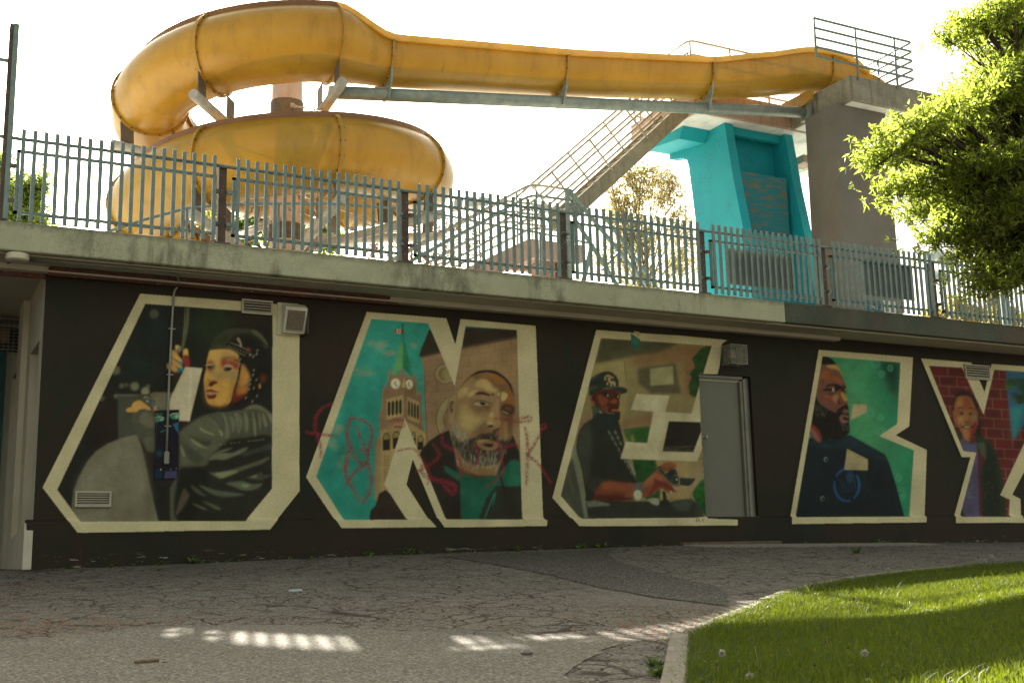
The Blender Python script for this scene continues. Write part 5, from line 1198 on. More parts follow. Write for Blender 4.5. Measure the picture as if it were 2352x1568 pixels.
for a, b in zip(knots, knots[1:]):
    n = 12 if b <= 0 else max(6, int((b - a) * 4)); S_ = [a + (b - a) * i / n for i in range(n + 1)]
    if b == 0: pass
    m = MB(); loft(m, [ring(s) for s in S_])
    sec = m.build('chute_section', M['slide'], slide, True)
    # rolled rims on both edges
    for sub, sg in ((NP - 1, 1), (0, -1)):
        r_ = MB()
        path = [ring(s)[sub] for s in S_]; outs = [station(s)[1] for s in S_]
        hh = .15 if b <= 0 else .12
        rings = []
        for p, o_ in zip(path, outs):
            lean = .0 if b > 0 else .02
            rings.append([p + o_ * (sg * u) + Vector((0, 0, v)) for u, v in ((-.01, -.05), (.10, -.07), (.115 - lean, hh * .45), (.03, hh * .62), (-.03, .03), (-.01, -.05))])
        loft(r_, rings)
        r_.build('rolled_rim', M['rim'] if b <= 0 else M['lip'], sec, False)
for s in knots[1:-1]:
    w = (.06 / HR * 57.3) if s < 0 else .06
    m = MB(); R0, R1, R2, R3 = ring(s - w / 2, .004), ring(s - w / 2, .062), ring(s + w / 2, .062), ring(s + w / 2, .004)
    for A, B_ in ((R0, R1), (R1, R2), (R2, R3)): loft(m, [A, B_])
    fl = m.build('flange', M['flange'], slide, False)
    bm_ = MB(); w2 = w * .75 if s else .03
    pr = ring(s - w2, .034)
    for k in range(1, NP - 1, 2):
        p = pr[k]; q = ring(s + w2, .034)[k]; bm_.tube([p, q], 0.020, 6)
    bm_.build('bolts', M['bracket'], fl, kind='stuff')
# column, collars, arms, tie rods
cm = MB(); cm.tube([(HC.x, HC.y, 3.69), (HC.x, HC.y, 11.0)], .345, 28); colm = cm.build('column', M['column'], slide)
for p in colm.data.polygons: p.use_smooth = len(p.vertices) == 4
def collar(z, h):
    m = MB(); m.tube([(HC.x, HC.y, z), (HC.x, HC.y, z + h)], .375, 24); m.build('collar', M['bracket'], slide)
collar(9.64, .40); collar(6.85, .36); collar(4.9, .3); collar(8.5, .3); collar(6.1, .3)
for s in range(0, -600, -45):
    th = math.radians(-90 + s); o_ = Vector((math.cos(th), math.sin(th), 0)); zb = 9.45 + PITCH * s / 360
    za = zb - .42; tip = HC + o_ * 3.72 + Vector((0, 0, zb - .33)); root = HC + o_ * .3 + Vector((0, 0, zb - .78))
    m = MB(); m.tube([root, tip], .105, 14); arm = m.build('support_arm', M['galv_warm'], slide)
    for p in arm.data.polygons: p.use_smooth = len(p.vertices) == 4
    tq = o_.cross(Vector((0, 0, 1)))
    for rr, sh in ((3.38, .62), (2.35, .52)):
        b0 = HC + o_ * rr + Vector((0, 0, za + .02)); m = MB()
        m.prism([b0 - o_ * .13, b0 + o_ * .13, b0 + o_ * (.17 if rr > 3 else .13) + Vector((0, 0, sh)), b0 - o_ * (.10 if rr > 3 else .16) + Vector((0, 0, sh - .06))], tq * .02)
        m.build('bracket_plate', M['bracket'], arm)
    t0 = HC + o_ * .38 + Vector((0, 0, zb + .40)); t1 = root.lerp(tip, .58) + Vector((0, 0, .12))
    m = MB(); m.tube([t0, t1], .018, 8); m.tube([t0, t0.lerp(t1, .16)], .034, 8); m.tube([t1.lerp(t0, .16), t1], .028, 8)
    m.box(t1.x - .05, t1.x + .05, t1.y - .03, t1.y + .03, t1.z - .06, t1.z + .05); m.box(t0.x - .04, t0.x + .04, t0.y - .04, t0.y + .04, t0.z - .05, t0.z + .05)
    m.build('tie_rod', M['galv_warm'], arm)
# long carrier pipe under the straight chute with its saddle brackets
def pipez(x): return float(np.interp(x, [7.2, 19.5], [9.13, 10.74]))
YPp = 20.95
m = MB(); m.tube([(HC.x - .05, YPp, pipez(HC.x - .05)), (13, YPp, pipez(13)), (19.45, YPp, pipez(19.45))], .135, 20); cp = m.build('carrier_pipe', M['galv_pipe'], slide)
for p in cp.data.polygons: p.use_smooth = len(p.vertices) == 4
for s in (1.15, 5.25, 9.25):
    x = HC.x + s; m = MB(); zt = runz(x)
    m.prism([(x - .02, YPp - .15, pipez(x) - .1), (x - .02, YPp + .15, pipez(x) - .1), (x - .02, YS + .22, zt + .03), (x - .02, YS - .22, zt + .03), (x - .02, YS - .52, zt + .36), (x - .02, YPp - .30, zt - .04)], (.04, 0, 0))
    m.build('saddle_bracket', M['galv_pipe'], slide)
m = MB(); m.box(19.43, 19.56, YPp - .16, YPp + .16, pipez(19.5) - .22, 11.12); m.build('end_plate', M['galv_pipe'], slide)
# closed yellow head of the chute and the skirt at the deck edge
head = MB(); rings = []
for i in range(9):
    a = i / 8 * math.pi / 2; x = HC.x + 14.2 + math.sin(a) * 1.1; k = math.cos(a); c = Vector((x, YS, runz(x)))
    pr = prof_run(runh(HC.x + 14.2)); rings.append([c + Vector((0, -u * (.25 + .75 * k), v * (.15 + .85 * k))) for u, v in pr])
loft(head, rings); head.build('chute_head', M['slide'], slide, True)
MB().prism([(19.45, YS - .55, 11.19), (19.45, YS + .55, 11.19), (19.45, YS + .5, 10.95), (19.45, YS + .1, 10.78), (19.45, YS - .5, 10.95)], (-.1, 0, 0)).build('skirt', M['flange'], slide)
# ---------------------------------------------------------------- concrete tower
tw = empty('slide_tower', (19.4, 22, 3.69), 'concrete slide tower with a grey pillar, turquoise walls and a railed deck', 'tower')
DB, DT = 10.56, 11.19
MB().box(19.62, 26.5, 19.47, 21.66, DB, DT, .02).build('front_deck', M['conc_deck'], tw)
MB().box(19.70, 26.3, 19.55, 21.6, DB - .012, DB + .02).build('deck_underside', M['white_soffit'], tw)
MB().box(16.62, 27, 21.67, 24.5, DB, DT - .004, .02).build('back_deck', M['conc_peach'], tw)
MB().box(16.70, 26.9, 21.72, 24.45, DB - .014, DB + .02).build('deck_underside', M['white_soffit'], tw)
# grey pillar, slightly wider towards its foot
def pil(name, x0, x1, y0, y1, z0, z1, tx0, tx1, mat, parent, ty0=0, ty1=0):
    """vertical block whose foot spreads by tx0/tx1 sideways"""
    v = [(x0 - tx0, y0 - ty0, z0), (x1 + tx1, y0 - ty0, z0), (x0 - tx0, y1 + ty1, z0), (x1 + tx1, y1 + ty1, z0), (x0, y0, z1), (x1, y0, z1), (x0, y1, z1), (x1, y1, z1)]
    return MB().add(v, [[0, 2, 3, 1], [4, 5, 7, 6], [0, 1, 5, 4], [2, 6, 7, 3], [0, 4, 6, 2], [1, 3, 7, 5]]).build(name, mat, parent)
pil('pillar', 19.42, 21.02, 19.80, 20.90, 3.69, DB - .015, .12, .04, M['pillar'], tw)
# turquoise walls (planes across the deck) with a cantilevered haunch
def fin_wall(x, th, lab):
    a = lambda px, py: atx(px, py, x)
    pts = [(21.95, DB - .016), (24.32, DB - .016), (24.32, 10.33), (23.75, 10.20), (23.58, 10.10), (23.50, 9.90), (23.42, 9.2), (23.28, 7.9), (23.0, 3.69), (21.0, 3.69), (21.45, 7.6), (21.72, 9.0)]
    return MB().prism([(x, y, z) for y, z in pts], (th, 0, 0)).build('turquoise_wall', M['turq'], tw, label=lab)
fin_wall(17.72, .26, 'turquoise side wall nearest the stairs'); fin_wall(19.66, .26, 'turquoise side wall next to the grey pillar')
MB().box(17.99, 19.65, 22.42, 22.6, 3.69, DB - .016).build('cross_wall', M['turq'], tw)
MB().box(17.99, 19.65, 22.10, 22.25, DB - .22, DB - .016).build('turquoise_beam', M['turq'], tw)
MB().prism([(16.9, 22.55, DB - .016), (16.9, 24.3, DB - .016), (16.9, 24.3, DB - .10), (16.9, 22.75, DB - .30)], (.8, 0, 0)).build('turquoise_beam', M['turq'], tw)
MB().box(17.985, 19.50, 21.82, 21.845, 7.78, 9.28, .004).build('plywood_board', M['ply'], tw, label='worn plywood board with turquoise paint rubbed off')
MB().box(17.985, 19.655, 21.86, 21.98, 3.69, 7.76).build('lower_infill', M['turq'], tw)
MB().box(17.985, 18.3, 22.2, 22.41, 9.75, 10.0).build('dark_blue_box', M['turq'], tw)
for x, y in ((21.5, 22.2), (24.6, 22.2)):
    MB().box(x, x + .3, y, y + 2.2, DB - .35, DB - .016).build('deck_beam', M['white_soffit'], tw)
MB().box(20.3, 20.7, 22.0, 22.5, 9.9, 10.1).build('lamp_bracket', M['conc_peach'], tw)
# near railing : five rails, overhanging the chute on the left
def railing(name, path, z0, zs, posts, mat, r=.022, label=None, postlow=None, rnd=.12):
    """horizontal rails along a floor path with posts at given indices/points"""
    t = MB(); g = empty(name, path[0][:2] + (z0,), label, None); g.parent = tw; g.location = Vector(path[0][:2] + (z0,)) - WP[tw]
    for z in zs:
        MB().tube(bend([(x, y, z0 + z) for x, y in path], rnd), r, 8).build('rail', mat, g, True)
    for (x, y, lo, hi) in posts:
        MB().tube([(x, y, z0 + lo), (x, y, z0 + hi)], r, 8).build('rail_post', mat, g, True)
    return g
railing('near_railing', [(18.56, 19.45), (21.75, 19.45), (21.75, 21.6)], DT, [.26, .50, .74, .98, 1.23], [(18.56, 19.45, .26, 1.23), (19.86, 19.45, -.1, 1.23), (21.15, 19.45, -.1, 1.23), (21.75, 20.6, -.1, 1.23)], M['galv'], .029, 'five bar galvanised railing over the head of the chute', rnd=.08)
railing('back_railing', [(16.68, 24.35), (20.4, 24.35)], DT, [.2, .62, 1.04], [(16.68, 24.35, 0, 1.04), (17.6, 24.35, 0, 1.04), (18.6, 24.35, 0, 1.04), (19.6, 24.35, 0, 1.04), (20.4, 24.35, 0, 1.04)], M['galv_warm'], .031, rnd=.08)
railing('middle_railing', [(16.75, 24.2), (16.75, 21.93), (20.9, 21.93)], DT, [.25, .62, .99, 1.36], [(16.75, 24.2, 0, 1.36), (16.78, 21.96, 0, 1.3), (18.0, 21.93, 0, 1.36), (19.2, 21.93, 0, 1.36), (20.4, 21.93, 0, 1.36)], M['galv_warm'], .03, rnd=.2)
railing('side_railing', [(16.70, 23.4), (16.70, 21.95)], DT, [.3, .65, 1.02], [(16.70, 21.95, 0, 1.02), (16.7, 23.4, 0, 1.02)], M['galv_warm'], .022)
railing('back_railing', [(19.75, 24.4), (23.5, 24.4)], DT, [.2, .62, 1.1], [(19.75, 24.4, 0, 1.1), (21.0, 24.4, 0, 1.1), (23.5, 24.4, 0, 1.1)], M['galv_warm'], .031, rnd=.08)

# ---------------------------------------------------------------- stairs
st = empty('steel_staircase', (13, 22.4, 3.69), 'open steel staircase climbing from the concrete landing to the tower deck', 'stairs')
A0, A1 = Vector((13.15, 21.95, 7.62)), Vector((16.60, 21.95, 10.75))
dr_ = (A1 - A0).normalized(); nrm = Vector((-dr_.z, 0, dr_.x)); WID = Vector((0, .95, 0))
for o_ in (Vector((0, 0, 0)), WID):
    m = MB(); m.prism([A0 + o_ - nrm * .17, A1 + o_ - nrm * .17, A1 + o_ + nrm * .17, A0 + o_ + nrm * .17], (0, .03, 0)); m.build('stringer', M['conc_deck'], st, label='mottled galvanised stair stringer')
nst = 16; tp0 = None
for i in range(nst):
    p = A0.lerp(A1, (i + .5) / nst)
    if tp0 is None:
        tp0 = MB().box(p.x - .14, p.x + .14, 21.985, 22.895, p.z, p.z + .035).build('tread', M['galv_warm'], st); base = WP[tp0] - p
    else: dup(tp0, p + base, st)
for o_, mt in ((Vector((0, -.01, 0)), 0), (WID + Vector((0, .03, 0)), 1)):
    for h in (.36, .68, 1.0): MB().tube([A0 + o_ + nrm * h + dr_ * -.35, A1 + o_ + nrm * h + dr_ * .1], .030, 8).build('handrail', M['galv_warm'], st, True)
    for k in (.06, .36, .66, .94):
        p = A0.lerp(A1, k) + o_; MB().tube([p + nrm * .1, p + nrm * 1.0], .027, 8).build('rail_post', M['galv_warm'], st, True)
# latticed legs of the steel stair below the landing end
LG = empty('steel_trestle', (14.2, 22.2, 3.69), 'crossed steel braces standing under the foot of the steel stairs', 'steel frame')
def brace(a, b, r=.045, nm='brace'): MB().bar(a, b, r * 1.6, r * 1.6).build(nm, M['galv'], LG)
for Y_ in (21.7, 22.7):
    brace(at(1305, 435, Y_), at(1490, 660, Y_)); brace(at(1318, 500, Y_), at(1440, 690, Y_)); brace(at(1420, 580, Y_), at(1382, 620, Y_), .035)
    brace(at(1302, 432, Y_), (at(1302, 432, Y_).x, Y_, 3.69), .05, 'leg'); brace(at(1360, 560, Y_), at(1330, 690, Y_), .05); brace(at(1390, 500, Y_), at(1530, 690, Y_), .04)
# concrete lower flight and landing
ls = empty('concrete_staircase', (10.5, 22, 3.69), 'peach concrete lower staircase with a landing and tubular railings', 'stairs')
L0, L1 = at(1215, 548, 21.85), at(1310, 560, 21.85); zl = L0.z
B0 = at(1080, 626, 21.85)
sl = (zl - B0.z) / (L0.x - B0.x); x_ft = L0.x - (zl - 3.69) / sl
m = MB(); m.prism([(x_ft, 21.85, 3.69), (x_ft + .6, 21.85, 3.69), (L0.x + .1, 21.85, zl - .42), (L1.x + .3, 21.85, zl - .42), (L1.x + .3, 21.85, zl), (L0.x, 21.85, zl)], (0, .16, 0)); m.build('flank', M['conc_peach'], ls)
m = MB(); m.prism([(x_ft, 23.0, 3.69), (x_ft + .6, 23.0, 3.69), (L0.x + .1, 23.0, zl - .42), (L1.x + .3, 23.0, zl - .42), (L1.x + .3, 23.0, zl), (L0.x, 23.0, zl)], (0, .16, 0)); m.build('flank', M['conc_peach'], ls)
n = 20; tp1 = None
for i in range(n):
    z = 3.69 + (zl - .2 - 3.69) * (i + 1) / n; x = x_ft + .25 + (L0.x - x_ft - .3) * i / n
    MB().box(x, x + (L0.x - x_ft) / n + .08, 22.015, 22.995, z - .10, z).build('step', M['conc_peach'], ls)
MB().box(L0.x - .05, L1.x + .3, 22.012, 22.998, zl - .35, zl - .06).build('landing', M['conc_peach'], ls)
for x in (L0.x + .5, L1.x - .1):
    MB().box(x, x + .35, 22.2, 22.7, 3.69, zl - .36).build('pier', M['conc_peach'], ls)
T0, T1 = Vector((L0.x + .05, 21.80, zl)), Vector((L1.x + .1, 21.80, zl)); bt = Vector((x_ft, 21.80, 3.69))
for h in (.25, .5, .75, 1.0, 1.25):
    for dy in (0, 1.32):
        if dy and h < .6: continue
        e = [bt + Vector((0, dy, h)), T0 + Vector((0, dy, h)), T1 + Vector((0, dy, h))]
        if not dy and h > .7: e.append(T1 + Vector((.02, .35, h)))
        MB().tube(bend([tuple(q) for q in e], .22), .032, 8).build('rail', M['galv_warm'] if h != 1.0 else M['galv'], ls, True)
for k in (.35, .55, .75, .93):
    for dy in (0, 1.32):
        p = bt.lerp(T0, k) + Vector((0, dy, 0)); MB().tube([p, p + Vector((0, 0, 1.25))], .023, 8).build('rail_post', M['galv'], ls, True)
for p in (T0.lerp(T1, .12), T0.lerp(T1, .98)):
    MB().tube([p, p + Vector((0, 0, 1.25))], .023, 8).build('rail_post', M['galv'], ls, True)
# small gate of upright bars on the landing
gt = empty('landing_gate', (T1.x - .4, 22.9, zl), 'small steel gate of upright bars on the stair landing', 'gate')
for i in range(6):
    x = T0.x + .35 + i * .11; MB().tube([(x, 22.6, zl - .05), (x, 22.6, zl + .95 + .05 * math.sin(i))], .018, 8).build('bar', M['galv'], gt, True)
for z in (zl + .12, zl + .92): MB().tube([(T0.x + .3, 22.6, z), (T0.x + .95, 22.6, z)], .02, 8).build('cross_bar', M['galv'], gt, True)

# slide, tower and stairs shrunk about the camera origin to place their cast shadows
def scale_about_camera(roots, U):
    done = set()
    def go(o, wp_old, wp_new):
        for ch in o.children: 
            old = WP[ch].copy(); new = old * U
            if new.z < 3.69: new.z = 3.69
            WP[ch] = new
            if ch.type == 'MESH' and ch.data.name not in done:
                done.add(ch.data.name); n = len(ch.data.vertices); a = np.empty(n * 3, np.float32); ch.data.vertices.foreach_get('co', a); a = a.reshape(-1, 3)
                a = (a + np.array(old)) * U; a[:, 2] = np.maximum(a[:, 2], 3.69); a -= np.array(new); ch.data.vertices.foreach_set('co', a.ravel()); ch.data.update()
            go(ch, old, new); ch.location = new - wp_new
    for r in roots:
        old = WP[r].copy(); new = old * U; new.z = max(new.z, 3.69); WP[r] = new; r.location = new; go(r, old, new)
bpy.context.view_layer.update()
scale_about_camera([slide, tw, st, LG, ls, gt], .88)
# ---------------------------------------------------------------- leaves, trees
def deep(x, y, zc): d = ray(x, y); return d * (zc / F)
def leaves(name, C, D, ln, wd, mat, parent, droop=.15, **k):
    """folded lance leaves: C tips' bases (n,3), D directions (n,3)"""
    n = len(C); D = D / np.linalg.norm(D, axis=1, keepdims=True)
    U = rng.normal(0, 1, (n, 3)); Sd = np.cross(D, U); Sd /= np.linalg.norm(Sd, axis=1, keepdims=True); Nn = np.cross(Sd, D)
    l = (ln * rng.uniform(.6, 1.25, n))[:, None]; w = (wd * rng.uniform(.7, 1.2, n))[:, None]
    mid = C + D * l * .45 + Nn * l * .06; tip = C + D * l - np.array([0, 0, 1]) * l * droop
    V = np.stack([C, mid - Sd * w / 2, tip, mid + Sd * w / 2], 1).reshape(-1, 3)
    i = np.arange(n) * 4; Fq = np.stack([i, i + 1, i + 2, i + 3], 1)
    o = fast(name, V, Fq, mat, parent, **k)
    a = o.data.attributes.new('tint', 'FLOAT', 'FACE'); a.data.foreach_set('value', rng.uniform(0, 1, n).astype(np.float32)); return o

def tree(name, label, cat, base, fork, clumps, ntw, per, ln, wd, lm, bm_, rt0=.12, group=None, spread=.09, twig=.010, limbs=None):
    """clumps: (centre Vector, (rx, ry, rz)); twigs fill the clumps, limbs run from the fork to each of them"""
    t = empty(name, tuple(base), label, cat, group)
    base, fork = Vector(base), Vector(fork); tr = MB()
    path = [base.lerp(fork, k / 6) + Vector((random.gauss(0, .04), random.gauss(0, .04), 0)) * (k % 6 > 0) for k in range(7)]
    tr.tube(path, [rt0 * (1 - .45 * k / 6) for k in range(7)], 10)
    tw_ = MB(); Cs, Ds = [], []
    vol = [a[1][0] * a[1][1] * a[1][2] for a in clumps]; tv = sum(v ** .75 for v in vol)
    for (c, r), v in zip(clumps, vol):
        st_ = fork.lerp(c, random.uniform(0, .12)); L_ = (c - st_).length; br = []
        mid = st_.lerp(c, .5) + Vector((random.gauss(0, .08), random.gauss(0, .08), random.uniform(-.08, .02))) * L_ * .6
        for k in range(7):
            q = k / 6; br.append(st_ * (1 - q) ** 2 + mid * 2 * q * (1 - q) + c * q * q)
        tr.tube(br, [max(rt0 * .42 * (1 - .8 * k / 6), twig) for k in range(7)], 6)
        n = max(3, int(ntw * v ** .75 / tv)); subs = []
        for _ in range(max(3, n // 14)):
            q = np.clip(rng.normal(0, .42, 3), -.62, .62); e = c + Vector((q[0] * r[0], q[1] * r[1], q[2] * r[2])); s0 = br[random.randint(2, 6)]
            m_ = s0.lerp(e, .5) + Vector((0, 0, -.06 * (e - s0).length)); tw_.tube([s0, m_, e], [twig * 1.5, twig, twig * .5], 4); subs += [(s0, m_), (m_, e)]
        for _ in range(n):
            while True:
                q = rng.uniform(-1, 1, 3)
                if .0 < (q ** 2).sum() < 1: break
            q = q * (.55 + .45 * rng.random()) / max(1e-3, np.linalg.norm(q)) * np.linalg.norm(q) ** .6
            e = np.array(c) + q * np.array(r); e = e + rng.normal(0, spread * .6, 3)
            out = q / max(np.linalg.norm(q), .1) * .6 + np.array([0, 0, .55]) + rng.normal(0, .45, 3)
            out /= np.linalg.norm(out)
            b0 = e - out * spread * 1.8
            tw_.tube([Vector(b0.tolist()), Vector(e.tolist())], [twig * .5, twig * .25], 3, False)
            m = rng.integers(max(2, per - 3), per + 4); f = rng.uniform(0, 1, m)[:, None]
            Cs.append(b0 + (e - b0) * f + rng.normal(0, spread * .08, (m, 3))); Ds.append(out * .9 + rng.normal(0, .62, (m, 3)))
    tr.build('trunk', bm_, t, True); tw_.build('twigs', bm_, t, True, kind='stuff')
    leaves('crown', np.concatenate(Cs), np.concatenate(Ds), ln, wd, lm, t, kind='stuff')
    return t

# the big willow-like tree at the right; its trunk stands on the lawn just outside the frame
cl = []
for (x, y, rx, ry, z) in ((2300, 30, 70, 50, 12.2), (2250, 45, 55, 30, 11.8), (2370, 90, 80, 60, 12.4), (2440, 40, 90, 90, 12.5), (2330, 190, 60, 45, 12.6), (2250, 235, 65, 42, 11.8), (2170, 255, 60, 36, 11.3), (2100, 285, 55, 38, 11.0), (2072, 318, 34, 24, 10.9), (2056, 350, 18, 14, 10.9), (2340, 135, 44, 44, 12.0), (2300, 165, 40, 36, 11.9), (2255, 195, 44, 30, 11.8), (2335, 240, 50, 60, 12.0), (2370, 170, 60, 50, 12.2), (2310, 375, 70, 60, 11.0), (2260, 480, 60, 50, 11.2),
                          (2150, 330, 75, 46, 12.0), (2240, 330, 80, 60, 12.4), (2340, 300, 80, 80, 12.0), (2120, 405, 58, 42, 11.4), (2190, 440, 75, 58, 12.0), (2280, 420, 80, 70, 11.4), (2380, 420, 80, 90, 12.6), (2210, 520, 50, 34, 11.4), (2285, 540, 62, 52, 11.8), (2350, 560, 60, 70, 11.4),
                          (2300, 612, 38, 30, 11.2), (2345, 630, 48, 30, 11.0), (2450, 250, 90, 110, 12.5), (2480, 480, 90, 110, 12.0), (2560, 350, 100, 130, 12.5), (2430, 600, 60, 50, 11.6)):
    s = z / F; cl.append((deep(x, y, z), (rx * s * 1.02, .75 + rx * s * .5, ry * s * 1.02)))
tb = deep(2620, 1240, 12.2); tb.z = float(G(tb.x, tb.y)) - .05
tree('leafy_tree', 'large yellow green backlit tree reaching in from the right over the lawn and fence', 'tree', tb, deep(2540, 520, 12.2), cl, 12500, 9, .080, .021, M['leaf'], M['bark'], .2, twig=.009)

def bgtree(name, label, cat, defs, ntw, per, ln, wd, lm, bm_, foot, rt0=.1, sp=.22, twig=.014):
    cl = []
    for (x, y, rx, ry, z) in defs:
        s = z / F; cl.append((deep(x, y, z), (rx * s, rx * s * .9, ry * s)))
    fx, fy, fz = foot; b = deep(fx, 1270, fz); b.z = 3.0; b2 = deep(fx, fy, fz)
    return tree(name, label, cat, (b.x, b.y, 3.69 if b.y < 88 else 3), b2, cl, ntw, per, ln, wd, lm, bm_, rt0, 'trees behind the pool terrace', spread=sp, twig=twig)
bgtree('leafy_tree', 'green tree at far left seen through the first pickets', 'tree', [(-30, 380, 50, 60, 34), (10, 440, 50, 60, 34), (60, 440, 40, 48, 33), (90, 420, 22, 25, 33), (50, 500, 55, 40, 33), (-20, 520, 60, 60, 34), (95, 500, 24, 16, 33)], 1500, 8, .16, .09, M['leaf_bg'], M['bark'], (0, 520, 34), .14)
bgtree('leafy_tree', 'green tree behind the slide column, seen low between the pickets', 'tree', [(480, 500, 40, 34, 40), (560, 530, 50, 40, 41), (610, 500, 40, 40, 41), (730, 510, 45, 40, 40), (760, 550, 36, 34, 41), (660, 560, 60, 40, 41), (520, 570, 60, 30, 40)], 1500, 8, .18, .10, M['leaf_bg'], M['bark'], (630, 600, 41), .14)
bgtree('bare_bush', 'sparse yellowish shrub low at the left of the slide column', 'tree', [(455, 500, 22, 30, 36), (490, 520, 30, 40, 36), (430, 540, 20, 20, 36)], 170, 6, .12, .05, M['leaf_yel'], M['bark_pale'], (470, 620, 36), .04, .2, .012)
bgtree('red_budding_tree', 'sparse tree with red buds behind the fence right of the spiral', 'tree', [(850, 560, 40, 45, 42), (900, 540, 40, 50, 42), (960, 560, 40, 50, 42), (1010, 520, 34, 50, 43), (1060, 500, 32, 50, 42), (1090, 560, 36, 50, 43), (1010, 590, 60, 30, 42)], 330, 5, .16, .06, M['leaf_red'], M['bark_pale'], (980, 640, 42), .07, .3, .016)
bgtree('yellow_willow', 'airy yellow spring willow behind the foot of the stairs', 'tree', [(1420, 460, 40, 60, 44), (1470, 430, 40, 60, 44), (1520, 440, 40, 60, 45), (1560, 500, 36, 80, 44), (1480, 540, 60, 70, 44), (1420, 560, 50, 60, 44), (1560, 610, 50, 50, 45), (1470, 630, 70, 40, 44), (1385, 600, 30, 50, 44), (1400, 400, 36, 40, 44), (1450, 390, 44, 44, 44), (1500, 395, 40, 44, 44), (1545, 420, 40, 50, 44), (1575, 560, 40, 70, 44), (1440, 500, 60, 60, 44)], 1900, 7, .15, .045, M['leaf_yel'], M['bark_pale'], (1480, 690, 44), .09, .32, .016)
bgtree('hedge_shrub', 'yellow green hedge glimpsed under the pickets at far right', 'shrub', [(2150, 725, 50, 16, 40), (2230, 720, 50, 26, 40), (2310, 728, 50, 28, 41), (2390, 720, 50, 34, 41), (2200, 700, 30, 20, 40), (2290, 690, 36, 30, 41)], 700, 8, .16, .09, M['leaf_yel'], M['bark'], (2260, 800, 41), .08)

# ---------------------------------------------------------------- kerb and lawn
KO = [(1500, 1660), (1524, 1568), (1538, 1487), (1551, 1474), (1600, 1450), (1650, 1430), (1727, 1399), (1796, 1371), (1858, 1354), (1906, 1345), (1990, 1333), (2077, 1322), (2224, 1308), (2352, 1299)]
O3 = [onG(x, y) for x, y in KO]
d0 = (O3[0] - O3[1]); O3 = [O3[0] + d0 * 6] + O3; d1 = (O3[-1] - O3[-2]).normalized(); O3 = O3 + [O3[-1] + d1 * 3, O3[-1] + d1 * 16]
def offs(P, d):
    out = []
    for i, p in enumerate(P):
        a, b = P[max(i - 1, 0)], P[min(i + 1, len(P) - 1)]; t = Vector((b.x - a.x, b.y - a.y, 0)).normalized(); n = Vector((t.y, -t.x, 0)); out.append(Vector((p.x, p.y, 0)) + n * d)
    return out
KW = .11
I3 = offs(O3, KW)
kerb = empty('kerb', (O3[3].x, O3[3].y, float(G(O3[3].x, O3[3].y))), kind='structure')
def gz(p, d): return Vector((p.x, p.y, float(G(p.x, p.y)) + d))
def resamp(P, a, b, n):
    """points a..b (metres along polyline P)"""
    L_ = [0]
    for i in range(1, len(P)): L_.append(L_[-1] + (Vector((P[i].x, P[i].y)) - Vector((P[i - 1].x, P[i - 1].y))).length)
    out = []
    for k in range(n + 1):
        s = a + (b - a) * k / n; i = max(j for j in range(len(P) - 1) if L_[j] <= s + 1e-6); q = (s - L_[i]) / (L_[i + 1] - L_[i]); out.append(P[i].lerp(P[i + 1], q))
    return out, L_
_, LL = resamp(O3, 0, .1, 1); jo = LL[3] + .03
cuts = [0, jo - 3.2, jo - .0, jo + 2.35, jo + 4.9, jo + 7.5, jo + 10.5, LL[-1] - .1]
for i, (a, b) in enumerate(zip(cuts, cuts[1:])):
    a += .012 if i != 2 else .07; n = 14; c, _ = resamp(O3, a, b, n); e = offs(c, KW); m = MB(); h0 = .055 + .01 * math.sin(i * 2.1); rings = []
    for k in range(n + 1):
        wob = random.uniform(-.004, .004) + (.03 if (i == 1 and k == n) else 0)
        rings.append([gz(c[k], -.1), gz(c[k], h0 - .012), gz(c[k].lerp(e[k], .08), h0 + wob * .3), gz(c[k].lerp(e[k], .9), h0 + .004 + wob * .3), gz(e[k], h0 - .012), gz(e[k], -.1)])
    loft(m, rings); nn = len(rings[0]); m.f.append(list(range(nn))); m.f.append([n * nn + k for k in range(nn)][::-1])
    m.build('kerb_stone', M['kerb'], kerb)

# lawn: soil sheet with real blades on it
LP = [Vector((p.x, p.y, 0)) for p in offs(O3, KW - .005)]; LP = LP + [Vector((45, LP[-1].y, 0)), Vector((45, -8, 0)), Vector((LP[0].x, -8, 0))]
def kdist(X, Y):
    X = np.asarray(X, float); Y = np.asarray(Y, float); d = np.full(X.shape, 99.)
    for a, b in zip(O3, O3[1:]):
        vx, vy = b.x - a.x, b.y - a.y; t = np.clip(((X - a.x) * vx + (Y - a.y) * vy) / (vx * vx + vy * vy), 0, 1); d = np.minimum(d, np.hypot(X - a.x - t * vx, Y - a.y - t * vy))
    return d
def lawnz(X, Y):
    k = np.clip((kdist(X, Y) - .1) / 2.4, 0, 1); return G(X, Y) + .012 + .15 * k * k * (3 - 2 * k)
xs = np.arange(2, 46, .4); ys = np.arange(-8, 13, .4)
poly = [(p.x, p.y) for p in LP]
bm = bmesh.new(); f = bm.faces.new([bm.verts.new((x, y, 0)) for x, y in poly]); bmesh.ops.triangulate(bm, faces=[f])
for _ in range(4):
    bmesh.ops.subdivide_edges(bm, edges=[e for e in bm.edges if e.calc_length() > .9], cuts=1); bmesh.ops.triangulate(bm, faces=bm.faces[:])
bm.verts.index_update()
fin('lawn_soil', [(v.co.x, v.co.y, float(lawnz(v.co.x, v.co.y))) for v in bm.verts], [[v.index for v in q.verts] for q in bm.faces], M['dirt'], smooth=True, kind='structure'); bm.free()
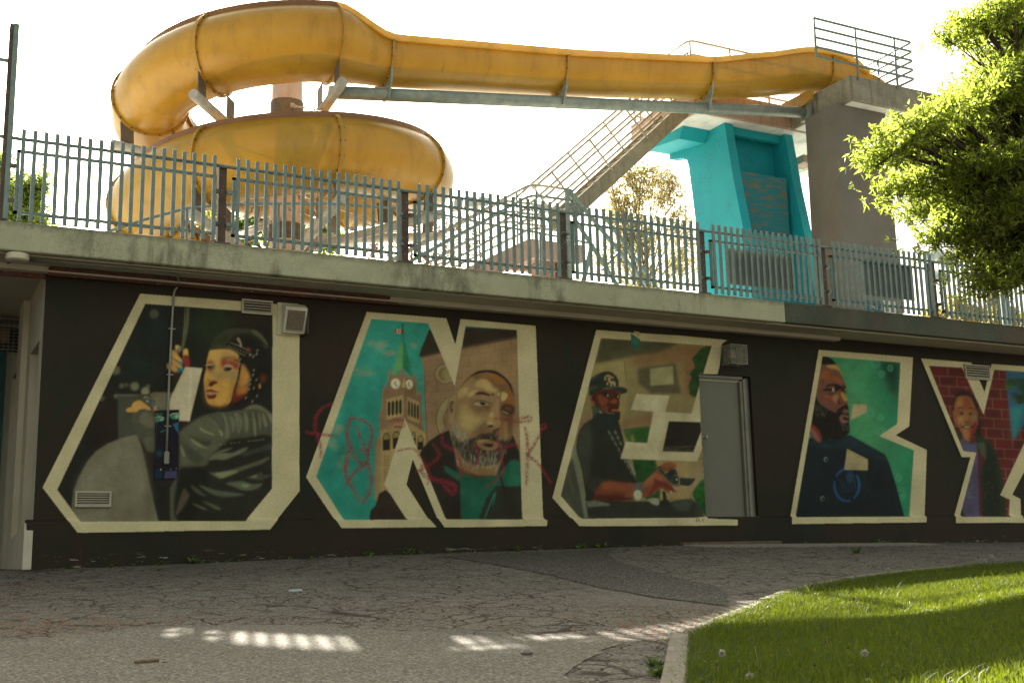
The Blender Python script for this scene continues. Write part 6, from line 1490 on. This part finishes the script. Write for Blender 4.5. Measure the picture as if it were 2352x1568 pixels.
def blades(name, X, Y, h, w, mat, lean=.5, **k):
    n = len(X); Z = lawnz(X, Y) - .004; B = np.stack([X, Y, Z], 1)
    a = rng.uniform(0, 2 * math.pi, n); s = np.stack([np.cos(a), np.sin(a), a * 0], 1) * w[:, None] / 2
    b = rng.uniform(0, 2 * math.pi, n); lv = np.stack([np.cos(b), np.sin(b), b * 0], 1) * (h * np.abs(rng.normal(0, lean, n)))[:, None]
    m1 = B + lv * .35 + np.array([0, 0, 1]) * h[:, None] * .6; tp = B + lv + np.array([0, 0, 1]) * h[:, None] * (1 - .25 * rng.random(n))[:, None]
    V = np.stack([B - s, B + s, m1 + s * .8, tp, m1 - s * .8], 1).reshape(-1, 3); i = np.arange(n) * 5
    T = np.concatenate([np.stack([i, i + 1, i + 2], 1), np.stack([i, i + 2, i + 4], 1), np.stack([i + 4, i + 2, i + 3], 1)])
    o = fast(name, V, T, mat, **k); t = rng.uniform(0, 1, n).astype(np.float32); patchy = (.5 + .5 * np.sin(X * 2.1 + 1.3 * np.sin(Y * 1.7)) * np.sin(Y * 2.3)).astype(np.float32)
    t = np.clip(.8 * t * t + .3 * patchy, 0, 1); at_ = o.data.attributes.new('tint', 'FLOAT', 'FACE'); at_.data.foreach_set('value', np.concatenate([t, t, t])); return o
def scatter(n, x0, x1, y0, y1):
    X = rng.uniform(x0, x1, n); Y = rng.uniform(y0, y1, n); k = inside(poly, X, Y)
    Pw = np.stack([X, Y, G(X, Y)], -1); zc = Pw @ np.array(tuple(fw)); px = 1176 + F * (Pw @ np.array(tuple(rt))) / zc; py = 784 - F * (Pw @ np.array(tuple(up))) / zc
    k &= (px > 1350) & (px < 2500) & (py < 1760) & (zc > .5)
    return X[k], Y[k]
X, Y = scatter(330000, 2.2, 8.5, 2.8, 7.2); h = .046 * rng.uniform(.4, 1.6, len(X)) * (1 + .35 * np.sin(X * 3) * np.sin(Y * 2.6)); blades('lawn_grass', X, Y, h, rng.uniform(.0035, .0068, len(X)), M['grass'], kind='stuff', label='short green lawn grass beside the curved kerb', cat='grass')
X, Y = scatter(230000, 4, 20, 7.2, 12.5); h = .048 * rng.uniform(.5, 1.4, len(X)); blades('lawn_grass', X, Y, h, rng.uniform(.006, .011, len(X)), M['grass'], kind='stuff', label='farther lawn grass in the sunlit band beyond the shadow', cat='grass')
X, Y = scatter(9000, 2.2, 14, 2.8, 11); h = .11 * rng.uniform(.6, 1.3, len(X)); k = rng.random(len(X)) < .5 + .5 * np.sin(X * 2.3) * np.sin(Y * 1.9 + 1); X, Y, h = X[k], Y[k], h[k]
blades('tall_grass_blades', X, Y, h, rng.uniform(.003, .005, len(X)), M['grass'], .6, kind='stuff', label='scattered taller grass blades standing above the lawn', cat='grass')
# shaggy blades leaning over the kerb
kk, _ = resamp(O3, LL[1] - .5, LL[-2], 900); ee = offs(kk, KW + .01); X = np.array([e.x for e in ee for _ in range(26)]) + rng.normal(0, .03, len(ee) * 26); Y = np.array([e.y for e in ee for _ in range(26)]) + rng.normal(0, .03, len(ee) * 26)
blades('kerb_edge_grass', X, Y, .062 * rng.uniform(.4, 1.5, len(X)), rng.uniform(.003, .005, len(X)), M['grass'], .9, kind='stuff', label='shaggy grass fringe hanging over the kerb', cat='grass')
# ---------------------------------------------------------------- dandelions and stems in the lawn
def onL(x, y):
    d = ray(x, y); lo, hi = 2 / F, 22 / F
    for _ in range(40):
        m_ = (lo + hi) / 2; p = d * m_
        if p.z > float(lawnz(np.array([p.x]), np.array([p.y]))[0]): lo = m_
        else: hi = m_
    return d * lo
def stem(base, top, r=.0022):
    b = Vector(base); t_ = Vector(top); m = b.lerp(t_, .55) + Vector((random.gauss(0, .006), random.gauss(0, .006), 0)); return MB().tube([b, m, t_], r, 5)
def setint(o):
    a = o.data.attributes.new('tint', 'FLOAT', 'FACE'); a.data.foreach_set('value', rng.uniform(0, 1, len(o.data.polygons)).astype(np.float32)); return o
def plant(name, label, px, py_base, px_top, py_top, headf, cat='flower', group='dandelions in the lawn'):
    b = onL(px, py_base); zc = b.dot(fw); tp_ = deep(px_top, py_top, zc)
    t = empty(name, tuple(b), label, cat, group)
    setint(stem(b, tp_).build('stem', M['straw'] if name != 'dandelion_flower' else M['weed'], t, True)); headf(t, tp_); return t
def fluff(r):
    def f(t, p):
        n = 170; d = rng.normal(0, 1, (n, 3)); d /= np.linalg.norm(d, axis=1, keepdims=True); C = np.array(p) + d * r * .15; setint(leaves('seed_head', C, d, r * .95, r * .34, M['fluff'], t, 0))
    return f
def bud(r):
    def f(t, p): MB().tube([p + Vector((0, 0, -r)), p + Vector((0, 0, -r * .3)), p + Vector((0, 0, r)), p + Vector((0, 0, r * 1.5))], [r * .5, r, r * .8, r * .3], 8).build('seed_bud', M['bud'], t, True)
    return f
def petals(r):
    def f(t, p):
        n = 90; a = rng.uniform(0, 2 * math.pi, n); d = np.stack([np.cos(a), np.sin(a), rng.uniform(.05, .7, n)], 1); setint(leaves('petals', np.tile(np.array(p), (n, 1)), d, r, r * .25, M['petal'], t, .1))
    return f
def c3(x, y): return 1493 + .3653 * x, 1234.6 + .3653 * y
for (bx, by, tx, ty, kind, lab) in ((483, 820, 452, 722, 'fluff', 'white dandelion clock nearest the kerb corner'), (422, 905, 422, 795, 'bud', 'small half blown dandelion clock left of the tallest dry stem'),
        (765, 790, 766, 742, 'flower', 'yellow dandelion flower in the shaded grass on the left'), (1250, 850, 1250, 804, 'flower', 'yellow dandelion flower in the shaded grass near the middle'),
        (1365, 845, 1350, 722, 'fluff', 'ragged dandelion clock beside two dark buds'), (1075, 890, 1035, 800, 'bud', 'dry bent dandelion stalk near the bottom edge'),
        (1300, 915, 1298, 880, 'bud', 'pale seed bud at the bottom edge of the lawn'), (1378, 940, 1376, 903, 'fluff', 'dandelion clock cut by the bottom edge of the picture'), (628, 930, 626, 868, 'fluff', 'small dandelion clock low by the bottom left of the lawn'),
        (705, 905, 688, 835, 'bud', 'thin stalk with a small pale bud left of centre'), (2185, 185, 2150, 118, 'fluff', 'white dandelion clock far off against the asphalt at right'), (2120, 200, 2107, 145, 'fluff', 'smaller far white dandelion clock beside the largest far one'),
        (1490, 245, 1498, 203, 'fluff', 'tiny far dandelion clock at the sunlit lawn edge'), (2100, 190, 2066, 124, 'bud', 'far brown seed stalk at the sunlit lawn edge'), (1285, 450, 1282, 385, 'bud', 'dark dandelion bud on the shadow line of the lawn'),
        (1040, 450, 1020, 300, 'bud', 'tall thin stalk crossing the kerb into the sunlit asphalt'), (950, 440, 948, 405, 'bud', 'short dark bud at the left end of the shadow line'), (868, 425, 867, 392, 'bud', 'short dark bud close behind the kerb'),
        (2145, 400, 2143, 372, 'bud', 'small dark bud in the sunlit band at right'), (1250, 760, 1246, 690, 'bud', 'dark bud above the second yellow flower')):
    b = c3(bx, by); tt = c3(tx, ty); zc = onL(*b).dot(fw)
    nm = {'fluff': 'dandelion_clock', 'bud': 'seed_stalk', 'flower': 'dandelion_flower'}[kind]
    plant(nm, lab, b[0], b[1], tt[0], tt[1], {'fluff': fluff(.0165 if zc < 8 else .022), 'bud': bud(.006 if zc < 8 else .008), 'flower': petals(.017)}[kind])
SL = ['leaning hard left by the white clock at the kerb corner', 'tallest and straight, in the front left of the lawn', 'curved, between the yellow flower and the tallest stalk', 'bent, behind the two dark buds in mid lawn', 'tall and slender in the middle of the shaded lawn', 'thin and upright at the far right lawn edge', 'stubby, at the bottom left of the lawn', 'faint, left of the second yellow flower', 'short and brown behind the tall slender one', 'short, close to the kerb on the left of the lawn', 'tiny, at the sunlit far lawn edge', 'arched over the far kerb towards the asphalt']
# bare dry stalks
for i, (bx, by, tx, ty) in enumerate(((425, 850, 335, 765), (705, 900, 660, 680), (898, 805, 865, 695), (1155, 740, 1110, 615), (1197, 620, 1175, 480), (2248, 165, 2237, 90), (622, 900, 620, 800), (1045, 770, 1038, 690), (1175, 640, 1172, 590), (495, 560, 492, 510), (1610, 240, 1590, 200), (1295, 210, 1235, 185))):
    b = c3(bx, by); tt = c3(tx, ty); P_ = onL(*b); q = deep(tt[0], tt[1], P_.dot(fw)); o = setint(stem(P_, q, .0022).build('dry_stalk', M['straw'], None, True)); tag(o, 'dry straw coloured stalk ' + SL[i], 'stalk', 'dry stalks in the lawn')
# ---------------------------------------------------------------- weeds at the foot of the wall and by the kerb
def weed(p, n, h, label, group='weeds along the wall foot', mat='weed', wd=.35):
    a = rng.uniform(0, 2 * math.pi, n); e = rng.uniform(.3, 1.5, n); d = np.stack([np.cos(a), np.sin(a), e], 1); C = np.tile(np.array(p), (n, 1)) + rng.normal(0, h * .18, (n, 3)) * np.array([1, .5, .1])
    o = leaves('weed', C, d, h, h * wd, M[mat], None, .1, label=label, cat='weed', group=group); return o
wx = sorted([1.75, 2.15, 2.6, 2.72, 3.0, 3.1, 3.22, 3.35, 3.5, 4.25, 4.5, 5.2, 5.55, 6.0, 6.35, 7.3, 8.0, 8.35, 8.7, 9.05, 9.3, 9.6, 13.4, 13.75, 14.0, 2.4, 3.7, 4.9, 7.6, 9.9, 12.9])
def wl(x):
    for lim, w in ((1.9, 'closest to its left corner'), (2.3, 'second from its left corner'), (2.5, 'just left of the vent in the letter O'), (3.0, 'below the vent in the letter O'), (3.4, 'in the dense row below the painted car door'), (4, 'below the middle of the letter O'), (4.6, 'below the gap between O and N'), (5.4, 'below the left foot of the letter N'), (6.2, 'below the middle of the letter N'), (7, 'below the right foot of the letter N'), (8.2, 'between the letters N and E'), (9.2, 'below the left half of the letter E'), (10.2, 'below the right half of the letter E'), (13.2, 'between the door and the letter B'), (20, 'below the letter B')):
        if x < lim: return w
for i, x in enumerate(wx):
    big = x in (5.2, 7.3, 8.35, 8.7, 13.75, 3.1); weed((x + random.gauss(0, .03), 13.93 + random.uniform(-.06, 0), float(G(x, 13.9))), 22 if big else 11, .10 if big else .055, ('small', 'low', 'ragged', 'thin', 'dense', 'tiny')[[wl(q) for q in wx[:i]].count(wl(x))] + ' weed tuft at the wall foot ' + wl(x))
for (x, y), tl in zip(((940, 1285), (862, 1272), (1130, 1282)), ('middle', 'leftmost', 'rightmost')):
    p = onG(x, 1274); o = weed((p.x, 13.9, p.z), 9, .16, tl + ' of three tall narrow weeds at the wall foot below the letter N', wd=.12)
for (x, y, l) in ((1966, 1270, 'flat green weed alone on the asphalt below the letter B'), (1555, 1476, 'long green weed tuft in the gap of the kerb'), (1505, 1530, 'leafy weed cluster in the soil left of the kerb end'), (1512, 1552, 'leafy weed cluster at the bottom edge left of the kerb')):
    p = onG(x, y); weed(tuple(p), 40, .075 if x < 1900 else .12, l, 'weeds by the kerb', 'weed', .14)
# ---------------------------------------------------------------- litter on the asphalt
p = onG(677, 1359); t = empty('crushed_bottle', tuple(p), 'crushed clear plastic bottle lying on the asphalt', 'bottle')
mgl, tt, pp, PP, oo = nodes('clear_plastic'); pp.inputs['Base Color'].default_value = (.75, .82, .85, 1); pp.inputs['Roughness'].default_value = .12; pp.inputs['Transmission Weight'].default_value = .55; pp.inputs['IOR'].default_value = 1.3
ax = Vector((.96, -.25, 0)); m = MB(); m.tube([p + ax * s + Vector((0, random.uniform(-.003, .003), .012 + random.uniform(-.003, .003))) for s in (-.05, -.04, -.028, -.014, 0, .014, .03, .04, .048)], [.008, .013, .010, .014, .009, .013, .013, .008, .006], 9); m.build('body', mgl, t)
MB().tube([p + ax * .048 + Vector((0, 0, .012)), p + ax * .058 + Vector((0, 0, .012))], .008, 10).build('cap', M['white_paint'], t)
p = onG(336, 1523); o = MB().tube([p + Vector((-.055, .0, .011)), p + Vector((0, .006, .013)), p + Vector((.06, .012, .011))], [.010, .0115, .009], 8).build('broken_stick', M['stick'], smooth=False); tag(o, 'short broken stick lying near the bottom left of the asphalt', 'stick')
p = onG(378, 1523); o = MB().box(p.x - .012, p.x + .012, p.y - .008, p.y + .008, p.z, p.z + .012, .003).build('bark_chip', M['stick']); tag(o, 'small bark chip beside the broken stick', 'bark chip')
p = onG(1210, 1504)
bm = bmesh.new(); bmesh.ops.create_icosphere(bm, subdivisions=2, radius=.028)
for v in bm.verts: v.co = Vector((v.co.x * 1.2, v.co.y, v.co.z * .75)) * random.uniform(.82, 1.12) + p + Vector((0, 0, .016))
bm.verts.index_update(); o = fin('stone', [v.co for v in bm.verts], [[v.index for v in f.verts] for f in bm.faces], M['stone']); bm.free(); tag(o, 'single brown stone in the sunlit strip of asphalt', 'stone')
p = onG(1515, 1486); o = MB().tube([p + Vector((-.05, -.05, .01)), p + Vector((.04, .07, .012))], [.007, .005], 6).build('pale_twig', M['straw']); setint(o); tag(o, 'pale broken twig by the end of the kerb', 'twig')
# loose grit, leaf litter
def grit(name, X, Y, s, mat, flat, label):
    n = len(X); Z = G(X, Y) + .002; c = np.stack([X, Y, Z], 1)
    base = np.array([[1, 0, 0], [0, 1, 0], [-1, 0, 0], [0, -1, 0], [0, 0, flat]], float)
    a = rng.uniform(0, 6.3, n); ca, sa = np.cos(a), np.sin(a); ax_ = rng.uniform(.4, 1.3, n)
    B = base[None] * np.stack([s * ax_, s, s], 1)[:, None]; V = np.stack([B[..., 0] * ca[:, None] - B[..., 1] * sa[:, None], B[..., 0] * sa[:, None] + B[..., 1] * ca[:, None], B[..., 2]], -1) + c[:, None]
    i = np.arange(n) * 5; T = np.concatenate([np.stack([i + k, i + (k + 1) % 4, i + 4], 1) for k in range(4)]); return fast(name, V.reshape(-1, 3), T, mat, kind='stuff', label=label, cat='gravel' if mat is M['stone'] else 'leaf litter')
def notlawn(X, Y): k = ~inside(poly, X, Y) & (Y < 13.93); return X[k], Y[k]
X, Y = notlawn(rng.uniform(.5, 12, 15000), rng.uniform(4, 12, 15000)); grit('loose_grit', X, Y, rng.uniform(.0015, .0055, len(X)), M['stone'], .7, 'fine pale grit scattered over the asphalt')
x_ = rng.uniform(10.0, 14.5, 12000); y_ = 13.86 - np.abs(rng.normal(0, .26, 12000)) - .02; X, Y = notlawn(x_, y_); grit('loose_gravel', X, Y, rng.uniform(.008, .022, len(X)), M['stone'], .7, 'strip of grey gravel in front of the grey door')
cx = []; 
for (x, y, sx, sy, n) in ((60, 1350, 70, 14, 500), (30, 1440, 140, 16, 900), (250, 1432, 150, 7, 500), (60, 1400, 160, 30, 500), (1000, 1425, 260, 30, 900), (1500, 1440, 90, 14, 900), (1640, 1410, 90, 18, 700), (1950, 1337, 120, 5, 400), (1300, 1400, 300, 30, 700), (20, 1275, 30, 10, 400)):
    for _ in range(n // 4):
        a_, b_ = random.gauss(x, sx), random.gauss(y, sy)
        if b_ < 1300 and a_ > 60: continue
        q = onG(a_, max(b_, 1262)); cx += [(q.x + random.gauss(0, .03), q.y + random.gauss(0, .05)) for _ in range(4)]
cx = np.array(cx); X, Y = notlawn(cx[:, 0], cx[:, 1]); grit('leaf_litter', X, Y, rng.uniform(.003, .010, len(X)), M['litter'], .35, 'reddish brown bud litter gathered in drifts on the asphalt')

# ---------------------------------------------------------------- stadium floodlights behind the fence
def floodpole(x, ytop, ybot, zc, wpx, label, heads, group='lamp poles beyond the terrace'):
    a = deep(x, ytop, zc); b = Vector((a.x, a.y, 3.69)); t = empty('floodlight_pole', tuple(b), label, 'lamp', group)
    r = wpx / 2 * zc / F; m = MB(); m.tube([b, a], [r * 1.15, r], 12); m.build('pole', M['lamp_pole'], t)
    for (hx, hy, w, h) in heads:
        c = deep(hx, hy, zc); s = zc / F; m = MB()
        q = [c + Vector((-w * s / 2, 0, -h * s / 2)), c + Vector((w * s / 2, 0, -h * s / 2)), c + Vector((w * s / 2 + .1, .1, h * s / 2)), c + Vector((-w * s / 2 + .1, .1, h * s / 2))]
        m.prism(q, (0, .25, -.1)); hd = m.build('lamp_head', M['lamp_body'], t)
        m = MB(); m.tube([c + Vector((0, .1, -h * s / 2)), Vector((c.x, a.y, min(c.z - h * s * .7, a.z)))], .03, 6); m.build('lamp_bracket', M['lamp_pole'], hd)
    return t
floodpole(1038, 482, 600, 46, 5, 'slim pale lamp pole with flat floodlights behind the fence', [(1052, 466, 22, 22), (1082, 462, 26, 26), (1112, 462, 30, 24)])
p0 = at(1038, 486, 40)
floodpole(2243, 40, 0, 27, 17, 'thick grey lamp pole rising behind the top of the right tree', [])
floodpole(2158, 640, 700, 42, 5, 'lamp pole with tilted floodlights behind the right end of the fence', [(2128, 585, 24, 22), (2160, 583, 30, 26), (2190, 595, 28, 26), (2150, 628, 22, 20), (2176, 636, 24, 20)])
# teal and white notice board on the terrace, partly hidden by the fence
Yb = 15.2; a_, b_ = at(1990, 690, Yb), at(2060, 735, Yb)
t = empty('notice_board', ((a_.x + b_.x) / 2, Yb, 3.69), 'teal and white notice board low behind the fence near the grey pillar', 'sign')
xr = at(2030, 700, Yb).x
MB().box(a_.x, xr, Yb, Yb + .03, 3.69, at(1990, 688, Yb).z).build('teal_panel', M['teal_sign'], t); MB().box(xr + .001, b_.x, Yb + .002, Yb + .032, 3.69, at(2050, 692, Yb).z).build('white_panel', M['white_paint'], t)
for i, (s_, xx, yy) in enumerate((('inc', 1995, 697), ('emp', 1997, 706), ('er', 1999, 718))):
    cu = bpy.data.curves.new('lettering', 'FONT'); cu.body = s_; cu.size = .085; cu.extrude = .001; tx_ = bpy.data.objects.new('lettering', cu); COL.objects.link(tx_)
    dg = bpy.context.evaluated_depsgraph_get(); me = bpy.data.meshes.new_from_object(tx_.evaluated_get(dg)); bpy.data.objects.remove(tx_)
    q = at(xx, yy, Yb); V = [(q.x + v.co.x, Yb - .003 + v.co.z, q.z + v.co.y) for v in me.vertices]; fin('lettering', V, [list(p.vertices) for p in me.polygons], M['white_paint'], t)
# caged lamp on the left, hanging under the soffit
q = at(8, 790, 17.2)
cagelight(q.x, 17.2, q.z - .15, .55, .45, .42, 'rusty wire caged lamp under the soffit at the left edge', M['lens'])
MB().box(q.x - .22, q.x + .26, 16.85, 17.1, q.z + .27, ZT - .02).build('lamp_hanger', M['bracket'], label='dark bracket block hanging from the soffit above the left caged lamp', cat='bracket')
